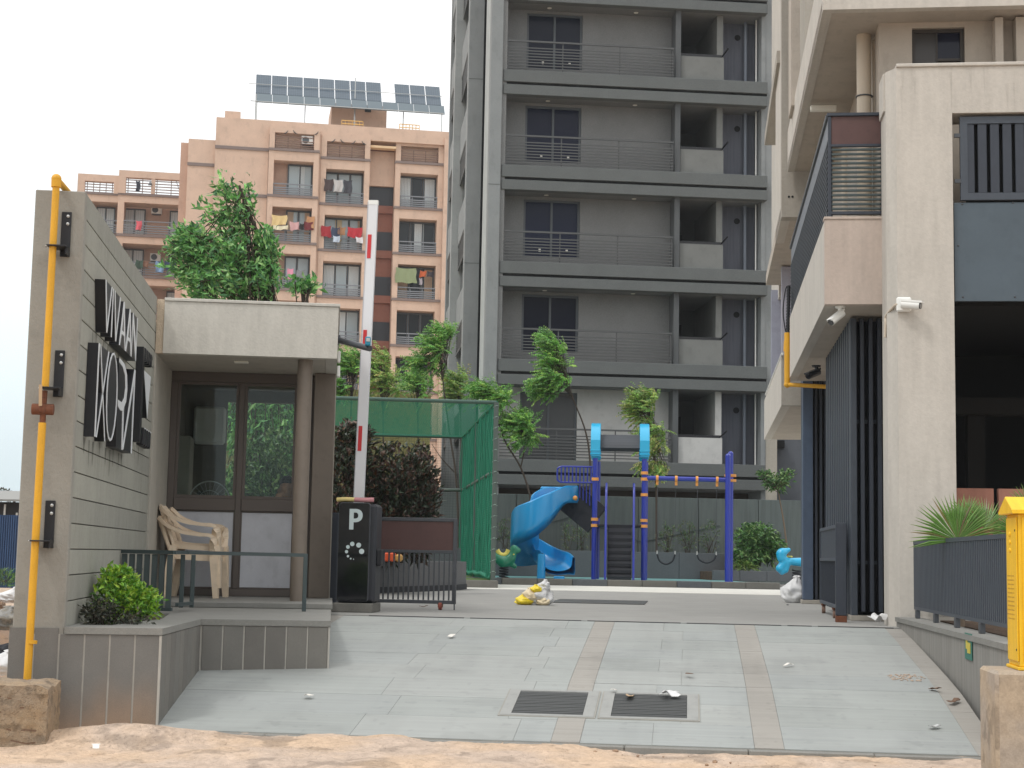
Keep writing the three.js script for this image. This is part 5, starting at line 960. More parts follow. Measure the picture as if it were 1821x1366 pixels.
// ---------------------------------------------------------------- sandy block at the foot of the sign wall
{
  const g = thing('concrete_block', C, [-2.1, -0.7, 11.2], 'crumbling sand-coloured concrete block at the foot of the yellow pipe', 'block');
  const u1 = -1.86, top = -0.277, geo = new THREE.BoxGeometry(0.66, 0.5, 0.5, 34, 24, 24);
  const p = geo.attributes.position; for (let i = 0; i < p.count; i++) { const x = p.getX(i), y = p.getY(i), z = p.getZ(i), n = (f, s) => vnoise(x * f + 50, y * f + z * f * 0.7 + 50, 1024, 1024, s) - 0.5, k = 1 + 0.02 * n(9, 4); p.setXYZ(i, x * k + 0.012 * n(26, 5), y + (y > 0.2 ? 0.03 * n(9, 6) - 0.02 * smooth(0.26, 0.33, Math.abs(x)) : 0) + 0.01 * n(30, 6), z * k + 0.018 * n(24, 7)); }
  geo.computeVertexNormals(); geo.translate(u1 - 0.31, top - 0.25, -11.15);
  part(g, 'mass', geo, mat('#a8937b', 0.95, { map: 'dirt', size: 1.1, bump: 'gravel', bsize: 0.8, bh: 0.012 }));
  { // cracks across the front
    reseed(46); for (let k = 0; k < 4; k++) { const q = []; let u = u1 - 0.5 + rr(0, 0.1), v = top - 0.09 - k * 0.09; for (let i = 0; i < 7; i++) { const a = u + rr(0.05, 0.08), b = v + rr(-0.02, 0.02); q.push(rod(V(u, v, 10.905), V(a, b, 10.905), 0.004, 0.009)); u = a; v = b; if (u > u1 - 0.04) break; } part(g, 'crack', q, M.debris); }
  }
}
// ---------------------------------------------------------------- access covers in the ramp
{
  const mk = (u0, u1, w0, w1, label) => {
    const g = thing('access_cover', E, [(u0 + u1) / 2, rampV((w0 + w1) / 2), (w0 + w1) / 2], label, 'cover', 'access covers in the ramp');
    const sl = (a, b, c, d, l0, l1) => { const q = []; const A = [a, rampV(c) + l1, -c], Bq = [b, rampV(c) + l1, -c], Cq = [b, rampV(d) + l1, -d], D = [a, rampV(d) + l1, -d], lo = (p) => [p[0], p[1] - (l1 - l0), p[2]]; const f = (p, r, s, t) => q.push(...p, ...r, ...s, ...p, ...s, ...t); f(A, Bq, Cq, D); f(lo(A), lo(Bq), Bq, A); f(lo(Bq), lo(Cq), Cq, Bq); f(lo(D), lo(A), A, D); f(lo(Cq), lo(D), D, Cq); return tris(q); };
    const t = 0.055, m = 0.012;
    part(g, 'rim', [sl(u0, u1, w0, w0 + m * 1.2, -0.02, 0.006), sl(u0, u1, w1 - m, w1, -0.02, 0.006), sl(u0, u0 + m, w0 + m * 1.2, w1 - m, -0.02, 0.006), sl(u1 - m, u1, w0 + m * 1.2, w1 - m, -0.02, 0.006)], M.bed);
    part(g, 'cover_frame', [sl(u0 + m, u1 - m, w0 + m * 1.2, w0 + t, -0.02, 0.009), sl(u0 + m, u1 - m, w1 - t, w1 - m, -0.02, 0.009), sl(u0 + m, u0 + t * 1.7, w0 + t, w1 - t, -0.02, 0.009), sl(u1 - t * 1.7, u1 - m, w0 + t, w1 - t, -0.02, 0.009)], M.grateFrame);
    part(g, 'well', sl(u0 + t * 1.7, u1 - t * 1.7, w0 + t, w1 - t, -0.02, 0.001), M.dark);
    const n = 16, W0 = w0 + t + 0.006, W1 = w1 - t - 0.006;
    for (let i = 0; i < n; i++) part(g, 'bar', sl(u0 + t * 1.7 + 0.003, u1 - t * 1.7 - 0.003, lerp(W0, W1, i / n), lerp(W0, W1, (i + 0.62) / n), 0.002, 0.008 + rr(-0.001, 0.001)), M.grate);
  };
  reseed(44);
  mk(-1.384, -0.671, 11.62, 12.4, 'left one of the two barred access covers set in the ramp');
  mk(-0.654, 0.086, 11.62, 12.4, 'right one of the two barred access covers, with litter lying on it');
}
// ---------------------------------------------------------------- bags and litter
function bagGeo(r, h, s, knotDx = 0, knotDz = 0) {
  const g = new THREE.SphereGeometry(1, 36, 26), p = g.attributes.position;
  for (let i = 0; i < p.count; i++) {
    const x = p.getX(i), y = p.getY(i), z = p.getZ(i), t = (y + 1) / 2, a = Math.atan2(z, x);
    const n = (vnoise(Math.cos(a) * 2.4 + 9, Math.sin(a) * 2.4 + y * 2.6 + 9, 512, 512, s) - 0.5) * 0.5 + (vnoise(Math.cos(a) * 7 + 30, Math.sin(a) * 7 + y * 7 + 30, 512, 512, s + 3) - 0.5) * 0.22;
    const prof = t < 0.16 ? lerp(0.7, 1, t / 0.16) : t < 0.55 ? 1 : lerp(1, 0.1, Math.pow((t - 0.55) / 0.45, 0.75)), fl = t > 0.92 ? 1.5 + Math.sin(a * 3 + s) * 0.5 : 1;
    const R = r * prof * (1 + n) * fl, k = smooth(0.5, 1, t);
    p.setXYZ(i, Math.cos(a) * R + knotDx * k, t * h + n * 0.02, Math.sin(a) * R * 0.85 + knotDz * k);
  }
  g.computeVertexNormals(); return g;
}
{
  const [u, v, w] = [0.35, 0, 21.03], g = thing('rubbish_bag', W, [u, 0, w], 'thin plastic bag full of yellow and white rubbish on the drive', 'bag');
  const at = (geo, dx, dy, dz) => geo.translate(u + dx, dy, -w + dz);
  part(g, 'bag_skin', at(bagGeo(0.19, 0.3, 5, 0.1), 0.05, 0.002, 0), M.bag);
  part(g, 'yellow_wrapper', [at(bagGeo(0.115, 0.15, 8), -0.13, 0.004, 0.08), at(bagGeo(0.07, 0.1, 9), 0.02, 0.17, 0.1)], M.bagYellow);
  part(g, 'buff_wrapper', [at(bagGeo(0.1, 0.17, 12), -0.06, 0.06, 0.09), at(bagGeo(0.08, 0.12, 15), 0.12, 0.004, 0.13)], mat('#d9c9a8', 0.5));
  part(g, 'loose_mouth', at(bagGeo(0.085, 0.15, 17, 0.03), 0.12, 0.19, 0.0), M.bag);
  const [a, b, c] = [4.461, 0, 24.76], k = thing('rubbish_bag', W, [a, 0, c], 'full white plastic bag leaning against the far louvre screen', 'bag');
  const gg = bagGeo(0.19, 0.42, 25, 0.04); gg.translate(a, 0.002, -c); part(k, 'bag_skin', gg, M.bag);
}
const scrap = (s, L, Wd, lift) => { reseed(s); const g = new THREE.BoxGeometry(L, 0.004, Wd, 8, 1, 6), p = g.attributes.position; for (let i = 0; i < p.count; i++) { const x = p.getX(i), z = p.getZ(i), n = vnoise(x * 22 + 60 + s * 3, z * 22 + 60, 2048, 2048, s); p.setXYZ(i, x * (0.8 + 0.5 * vnoise(z * 30 + 90, s * 7 + 5, 512, 512, s)), p.getY(i) + lift * n, z * (0.8 + 0.4 * vnoise(x * 30 + 70, s * 5 + 9, 512, 512, s))); } g.computeVertexNormals(); return g; };
function litter(name, label, cat, px, size, m, s, lift = 0.03, group) {
  // px: [u, w] on the ramp or ground, in the entrance frame
  const [u, v, w] = px, g = scrap(s, size[0], size[1], lift); g.rotateY(s * 1.3); g.translate(u, v + 0.011, -w);
  return solo(name, E, [u, v, w], g, m, label, cat, group);
}
const onRamp = (u, w) => [u, rampV(w), w];
litter('paper_scrap', 'small white paper scrap near the gate, left of centre on the ramp', 'litter', onRamp(-2.195, 14.693), [0.08, 0.05], M.paper, 1);
litter('paper_scrap', 'white paper scrap lying left of the access covers', 'litter', onRamp(-2.876, 11.937), [0.06, 0.05], M.paper, 2);
litter('paper_scrap', 'pale scrap at the far right of the ramp beside the tan strip', 'litter', onRamp(0.84, 13.591), [0.09, 0.03], M.paper, 3);
litter('dry_leaf', 'small dry leaf lying above the right access cover', 'leaf', onRamp(0.009, 12.996), [0.07, 0.03], M.debris, 4);
litter('plastic_scrap', 'crumpled white plastic on the right access cover', 'litter', onRamp(-0.135, 12.253), [0.13, 0.1], M.bag, 5, 0.06);
litter('cardboard_scrap', 'pale brown cardboard strip on the right access cover', 'litter', onRamp(-0.442, 12.218), [0.16, 0.05], M.cardboard, 6, 0.04);
litter('paper_scrap', 'tiny white scrap at the corner of the right access cover', 'litter', onRamp(-0.57, 12.375), [0.03, 0.06], M.paper, 7);
litter('dry_leaf', 'brown twiggy leaf litter by the foot of the concrete pedestal', 'leaf', onRamp(1.992, 12.348), [0.12, 0.05], M.debris, 8, 0.03);
litter('dry_leaf', 'dark curled leaf beside the right retaining wall', 'leaf', onRamp(1.905, 12.73), [0.1, 0.05], M.debris, 9, 0.03);
litter('foil_scrap', 'silvery scrap near the right front corner of the ramp', 'litter', onRamp(1.736, 11.621), [0.08, 0.04], M.steel, 10);
{
  reseed(47); const c = [1.759, 13.237], q = [];
  for (let i = 0; i < 90; i++) { const a = rr(0, 6.283), k = Math.sqrt(rnd()), u = c[0] + Math.cos(a) * k * 0.15, w = c[1] + Math.sin(a) * k * 0.16, s = new THREE.IcosahedronGeometry(rr(0.004, 0.011), 0); s.scale(1.3, 0.6, 1.1); s.translate(u, rampV(w) + 0.003, -w); q.push(flat(s)); }
  solo('gravel_patch', E, [c[0], rampV(c[1]), c[1]], q, M.sand, 'thin patch of spilt gravel on the right side of the ramp', null).userData.kind = 'stuff';
}
litter('foil_scrap', 'blue and silver wrapper at the edge of the sand below the ramp', 'litter', [-1.296, -0.69, 11.438], [0.07, 0.05], mat('#8fa0aa', 0.3), 12, 0.04);
litter('paper_scrap', 'white scrap on the sand right of the middle', 'litter', [-0.04, -0.69, 11.277], [0.05, 0.03], M.paper, 13);
litter('plastic_sheet', 'crumpled clear plastic sheet at the foot of the louvre screen', 'litter', [1.941, 0, 16.712], [0.16, 0.12], M.bag, 14, 0.12);
litter('twig', 'dark twig lying under the left gate leaf', 'twig', [-3.13, 0, 18.636], [0.1, 0.02], M.debris, 15, 0.03);
litter('paper_scrap', 'pale fragment on the sand at the left below the planter', 'litter', [-3.782, -0.66, 9.957], [0.07, 0.05], M.paper, 16);
litter('dark_scrap', 'flat dark scrap by the white bag on the right', 'litter', [1.395, 0, 22.826], [0.09, 0.03], M.rubber, 18, 0.02);
{ // pebbles and clods strewn over the sand
  reseed(52); const list = [];
  for (let i = 0; i < 1100; i++) { const u = rnd() < 0.35 ? rr(-3.2, -0.9) : rr(-4, 4), w = rr(8.6, 10.95), r = Math.pow(rnd(), 4) * 0.03 + 0.003, g = new THREE.IcosahedronGeometry(r, 0); g.scale(1, 0.6, rr(0.6, 1.2)); g.rotateY(rr(0, 6)); g.translate(u, -0.668 - 0.07 * smooth(10.8, 9, w) + r * 0.1, -w); list.push(flat(g)); }
  const o = solo('pebbles', E, [0, -0.69, 10], list, M.rubble, 'scattered pebbles and clods on the sandy ground', null); o.userData.kind = 'stuff';
}

// ---------------------------------------------------------------- play area: kerb, floor, planters
{
  struct('play_floor', T, [0, 0, 38], plate([[-4.2, 35.75], [9.5, 35.75], [9.5, 46], [-4.2, 46]], 0, 0.13), M.teal, 'blue-green rubber floor of the play area');
  const k = thing('kerb', T, [0, 0, 35.6], 'long dark grey stone kerb edging the play area', 'kerb');
  for (let i = 0; i < 15; i++) part(k, 'kerb_stone', bx(-2.2 + i * 0.8 + 0.006, -2.2 + (i + 1) * 0.8 - 0.006, 0.001, 0.15, 35.5, 35.74, 0.01), i % 3 ? M.kerb : M.planterGrey);
  const n = thing('kerb', T, [0.0, 0, 31.6], 'short dark kerb under the green net cage', 'kerb');
  for (let i = 0; i < 9; i++) part(n, 'kerb_stone', bx(2.945 - (i + 1) * 0.7 + 0.005, 2.945 - i * 0.7 - 0.005, 0.001, 0.15, 31.5, 31.72, 0.01), M.kerb);
  struct('turf', T, [-3, 0, 36], plate([[-3.7, 31.72], [2.955, 31.72], [2.955, 41.6], [-3.7, 41.6]], 0.005, 0.14), mat('#55702f', 0.95, { map: 'dirt', size: 1.5 }), 'strip of green turf inside the net cage');
  const p = thing('planter_wall', T, [4, 0, 41], 'long low grey planter wall behind the play frame', 'planter');
  const top = 0.816;
  for (let i = 0; i < 7; i++) part(p, 'panel', bx(-2.2 + i * 1.8 + 0.004, -2.2 + (i + 1) * 1.8 - 0.004, 0.131, top, 41, 41.14, 0.006), M.planterGrey);
  part(p, 'soil', bx(-2.2, 10.4, 0.132, top - 0.06, 41.141, 43), M.soil);
  const q = thing('planter_wall', T, [7.4, 0, 39.5], 'lower grey planter wall in front of the leafy bush on the right', 'planter');
  const qt = 0.384, qu = 9.159;
  for (let i = 0; i < 4; i++) part(q, 'panel', bx(qu + i * 0.7 + 0.004, qu + (i + 1) * 0.7 - 0.004, 0.131, qt, 39.5, 39.62, 0.006), M.planterGrey);
  part(q, 'soil', bx(qu, qu + 2.8, 0.132, qt - 0.04, 39.621, 40.98), M.soil);
  const b = thing('garden_wall', T, [4, 0, 43.2], 'tall dull green-grey boundary wall between play area and grey tower', 'wall');
  const bt = 2.345, cuts = [-4.4, -2.4, -0.4, 1.52, 3.0, 4.5, 6.2, 7.9, 9.6, 11.3, 13.2];
  for (let i = 0; i + 1 < cuts.length; i++) part(b, 'panel', bx(cuts[i] + 0.008, cuts[i + 1] - 0.008, 0, bt, 43.2, 43.4, 0.008), M.planterGreen);
  // raised zigzag band across the panels
  const z = [[0.6, 1.25], [2.2, 1.7], [3.6, 1.0], [6.0, 1.75], [8.0, 1.1], [10.2, 1.6]]; const bands = []; for (let i = 0; i + 1 < z.length; i++) bands.push(rod(V(z[i][0], z[i][1], 43.195), V(z[i + 1][0], z[i + 1][1], 43.195), 0.035, 0.02));
  part(b, 'zigzag_band', bands, mat('#434d4d', 0.9));
}
// ---------------------------------------------------------------- play frame
{
  const w = 37.50, g = thing('play_frame', Y, [-0.015, 0.13, 37.50], 'blue and cyan climbing frame with steps, curved slide and swing beam', 'play frame');
  const X = (x, y) => x;
  const p1 = -0.598, p2 = 0.569, p3 = 2.549, fl = 0.13, hTop = 2.997, bw = 38.80;
  const r = 0.062;
  for (const [u, d] of [[p1, w], [p2, w], [p1 + 0.05, bw], [p2 + 0.05, bw]]) part(g, 'post', cyl(V(u, fl, d), V(u, hTop, d), r, r, 16), M.blue);
  part(g, 'beam_post', [cyl(V(p3 - 0.02, fl, w - 0.15), V(p3 - 0.02, 3.083, w - 0.15), r * 1.05, r * 1.05, 16), ball(V(p3 - 0.02, 3.083, w - 0.15), r * 1.05)], M.blue);
  part(g, 'beam_post', [cyl(V(p3 + 0.09, fl, w + 0.55), V(p3 + 0.09, 3.165 + 0.02, w + 0.55), r * 1.05, r * 1.05, 16), ball(V(p3 + 0.09, 3.165 + 0.02, w + 0.55), r * 1.05)], M.blue);
  const bv = 2.536;
  part(g, 'swing_beam', cyl(V(p2, 2.547, w), V(p3, 2.525, w), 0.055, 0.055, 16), M.blue);
  const collar = (u, v, d, rr0 = 0.085, h = 0.07) => cyl(V(u, v - h / 2, d), V(u, v + h / 2, d), rr0, rr0, 16);
  for (const [x, y] of [[1057, 855], [1057, 927], [1057, 938], [1145, 844], [1145, 855], [1145, 883], [1145, 929], [1145, 939]]) { const u = x < 1100 ? p1 : p2; part(g, 'post_clamp', collar(u, 4.781 + (683 - y) * 0.01322 + (x - 1100) * 0.0002, w), M.clampOrange); }
  for (const y of [847, 856]) part(g, 'post_clamp', collar(p3 + 0.06, 4.812 + (683 - y) * 0.01322, w + 0.2, 0.14, 0.06), M.clampOrange);
  for (const x of [1168, 1202, 1239, 1275]) { const u = lerp(p2, p3, (x - 1145) / 150), v = lerp(2.547, 2.525, (x - 1145) / 150); part(g, 'hanger', [cyl(V(u - 0.03, v, w), V(u + 0.03, v, w), 0.075, 0.075, 14), bx(u - 0.03, u + 0.03, v - 0.16, v - 0.06, w - 0.012, w + 0.012, 0.005)], M.clampOrange); }
  // roof: two cyan arches joined by a dark mesh tunnel
  const at = 3.77, ab = 3.166;
  for (const u of [p1, p2]) {
    const hw = 0.75, mid = (w + bw) / 2, s = new THREE.Shape(); s.moveTo(-hw, 0); s.lineTo(-hw, (at - ab) - 0.35); s.absarc(0, at - ab - 0.35 - 0.4, 0.85, Math.PI * 0.84, Math.PI * 0.16, true); s.lineTo(hw, 0); s.lineTo(hw - 0.1, 0); s.lineTo(hw - 0.1, 0.2); s.absarc(0, -0.02, 0.68, Math.PI * 0.1, Math.PI * 0.9, false); s.lineTo(-hw + 0.1, 0);
    const e = new THREE.ExtrudeGeometry(s, { depth: 0.2, bevelEnabled: true, bevelSize: 0.015, bevelThickness: 0.015, bevelSegments: 2, curveSegments: 16 }); e.translate(0, ab, -0.1); e.rotateY(Math.PI / 2); e.translate(u, 0, -mid);
    const a = part(g, 'roof_arch', e, M.cyan);
    for (const d of [w, bw]) part(g, 'arch_sleeve', [bx(u - 0.11, u + 0.11, ab - 0.14, ab + 0.03, d - 0.1, d + 0.1, 0.02), bx(u - 0.125, u + 0.125, ab + 0.0, ab + 0.04, d - 0.12, d + 0.12, 0.012), bx(u - 0.125, u + 0.125, ab - 0.09, ab - 0.05, d - 0.12, d + 0.12, 0.012)], M.cyan, a);
  }
  { const q = [], R = 0.66, c = 3.166, mid = (w + bw) / 2; for (let i = 0; i < 16; i++) { const f = (k) => [Math.sin(lerp(-1.25, 1.25, k / 16)) * R, c - 0.06 + Math.cos(lerp(-1.25, 1.25, k / 16)) * 0.52 - 0.02]; const [z0, y0] = f(i), [z1, y1] = f(i + 1); q.push(rod(V((p1 + p2) / 2, y0, mid - z0), V((p1 + p2) / 2, y1, mid - z1), p2 - p1 - 0.2, 0.012)); } part(g, 'mesh_roof', q, M.mesh); }
  // deck, steps with hand rails
  const dk = 1.433;
  part(g, 'deck', bx(p1 - 0.04, p2 + 0.06, dk - 0.05, dk, w - 0.05, bw + 0.1, 0.01), M.rubber);
  const sx0 = -0.279, sx1 = 0.28, sN = 9, sw0 = 36.55, sw1 = w - 0.05;
  for (let i = 0; i < sN; i++) { const v = lerp(fl + 0.1, dk - 0.02, i / (sN - 1)), d = lerp(sw0, sw1, i / (sN - 1)); part(g, 'step', bx(sx0, sx1, v - 0.085, v, d, d + 0.16, 0.006), M.rubber); }
  part(g, 'riser_sheet', rod(V((sx0 + sx1) / 2, fl + 0.02, sw0 + 0.05), V((sx0 + sx1) / 2, dk - 0.06, sw1 + 0.03), sx1 - sx0, 0.012), M.rubber);
  for (const u of [sx0 - 0.045, sx1 + 0.045]) {
    part(g, 'stringer', rod(V(u, fl, sw0 - 0.02), V(u, dk, sw1), 0.05, 0.12), M.blue);
    const hv = 2.391;
    part(g, 'hand_rail', [tube([V(u, fl + 0.02, sw0 - 0.05), V(u, fl + 0.9, sw0 + 0.12), V(u, hv - 0.25, sw1 - 0.35), V(u, hv - 0.05, sw1 - 0.15), V(u, hv, w - 0.05), V(u + (u < 1.9 ? -0.12 : 0.12) * 0 , hv, w + 0.1)], 0.028, 40, 8), cyl(V(u, hv - 0.55, sw1 - 0.1), V(u, fl + 0.4, sw0 + 0.15), 0.022, 0.022, 8)], M.blue);
  }
  // barrier panel towards the slide
  const l = -1.517, rT = 2.811, rB = 2.433, d = 37.90;
  const panelG = [tube([V(p1 - 0.02, rB, d), V(l + 0.1, rB, d), V(l + 0.01, rB + 0.05, d), V(l, (rB + rT) / 2, d), V(l + 0.01, rT - 0.05, d), V(l + 0.1, rT, d), V(p1 - 0.02, rT, d)], 0.022, 60, 8, false, 0.1)];
  const bp = part(g, 'barrier', panelG, M.blue);
  for (let i = 0; i < 9; i++) { const u = lerp(l + 0.1, p1 - 0.1, i / 8); part(g, 'bar', cyl(V(u, rB, d), V(u, rT, d), 0.019, 0.019, 8), M.blue, bp); }
  part(g, 'barrier', [0, 1, 2, 3, 4].map((i) => cyl(V(p1 - 0.05 - i * 0.08, 1.806 + 0.02 + i * 0.06, d + 0.05), V(p1 - 0.05 - i * 0.08, rB, d + 0.05), 0.015, 0.015, 6)), M.blue);
  part(g, 'climbing_ramp', rod(V(-1.233, 2.092, 38.2), V(-0.543, 1.542, 38), 0.09, 0.75), M.rubber);
  part(g, 'ramp_clamp', ball(V(-1.075, 2.056, 37.9), 0.06), M.clampOrange);
  // slide: a trough that curls round the front to the left, behind and out again; its outer wall hangs low as a skirt
  {
    const path = [[-1.236, 2.068, 38.3], [-1.588, 2.02, 37.9], [-1.95, 1.756, 37.4], [-2.208, 1.431, 37.35], [-2.28, 1.104, 37.75], [-2.135, 0.801, 38.15], [-1.827, 0.564, 38.05], [-1.559, 0.464, 37.5], [-1.426, 0.352, 36.85]].map((p) => V(...p));
    const cv = new THREE.CatmullRomCurve3(path), N = 72, up = new THREE.Vector3(0, 1, 0), rings = [];
    for (let i = 0; i <= N; i++) {
      const t = i / N, p = cv.getPoint(t), d = cv.getTangent(t); d.y = 0; d.normalize();
      const x = new THREE.Vector3().crossVectors(d, up).normalize(), hw = lerp(0.27, 0.36, smooth(0.65, 1, t)), skirt = 0.12 + 0.4 * smooth(0.08, 0.3, t) * (1 - smooth(0.55, 0.75, t)), wo = 0.28 + 0.1 * smooth(0.1, 0.4, t) * (1 - smooth(0.6, 0.85, t)), wi = 0.26 + 0.1 * smooth(0.75, 1, t);
      const S = [[-hw - 0.03, -skirt], [-hw - 0.05, -skirt * 0.4], [-hw - 0.04, wo - 0.02], [-hw - 0.015, wo + 0.02], [-hw + 0.015, wo]]; // outer lip
      for (let k = 0; k <= 8; k++) { const a = Math.PI * (1 + k / 8); S.push([Math.cos(a) * (hw - 0.03), Math.sin(a) * 0.16 + 0.12]); }
      S.push([hw - 0.015, wi], [hw + 0.015, wi + 0.02], [hw + 0.03, wi], [hw + 0.02, 0.0], [hw * 0.6, -0.1], [0, -0.13], [-hw * 0.7, -0.1]);
      rings.push(S.map(([a, b]) => { const q = p.clone().addScaledVector(x, a); q.y += b; return [q.x, q.y, q.z]; }));
    }
    const q = [], m = rings[0].length, id = [], pos = rings.flat(2);
    for (let i = 0; i < N; i++) for (let j = 0; j < m; j++) { const A = i * m + j, Bq = i * m + (j + 1) % m; id.push(A, Bq, A + m, Bq, Bq + m, A + m); }
    const geo = new THREE.BufferGeometry(); geo.setAttribute('position', new THREE.Float32BufferAttribute(pos, 3)); geo.setIndex(id); geo.computeVertexNormals();
    part(g, 'slide', geo, M.slide);
  }
  part(g, 'slide_mouth', bx(-1.939, -1.254, 1.97, 2.339, 38.30, 38.38, 0.03), M.slide);
  part(g, 'slide_leg', [cyl(V(-1.809, 0.709, 36.8), V(-1.809, 0.13, 36.80), 0.09, 0.1, 12), bx(-1.505, -1.258, 0.13, 0.2, 36.50, 36.70, 0.01)], M.slide);
  part(g, 'slide_badge', bx(-1.507, -1.358, 2.156, 2.251, 38.29, 38.30), mat('#a8527a', 0.5));
  // swings
  for (const [xa, xb, sag, label] of [[1169, 1201, 1003, 'left swing on chains with a sagging black strap seat'], [1240, 1274, 1000, 'right swing on chains beside the blue beam posts']]) {
    const k = (x) => lerp(p2, p3, (x - 1145) / 150), top = bv - 0.17, ua = k(xa), ub = k(xb), low = 0.836, lv = lerp(0.52, 0.572, xa > 1200 ? 1 : 0);
    const s = thing('swing', Y, [(ua + ub) / 2, lv, w], label, 'swing', 'swings on the blue beam');
    for (const u of [ua, ub]) { part(s, 'chain', cyl(V(u, low, w), V(u, top, w), 0.006, 0.006, 5), M.gate); part(s, 'hook', bx(u - 0.015, u + 0.015, low - 0.09, low, w - 0.012, w + 0.012), M.steel); }
    part(s, 'strap_seat', tube([V(ua, low - 0.08, w), V(ua + 0.06, lerp(low, lv, 0.75), w), V((ua + ub) / 2, lv, w), V(ub - 0.06, lerp(low, lv, 0.75), w), V(ub, low - 0.08, w)], 0.022, 24, 6), M.rubber);
  }
}
function spring(g, u, w, v0, v1, r) { const pts = []; for (let i = 0; i <= 60; i++) { const a = i / 60 * Math.PI * 2 * 4.5; pts.push(V(u + Math.cos(a) * r, lerp(v0, v1, i / 60), w + Math.sin(a) * r)); } part(g, 'spring', tube(pts, 0.016, 120, 6), M.rubber); part(g, 'base_plate', cyl(V(u, v0 - 0.02, w), V(u, v0, w), r * 1.5, r * 1.5, 18), M.rubber); }
{
  // green animal spring rider beside the cage
  const w = 36.3, u = 3.516, g = thing('spring_rider', T, [u, 0.13, w], 'green animal-shaped spring rider with a yellow seat beside the net cage', 'spring rider');
  const P = (x, y, dw = 0) => V(u + (x - 896) * 0.01297, 0.499 + (1000 - y) * 0.01297, w + dw);
  spring(g, u, w, 0.15, 0.421, 0.1);
  part(g, 'body', [blob([[P(881, 992), P(896, 1000), 0.1, 0.13], [P(896, 1000), P(908, 993), 0.13, 0.11], [P(908, 992), P(914, 978), 0.1, 0.085], [P(914, 976), P(921, 979), 0.085, 0.06], [P(879, 990), P(878, 980), 0.06, 0.04], [P(905, 1000), P(915, 1007), 0.07, 0.055]], 50, 0.018)], mat('#0e7a5a', 0.35, { clearcoat: 0.4 }));
  part(g, 'seat', tube([P(883, 979), P(888, 986), P(895, 988), P(901, 985), P(904, 978)], 0.06, 16, 8), mat('#e3d36a', 0.5));
  part(g, 'handle', cyl(P(912, 986, -0.2), P(912, 986, 0.2), 0.016), mat('#e3d36a', 0.5));
  const x = 36.6, v = 10.435, h = thing('spring_rider', T, [v, 0.13, x], 'bright blue dolphin-like spring rider half hidden by the far louvre screen', 'spring rider');
  const Q = (a, b, dw = 0) => V(v + (a - 1412) * 0.01307, 0.626 + (1000 - b) * 0.01307, x + dw);
  spring(h, 10.503, x, 0.15, 0.442, 0.1);
  part(h, 'body', [blob([[Q(1402, 978), Q(1391, 983), 0.05, 0.1], [Q(1391, 983), Q(1388, 990), 0.1, 0.1], [Q(1388, 985), Q(1390, 994), 0.11, 0.1], [Q(1390, 994), Q(1400, 1000), 0.1, 0.09], [Q(1400, 999), Q(1440, 1000), 0.08, 0.12], [Q(1394, 1002), Q(1386, 1012), 0.1, 0.09], [Q(1386, 1012), Q(1390, 1018), 0.09, 0.07], [Q(1398, 1005), Q(1396, 1014), 0.09, 0.08]], 90, 0.016)], M.cyan);
  part(h, 'handle', cyl(Q(1404, 990, -0.2), Q(1404, 990, 0.2), 0.016), mat('#e3d36a', 0.5));
}
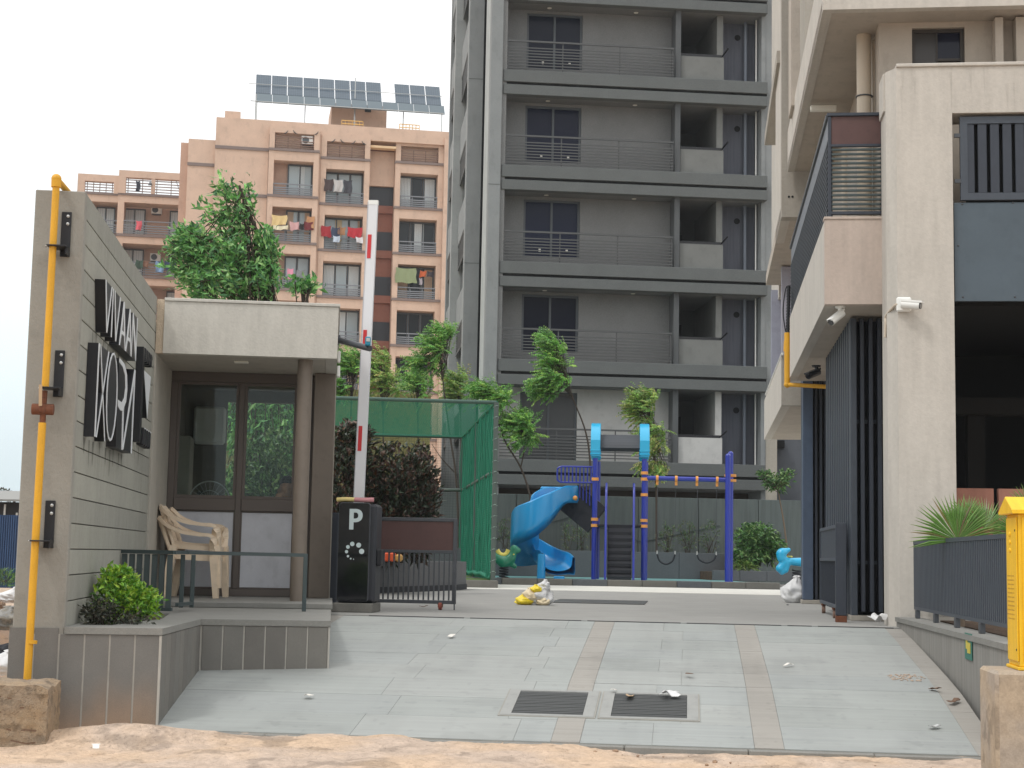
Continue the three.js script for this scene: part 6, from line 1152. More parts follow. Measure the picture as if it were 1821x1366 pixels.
// ---------------------------------------------------------------- green net cage
{
  const n = 31.75, f = 41.4, uR = 2.857, uL = -3.6, top = 3.739, g = thing('net_cage', T, [uR, 0.13, n], 'green netted sports cage on dark steel poles', 'cage');
  const p = 0.045;
  for (const [u, w] of [[uR, n], [uR, f], [uR, (n + f) / 2], [uL, n], [uL, f], [-1.2, f]]) part(g, 'pole', bx(u - p, u + p, 0.13, top, w - p, w + p), M.pole);
  part(g, 'top_bar', [cyl(V(uL, top, n), V(uR, top, n), 0.04), cyl(V(uL, top, f), V(uR, top, f), 0.045)], mat('#3f5a50', 0.6));
  part(g, 'side_bar', cyl(V(uR, top, n), V(uR, top, f), 0.04), mat('#14694c', 0.7));
  const mv = 2.343;
  part(g, 'middle_bar', [cyl(V(uL, mv, f), V(uR, mv, f), 0.05), cyl(V(uR, mv, n), V(uR, mv, f), 0.04)], M.pole);
  const net = (dirs) => dirs;
  const t = 0.004, cell = 0.05, tr = 0.0014;
  const roof = [], side = [], back = [];
  for (let w = n; w <= f; w += cell) roof.push(bx(uL, uR, top - tr, top + tr, w - tr, w + tr));
  for (let u = uL; u <= uR; u += cell) roof.push(bx(u - tr, u + tr, top - tr * 0.9, top + tr * 0.9, n, f));
  for (let w = n; w <= f; w += cell) side.push(bx(uR - t, uR + t, 0.16, top, w - t, w + t));
  for (let v = 0.16; v <= top; v += cell) side.push(bx(uR - t * 0.9, uR + t * 0.9, v - t, v + t, n, f));
  for (let u = uL; u <= uR; u += 0.07) back.push(bx(u - 0.002, u + 0.002, 0.16, top, f - 0.002, f + 0.002));
  for (let v = 0.16; v <= top; v += 0.07) back.push(bx(uL, uR, v - 0.002, v + 0.002, f - 0.0018, f + 0.0018));
  part(g, 'roof_net', roof, M.net); part(g, 'side_net', side, M.net); part(g, 'back_net', back, M.netBlack);
  // slack folds of net bunched along the side and its hem
  reseed(61); const fold = []; for (let i = 0; i < 26; i++) { const w = lerp(n + 0.1, f - 0.1, rnd()), pts = []; for (let k = 0; k <= 6; k++) pts.push(V(uR - 0.03 + rr(-0.05, 0.02), lerp(0.2, top - 0.05, k / 6), w + rr(-0.05, 0.05))); fold.push(tube(pts, 0.012, 18, 4)); }
  part(g, 'net_fold', fold, M.net);
  part(g, 'net_hem', tube(Array.from({ length: 14 }, (_, i) => V(uR - 0.04 + rr(-0.04, 0.04), 0.22 + rr(-0.03, 0.05), lerp(n, f, i / 13))), 0.05, 60, 6), M.net);
  const ties = []; for (let i = 0; i < 16; i++) { const v = lerp(0.3, top - 0.1, i / 15); ties.push(tube([V(uR - 0.06, v, n), V(uR + 0.0, v + 0.03, n - 0.06), V(uR + 0.06, v + rr(0, 0.06), n + 0.01)], 0.008, 8, 4)); }
  part(g, 'tie', ties, mat('#8fa39b', 0.7));
}
// ---------------------------------------------------------------- hedge planter behind the gate
{
  const a = [-4.541, 0, 21.701], b = [-4.208, 0, 28.653], g = thing('hedge_planter', E, [a[0], 0, a[2]], 'low grey planter wall behind the left gate leaf', 'planter');
  part(g, 'wall', plate([[a[0] - 1.4, a[2] - 0.6], [b[0], b[2]], [b[0], b[2] + 1.2], [a[0] - 1.4, a[2] + 2]], 0.1, 0.52), mat('#6f7072', 0.9, { map: 'granite', size: 1.4 }));
  part(g, 'plinth', plate([[a[0] - 1.4, a[2] - 0.63], [b[0] + 0.02, b[2] - 0.03], [b[0] + 0.02, b[2] + 1.2], [a[0] - 1.4, a[2] + 1.9]], 0.001, 0.099), M.rubber);
  const o = [-4.582, 0.543, 23.9], k = thing('plastic_barrier', E, [o[0], 0.52, 23.9], 'orange and buff plastic barrier blocks behind the gate pickets', 'barrier');
  const A = -4.809, D = -4.477, F = -4.372, y0 = 0.521, y1 = 0.654;
  for (let i = 0; i < 4; i++) part(k, 'block', bx(lerp(A, D, i / 4) + 0.005, lerp(A, D, (i + 1) / 4) - 0.005, y0, y1, 23.85, 24.05, 0.02), mat('#d8562a', 0.5));
  part(k, 'buff_block', bx(D + 0.003, F, y0, y1 - 0.02, 23.86, 24.04, 0.03), mat('#c99a52', 0.6));
}
shrub({ name: 'hedge', fr: E, base: [-4.83, 0.5, 25.2], seed: 71, label: 'tall dark croton hedge with purplish leaves behind the barrier', category: 'hedge', lobes: [[-5.472, 1.6, 25, 0.5, 1.1, 0.6, 560], [-4.806, 1.45, 25.4, 0.6, 0.95, 0.6, 640], [-4.421, 1.45, 25.6, 0.32, 0.95, 0.5, 420], [-5.446, 2.4, 25, 0.35, 0.3, 0.4, 150], [-5.071, 0.9, 24.9, 0.9, 0.35, 0.5, 300]], leaf: { per: 7, len: 0.17, wid: 0.042, loose: 0.07, lift: 0.5, droop: 0.3 }, pal: PAL.croton, stemEvery: 24, stem: 0.015 });
// ---------------------------------------------------------------- trees and saplings
tree({ name: 'tree', fr: C, seed: 81, label: 'leafy green tree rising behind the guard cabin roof', trunk: [[-1.2, 0, 22.5], [-1.15, 1.6, 22.5], [-1.05, 3.2, 22.4], [-0.95, 4.4, 22.4], [-1.473, 5.834, 22.4]], r0: 0.07, r1: 0.02, b0: 0.42, twig: 0.006, twigEvery: 4,
  lobes: [[-1.654, 5.785, 22.4, 0.15, 0.2, 0.2, 20], [-1.349, 5.717, 22.4, 0.09, 0.24, 0.15, 14], [-1.559, 5.38, 22.4, 0.26, 0.26, 0.28, 40], [-1.959, 5.501, 22.4, 0.12, 0.08, 0.15, 8], [-2.246, 4.806, 22.4, 0.26, 0.32, 0.35, 78], [-2.133, 5.111, 22.4, 0.22, 0.16, 0.25, 44], [-1.651, 4.887, 22.4, 0.34, 0.28, 0.4, 76], [-1.043, 4.953, 22.4, 0.16, 0.3, 0.25, 56], [-1.067, 4.504, 22.4, 0.26, 0.28, 0.35, 74], [-1.734, 4.397, 22.4, 0.6, 0.24, 0.5, 120], [-0.9, 2.0, 22.2, 0.9, 1.1, 0.6, 240]],
  leaf: { per: 9, len: 0.14, wid: 0.044, along: 0.9, lift: 0.25, loose: 0.09, droop: 0.2 }, pal: PAL.deep, wind: [-0.25, 0, 0] });
shrub({ name: 'bush', fr: C, base: [-0.8, 0, 21.2], seed: 84, label: 'light green shrub seen through the right pane of the cabin', category: 'bush', lobes: [[-0.75, 1.5, 21.3, 0.62, 0.75, 0.4, 520], [-1.5, 1.2, 21.4, 0.4, 0.5, 0.4, 180]], leaf: { per: 6, len: 0.12, wid: 0.045, loose: 0.06, lift: 0.3 }, pal: PAL.bush, stemEvery: 30 });
tree({ name: 'tree', fr: C, seed: 82, label: 'short broad-leaved young tree just right of the tree behind the cabin roof', trunk: [[-0.415, 0, 21], [-0.45, 2.2, 21], [-0.474, 4.13, 21]], r0: 0.03, r1: 0.012, b0: 0.8, twigEvery: 2, lobes: [[-0.476, 4.184, 21, 0.22, 0.13, 0.2, 34]], leaf: { per: 5, len: 0.14, wid: 0.062, along: 1, lift: 0.3, loose: 0.05 }, pal: PAL.deep });
const W0 = [-0.75, -0.05, 0];
const feather = (o) => tree({ fr: T, category: 'sapling', group: 'feathery saplings round the play area', name: 'sapling', leaf: { pinnate: true, per: 4, len: 0.42, pairs: 9, lf: 0.1 }, pal: PAL.feather, wind: W0, twig: 0.006, r0: 0.035, r1: 0.012, b0: 0.75, ...o });
feather({ seed: 91, label: 'feathery sapling leaning left before the grey tower, tallest right of the net cage', trunk: [[6.359, 0.7, 41.6], [6.299, 3.058, 41.6], [6.165, 3.958, 41.6], [5.818, 4.824, 41.6], [5.345, 5.903, 41.6]], lobes: [[5.425, 5.677, 41.6, 0.4, 0.55, 0.4, 66], [5.128, 5.213, 41.6, 0.4, 0.3, 0.4, 34], [5.187, 6.278, 41.6, 0.22, 0.28, 0.3, 26]] });
feather({ seed: 92, label: 'forked feathery sapling right beside the net cage pole', trunk: [[4.789, 0.7, 41.8], [4.737, 2.13, 41.8], [4.434, 3.023, 41.8], [4.013, 3.689, 41.8], [3.79, 4.286, 41.8], [3.534, 4.959, 41.8]], forks: [[[4.449, 2.993, 41.8], [4.531, 3.476, 41.8], [4.459, 4.078, 41.8]]], lobes: [[3.488, 4.988, 41.8, 0.32, 0.22, 0.3, 34], [3.84, 4.786, 41.8, 0.3, 0.2, 0.3, 24], [4.427, 4.198, 41.8, 0.38, 0.28, 0.35, 56, 0], [4.569, 3.854, 41.8, 0.3, 0.15, 0.3, 22, 0]] });
feather({ seed: 93, label: 'slender yellow-green sapling behind the right arch of the play frame', pal: PAL.featherYellow, trunk: [[8.096, 0.7, 41.5], [8.047, 2.945, 41.5], [7.914, 4.148, 41.5], [7.784, 4.902, 41.5]], b0: 0.5, lobes: [[7.709, 4.748, 41.5, 0.34, 0.35, 0.35, 50], [7.947, 3.922, 41.5, 0.32, 0.4, 0.35, 44], [8.03, 3.171, 41.5, 0.35, 0.2, 0.3, 22]] });
feather({ seed: 94, label: 'tall feathery sapling inside the net cage view, in front of the terracotta block corner', fr: T, trunk: [[2.919, 0.1, 43], [2.824, 2.587, 43], [2.572, 4.122, 43], [2.388, 5.357, 43], [2.269, 6.445, 43]], forks: [[[2.755, 2.893, 43], [2.392, 3.269, 43], [2.121, 3.647, 43]]], lobes: [[2.213, 6.209, 43, 0.4, 0.5, 0.4, 50], [2.419, 6.685, 43, 0.25, 0.2, 0.3, 24], [1.896, 5.887, 43, 0.3, 0.2, 0.3, 20]] });
feather({ seed: 95, label: 'small yellow-green sapling top showing over the cage between tower piers', pal: PAL.featherYellow, trunk: [[3.065, 0.1, 44], [2.994, 3.58, 44], [2.923, 5.323, 44]], lobes: [[2.907, 5.322, 44, 0.28, 0.4, 0.3, 44]] });
feather({ seed: 96, label: 'leafy sapling top above the cage bar, right of the raised boom arm', trunk: [[1.936, 0.1, 45], [1.838, 3.616, 45], [1.76, 5.393, 45]], lobes: [[1.807, 5.475, 45, 0.42, 0.35, 0.4, 40]] });
feather({ seed: 97, label: 'yellow-green bushy sapling top directly right of the boom arm', pal: PAL.featherYellow, trunk: [[0.954, 0.1, 46], [0.864, 3.656, 46], [0.775, 5.633, 46]], lobes: [[0.841, 5.635, 46, 0.55, 0.45, 0.45, 54], [0.759, 6.214, 46, 0.3, 0.3, 0.3, 22]] });
feather({ seed: 98, label: 'green sapling top between the cabin and the boom arm', trunk: [[-0.017, 0.1, 46], [-0.115, 3.631, 46], [-0.091, 6.104, 46]], lobes: [[-0.094, 6.187, 46, 0.4, 0.5, 0.4, 48], [-0.365, 5.434, 46, 0.3, 0.3, 0.3, 26]] });
struct('grass_bank', T, [-4, 0.1, 48], [panel([[-4.6, 0], [2.28, 0], [2.278, 5.441], [-0.541, 5.585], [-4.6, 5.585]], 47.5, 58)], mat('#8f8a5a', 0.95, { map: 'dirt', size: 2 }), 'planted bank behind the net cage');
{ // dry grass and ground cover on the bank
  reseed(101); const L = new Leaves(); const pal = [...PAL.grass, [0.25, 0.2, 0.1], [0.3, 0.24, 0.13]];
  for (let i = 0; i < 5200; i++) { const u = rr(-4.6, 2.28), w = rr(47.3, 49.5), v = lerp(5.585, 5.441, clamp((u + 5) / 5.5, 0, 1)) - (w < 47.5 ? rr(0, 0.9) : 0), d = rdir(); d.y = Math.abs(d.y) + 0.6; d.normalize(); L.blade(V(u, v, w), d, perp(d), rr(0.1, 0.28), 0.035, tint(pal, 0.3), 0.3); }
  const o = solo('ground_cover', T, [-3, 3.4, 48], L.geo(), M.leaf, 'dry grass and ground cover growing along the bank', null); o.userData.kind = 'stuff';
}
tree({ name: 'sapling', fr: T, seed: 102, category: 'sapling', label: 'round-crowned sapling in the planter beside the beige block', trunk: [[11.65, 0.7, 41.4], [11.526, 1.669, 41.4], [11.402, 2.343, 41.4], [11.31, 2.793, 41.4]], r0: 0.028, r1: 0.012, woodMat: M.barkPale, b0: 0.75, twigEvery: 2, lobes: [[11.34, 2.764, 41.4, 0.38, 0.26, 0.35, 70], [11.031, 2.968, 41.4, 0.25, 0.1, 0.25, 16], [11.65, 2.953, 41.4, 0.22, 0.12, 0.25, 14]], leaf: { per: 7, len: 0.13, wid: 0.06, along: 0.9, lift: 0.1, loose: 0.06 }, pal: PAL.bush });
shrub({ name: 'bush', fr: T, base: [10.462, 0.5, 40.2], seed: 103, label: 'broad glossy green bush in the low planter right of the blue posts', category: 'bush', lobes: [[10.461, 1.158, 40.2, 0.56, 0.46, 0.5, 420], [10.213, 0.747, 40.1, 0.45, 0.25, 0.4, 130], [10.864, 0.977, 40.2, 0.3, 0.35, 0.4, 130]], leaf: { per: 6, len: 0.15, wid: 0.055, loose: 0.06, lift: 0.25, droop: 0.35 }, pal: PAL.bush, stemEvery: 30 });
{
  const spots = [[1185, 'leftmost of the sparse thin plants behind the swings'], [1222, 'second sparse thin plant behind the swings, near the middle of the beam'], [1262, 'sparse thin plant just left of the blue beam posts'], [1010, 'sparse plant in the planter between slide and steps'], [1035, 'thin plant in the planter beside the left blue post of the play frame'], [898, 'small sparse plant between the cage and the slide']];
  const at = { 1185: [8.392, 1.308, 41.7], 1222: [8.958, 1.32, 41.7], 1262: [9.572, 1.332, 41.7], 1010: [5.735, 1.254, 41.7], 1035: [6.114, 1.113, 41.7], 898: [4.053, 1.145, 41.7] };
  spots.forEach(([x, label], i) => shrub({ name: 'plant', fr: T, base: [at[x][0], 0.72, 41.7], seed: 110 + i, label, category: 'plant', group: 'sparse plants along the planter wall', lobes: [[at[x][0], 1.25, 41.7, i < 3 ? 0.26 : 0.2, 0.42, 0.2, i < 3 ? 60 : 34]], leaf: { per: 5, len: 0.11, wid: 0.022, loose: 0.05, lift: 0.4 }, pal: PAL.sparse, stemEvery: 6, stem: 0.006 }));
  shrub({ name: 'plant', fr: T, base: [10.064, 0.5, 39.8], seed: 118, label: 'pale strappy plant at the foot of the glossy bush', category: 'plant', lobes: [[10.079, 0.487, 39.8, 0.22, 0.1, 0.2, 40]], leaf: { per: 4, len: 0.26, wid: 0.03, loose: 0.03, lift: 0.5, droop: 0.5 }, pal: PAL.grass, stemEvery: 10 });
}

// ---------------------------------------------------------------- grey tower
{
  const g = thing('grey_tower', T, [8.5, 0, 52], 'tall grey apartment tower with dark balcony bands behind the play area', 'building');
  const f = 48.6, bk = 49.5, uL = 4.4, uR = 13.0, uD = 10.0;
  const tops = [3.65, 6.78, 9.88, 12.98, 16.08, 19.18, 22.3], H = 3.1;
  // body behind the balconies
  part(g, 'core', bx(3.7, 13.3, 0, 24, 55.7, 60.5), M.towerMid);
  part(g, 'end_wall', bx(uR + 0.002, 13.45, 0, 24, f + 0.35, 55.6), M.towerMid);
  part(g, 'end_edge', bx(uR - 0.13, uR - 0.005, 0, 24, f + 0.31, 50.3), M.towerMid);
  part(g, 'left_return', bx(uL - 0.05, uL + 0.1, 0, 24, f + 0.05, bk + 0.1), M.towerWall);
  const rail = (u0, u1, v0, v1, w, posts, n, parent) => { const r = part(g, 'railing', [bx(u0, u1, v1 - 0.055, v1, w - 0.025, w + 0.025), ...posts.map((u) => bx(u - 0.018, u + 0.018, v0, v1 - 0.046, w + 0.012, w + 0.04))], M.towerRail); part(g, 'rail', Array.from({ length: n }, (_, i) => bx(u0, u1, lerp(v0 + 0.08, v1 - 0.24, i / (n - 1)) - 0.017, lerp(v0 + 0.08, v1 - 0.24, i / (n - 1)) + 0.017, w - 0.01, w + 0.011)), M.towerRail, r); return r; };
  reseed(201);
  tops.forEach((t, i) => {
    const lowest = i === 0, wallM = lowest ? M.towerWhite : M.towerWall, ceil = t + 2.34;
    // the floor edge: two stone bands with a shadow gap
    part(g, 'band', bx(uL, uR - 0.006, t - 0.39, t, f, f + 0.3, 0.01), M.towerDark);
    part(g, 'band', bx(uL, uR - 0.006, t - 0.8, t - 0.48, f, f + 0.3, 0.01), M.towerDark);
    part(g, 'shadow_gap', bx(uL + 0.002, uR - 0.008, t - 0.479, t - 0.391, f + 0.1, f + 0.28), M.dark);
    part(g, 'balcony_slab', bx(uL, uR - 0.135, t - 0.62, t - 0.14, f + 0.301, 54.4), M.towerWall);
    part(g, 'balcony_ceiling', bx(uL + 0.1, uR - 0.135, t - 0.8, t - 0.63, f + 0.301, 54.4), M.towerWall);
    if (i === tops.length - 1) return;
    // balcony back wall with a sliding door
    const d0 = 5.209, d1 = 7.04, dt = ceil - 0.13, db = lowest ? t + 0.05 : t + 0.36;
    part(g, 'balcony_wall', panel(rect(uL + 0.1, uD, t - 0.14, ceil), bk, bk + 0.2, [rect(d0, d1, db, dt)]), wallM);
    const df = part(g, 'sliding_door', [bx(d0 + 0.002, d0 + 0.07, db, dt, bk + 0.06, bk + 0.12), bx(d1 - 0.07, d1 - 0.002, db, dt, bk + 0.06, bk + 0.12), bx(d0 + 0.071, d1 - 0.071, dt - 0.07, dt, bk + 0.06, bk + 0.12), bx((d0 + d1) / 2 - 0.035, (d0 + d1) / 2 + 0.035, db, dt - 0.071, bk + 0.05, bk + 0.11)], M.farFrame);
    const gl = lowest ? mat('#45474a', 0.4) : mat(['#1b1f33', '#191d2c', '#1d2238'][i % 3], 0.15, { specularIntensity: 0.3 });
    part(g, 'pane', bx(d0 + 0.072, (d0 + d1) / 2 - 0.036, db, dt - 0.072, bk + 0.085, bk + 0.09), gl, df);
    part(g, 'pane', bx((d0 + d1) / 2 + 0.036, d1 - 0.071, db, dt - 0.072, bk + 0.1, bk + 0.105), gl, df);
    if (!lowest) for (let k = 0; k < 2; k++) part(g, 'sticker', bx(lerp(d0, d1, [0.3, 0.78][k]) - 0.035, lerp(d0, d1, [0.3, 0.78][k]) + 0.035, t + rr(0.5, 0.56), t + 0.62, bk + 0.07, bk + 0.074), M.paper, df);
    rail(uL + 0.02, uD - 0.08, t + 0.01, t + 1.0, f + 0.08, [uL + 0.06, 6.3, 8.15, uD - 0.12], 8);
    for (const u of [5.9, 8.75]) part(g, 'ceiling_light', cyl(V(u, ceil - 0.05, f + 0.6), V(u, ceil - 0.03, f + 0.6), 0.075, 0.075, 14), M.lamp);
    // divider, utility balcony with its parapet, dark room behind
    part(g, 'divider', bx(uD, uD + 0.17, t + 0.002, ceil, f + 0.2, bk + 0.2), mat('#55585a', 0.9));
    const q0 = uD + 0.205, q1 = 11.62;
    part(g, 'parapet', bx(q0, q1 - 0.002, t - 0.14, t + 0.84, f + 0.32, f + 0.44), lowest ? M.towerWhite : M.towerPanel);
    part(g, 'room_side', bx(q1 - 0.2, q1, t - 0.14, ceil, f + 0.45, 52.4), wallM === M.towerWhite ? M.towerWhite : M.towerPanel);
    part(g, 'room_back', bx(q0, q1 - 0.201, t - 0.14, ceil, 52.2, 52.4), M.towerDark);
    part(g, 'room_opening', bx(q0 + 0.03, q0 + 0.75, t - 0.14, ceil - 0.55, 52.15, 52.19), M.dark);
    part(g, 'sill_rail', [bx(q0, q1 - 0.05, t + 0.841, t + 0.93, f + 0.33, f + 0.4), rod(V(q1 - 0.06, t + 0.88, f + 0.36), V(q1 + 0.06, t + 1.04, f - 0.05), 0.035)], M.black);
    // service shaft with pipes
    part(g, 'shaft_wall', bx(q1, uR - 0.14, t - 0.14, ceil, f + 1.15, f + 1.3), M.shaft);
    part(g, 'shaft_jamb', bx(q1 + 0.002, q1 + 0.05, t - 0.14, ceil - 0.2, f + 0.7, f + 1.14), mat('#767c8a', 0.85, { map: 'streak', size: 2 }));
    part(g, 'vent_hole', cyl(V(12.27, ceil - 0.52, f + 1.145), V(12.27, ceil - 0.52, f + 1.13), 0.1, 0.1, 18), M.dark);
    part(g, 'waste_pipe', cyl(V(12.5, t - 0.14, f + 0.98), V(12.5, ceil, f + 0.98), 0.055, 0.055, 12), mat('#7f8794', 0.5, { map: 'streak', size: [0.3, 2] }));
    part(g, 'white_pipe', cyl(V(12.79, t - 0.14, f + 0.7), V(12.79, ceil, f + 0.7), 0.022, 0.022, 8), M.white);
  });
  // ground storey under the first band
  part(g, 'ground_wall', bx(uL, uR, 0, 2.84, 51, 51.2), mat('#4b4038', 0.95));
  // stepped piers and louvred bays on the left, running back
  const L = (x, w) => (x - 631) / 2800 * w;
  const v1 = 24;
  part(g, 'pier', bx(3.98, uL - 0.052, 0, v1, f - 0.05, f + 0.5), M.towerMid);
  part(g, 'lit_pier_side', bx(3.975, 3.979 + 0.06, 0, v1, f + 0.501, 50.7), mat('#b2b6b5', 0.9, { map: 'worn', size: 4 }));  // lighter grey than the front: sunlight on the left face painted in
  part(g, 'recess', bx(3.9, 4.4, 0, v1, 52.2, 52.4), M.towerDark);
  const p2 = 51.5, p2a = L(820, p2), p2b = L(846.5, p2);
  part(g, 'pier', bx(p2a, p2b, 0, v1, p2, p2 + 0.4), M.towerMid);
  part(g, 'lit_pier_side', bx(p2a - 0.005, p2a + 0.06, 0, v1, p2 + 0.401, p2 + 0.6), M.towerLight);  // lit left face again given its own lighter grey
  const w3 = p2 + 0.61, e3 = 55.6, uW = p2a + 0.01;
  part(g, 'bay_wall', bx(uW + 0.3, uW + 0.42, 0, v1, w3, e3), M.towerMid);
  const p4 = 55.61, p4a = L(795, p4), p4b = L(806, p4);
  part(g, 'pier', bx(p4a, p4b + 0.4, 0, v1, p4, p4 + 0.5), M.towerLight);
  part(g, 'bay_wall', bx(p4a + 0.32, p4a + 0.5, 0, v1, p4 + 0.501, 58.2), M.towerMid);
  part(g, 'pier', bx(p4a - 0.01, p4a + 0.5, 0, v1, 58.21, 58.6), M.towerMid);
  for (let i = 0; i < 7; i++) {
    const t = tops[0] - 0.3 + i * H;
    for (const [u, a, b] of [[uW, w3 + 0.02, e3 - 0.02], [p4a + 0.015, p4 + 0.52, 58.18]]) {
      part(g, 'spandrel', bx(u + 0.005, u + 0.28, t + 2.1, t + H + 0.1, a, b), M.towerMid);
      const lv = part(g, 'louvre_frame', [bx(u + 0.02, u + 0.06, t + 1.22, t + 1.27, a, b), bx(u + 0.02, u + 0.06, t + 2.04, t + 2.09, a, b)], M.towerRail);
      for (let k = 0; k < 8; k++) part(g, 'louvre', bx(u + 0.025, u + 0.08, t + 1.3 + k * 0.09, t + 1.34 + k * 0.09, a, b), M.towerRail, lv);
      part(g, 'bay_window', bx(u + 0.14, u + 0.16, t + 0.11, t + 2.09, a, b), M.farGlassDark);
    }
  }
  for (const v of [6, 12.3, 18.6]) part(g, 'joint', [bx(3.97, uL - 0.06, v, v + 0.02, f - 0.056, f - 0.049), bx(p2a, p2b, v - 2, v - 1.98, p2 - 0.006, p2 + 0.001)], M.towerDark);
}

// ---------------------------------------------------------------- terracotta apartment block

{
  const g = thing('terracotta_block', O, [3, 0, 104], 'terracotta apartment block with rows of railed balconies, far behind the cabin', 'building');
  const F = 100, H = 2.89, roof = 28.3;
  // bays: [u0, u1, window left share, kind]
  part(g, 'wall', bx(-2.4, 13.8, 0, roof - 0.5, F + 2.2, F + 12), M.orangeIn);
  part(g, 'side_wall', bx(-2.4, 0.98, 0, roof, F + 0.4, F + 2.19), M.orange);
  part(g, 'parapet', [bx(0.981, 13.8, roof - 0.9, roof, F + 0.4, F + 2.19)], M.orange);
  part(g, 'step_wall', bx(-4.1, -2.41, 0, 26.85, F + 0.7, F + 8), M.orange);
  part(g, 'step_return', bx(-4.6, -4.11, 0, 26.75, F + 1.4, F + 8), M.orangeIn);
  part(g, 'roof_cabin', bx(5.101, 8.811, roof - 0.4, 30.789, 104, 108), M.orange);
  part(g, 'roof_cabin', bx(-1.9, -0.9, roof + 0.001, 29.05, 101.5, 105), M.orange);
  part(g, 'roof_opening', bx(7.326, 7.742, 30.294, 30.643, 103.9, 103.99), M.farGlassDark);
  const buffRail = mat('#d9b26a', 0.6);
  for (const [a, b] of [[608, 646], [711, 747]]) part(g, 'roof_railing', [[0, 0.5, 1].map((k) => bx(5.347 + (a - 600) * 0.0367, 5.347 + (b - 600) * 0.0367, roof + 0.05 + k * 0.42, roof + 0.1 + k * 0.42, 101, 101.05)), Array.from({ length: 7 }, (_, i) => { const u = 5.347 + (lerp(a, b, i / 6) - 600) * 0.0367; return bx(u - 0.02, u + 0.02, roof - 0.02, roof + 0.5, 101.052, 101.09); })], buffRail);
  const bandV = [26.25, 23.22, 20.2, 17.18, 14.16, 11.14, 8.1, 5.1, 2.1];   // underside of each balcony opening row
  part(g, 'string_course', bx(-2.42, 0.99, 26.25, 26.45, F + 0.33, F + 0.399), M.orangeBand);
  part(g, 'string_course', bx(-2.42, 0.99, 23.2, 23.4, F + 0.33, F + 0.399), M.orangeBand);
  part(g, 'string_course', bx(-4.12, -2.43, 25.1, 25.3, F + 0.63, F + 0.699), M.orangeBand);
  const frame = (u0, u1, v0, v1, w0, w1, n) => { const t = 0.09, r = ring(u0, u1, v0, v1, w0, w1, t); for (let i = 1; i < n; i++) r.push(bx(lerp(u0, u1, i / n) - t / 2, lerp(u0, u1, i / n) + t / 2, v0 + t, v1 - t, w0 + 0.01, w1 - 0.01)); return r; };
  const windowIn = (u0, u1, v0, v1, w, n, glass, drape) => {
    const wf = part(g, 'window', frame(u0, u1, v0, v1, w, w + 0.12, n), M.farFrame);
    for (let i = 0; i < n; i++) part(g, 'pane', bx(lerp(u0, u1, i / n) + 0.07, lerp(u0, u1, (i + 1) / n) - 0.07, v0 + 0.09, v1 - 0.09, w + 0.05, w + 0.07), glass, wf);
    if (drape) for (const [a, b, m] of drape) part(g, 'curtain', Array.from({ length: 9 }, (_, k) => { const x0 = lerp(u0, u1, lerp(a, b, k / 9)), x1 = lerp(u0, u1, lerp(a, b, (k + 0.85) / 9)); return bx(x0, x1, v0 + 0.1, v1 - 0.1, w + 0.02 + (k % 2) * 0.012, w + 0.04 + (k % 2) * 0.008); }), m, wf);
  };
  const railing = (u0, u1, v0, h, w, m, q = 0.035) => { part(g, 'railing', [...[0.12, 0.3, 0.48, 0.66, 1].map((k) => bx(u0, u1, v0 + h * k - q, v0 + h * k + q, w, w + 0.06)), ...Array.from({ length: 4 }, (_, i) => { const u = lerp(u0 + 0.04, u1 - 0.04, i / 3); return bx(u - 0.03, u + 0.03, v0, v0 + h - 0.036, w + 0.062, w + 0.11); })], m); };
  const drapes = [[[0, 0.35, M.curtain], [0.7, 1, M.curtain]], [[0.45, 0.7, M.curtain]], [[0, 0.3, M.curtainBuff], [0.75, 1, M.curtainBuff]], null, [[0.3, 0.48, M.curtainCream], [0.9, 1, M.curtainBuff]]];
  const bay = (u0, u1, drop, wl, w0, seedK, floors = bandV.length) => {
    // piers and spandrels make the frame; the balcony is a recess two metres deep
    const pw = 0.34;
    part(g, 'pier', [bx(u0, u0 + pw, 0, 27.85 - drop, w0, w0 + 2.4), bx(u1 - pw, u1, 0, 27.85 - drop, w0, w0 + 2.4)], M.orange);
    part(g, 'head', bx(u0 + pw, u1 - pw, 27.45 - drop, 27.85 - drop, w0, w0 + 0.3), M.orange);
    for (let i = 0; i < floors; i++) {
      const b = bandV[i] - drop, inU0 = u0 + pw, inU1 = u1 - pw;
      part(g, 'spandrel', bx(inU0, inU1, b - 0.62, b - 0.001, w0 + 0.02, w0 + 2.3), M.orange);
      part(g, 'ledge', bx(u0 - 0.03, u1 + 0.03, b + 0.0, b + 0.16, w0 - 0.06, w0 + 0.3), M.orangeBand);
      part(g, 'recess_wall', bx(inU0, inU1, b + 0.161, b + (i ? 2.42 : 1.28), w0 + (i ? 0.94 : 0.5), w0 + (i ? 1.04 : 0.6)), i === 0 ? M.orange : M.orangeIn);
      if (i > 0) {
        const a = lerp(inU0, inU1, wl), n = wl > 0.1 ? 2 : 3;
        windowIn(a, inU1 - 0.03, b + 0.18, b + 2.36, w0 + 0.8, n, seedK === 2 || i > 4 ? M.farGlassDark : M.farGlassSky, drapes[(i + seedK * 2) % 5]);
        railing(inU0, inU1, b + 0.17, 0.72, w0 + 0.06, M.farRail);
      } else railing(inU0, inU1, b + 0.17, 0.8, w0 + 0.06, M.farRailBrown, 0.022);
    }
  };
  bay(1.0, 4.2, 0, 0.36, F, 0); bay(4.35, 7.5, 0.3, 0, F + 0.25, 1); bay(9.2, 12.35, 0.2, 0, F + 0.6, 2);
  part(g, 'bay_joint', bx(4.201, 4.349, 0, 27.4, F + 0.3, F + 0.7), M.orange);
  part(g, 'corner_pier', bx(12.36, 13.1, 0, 27.9, F + 0.2, F + 3), M.orange);
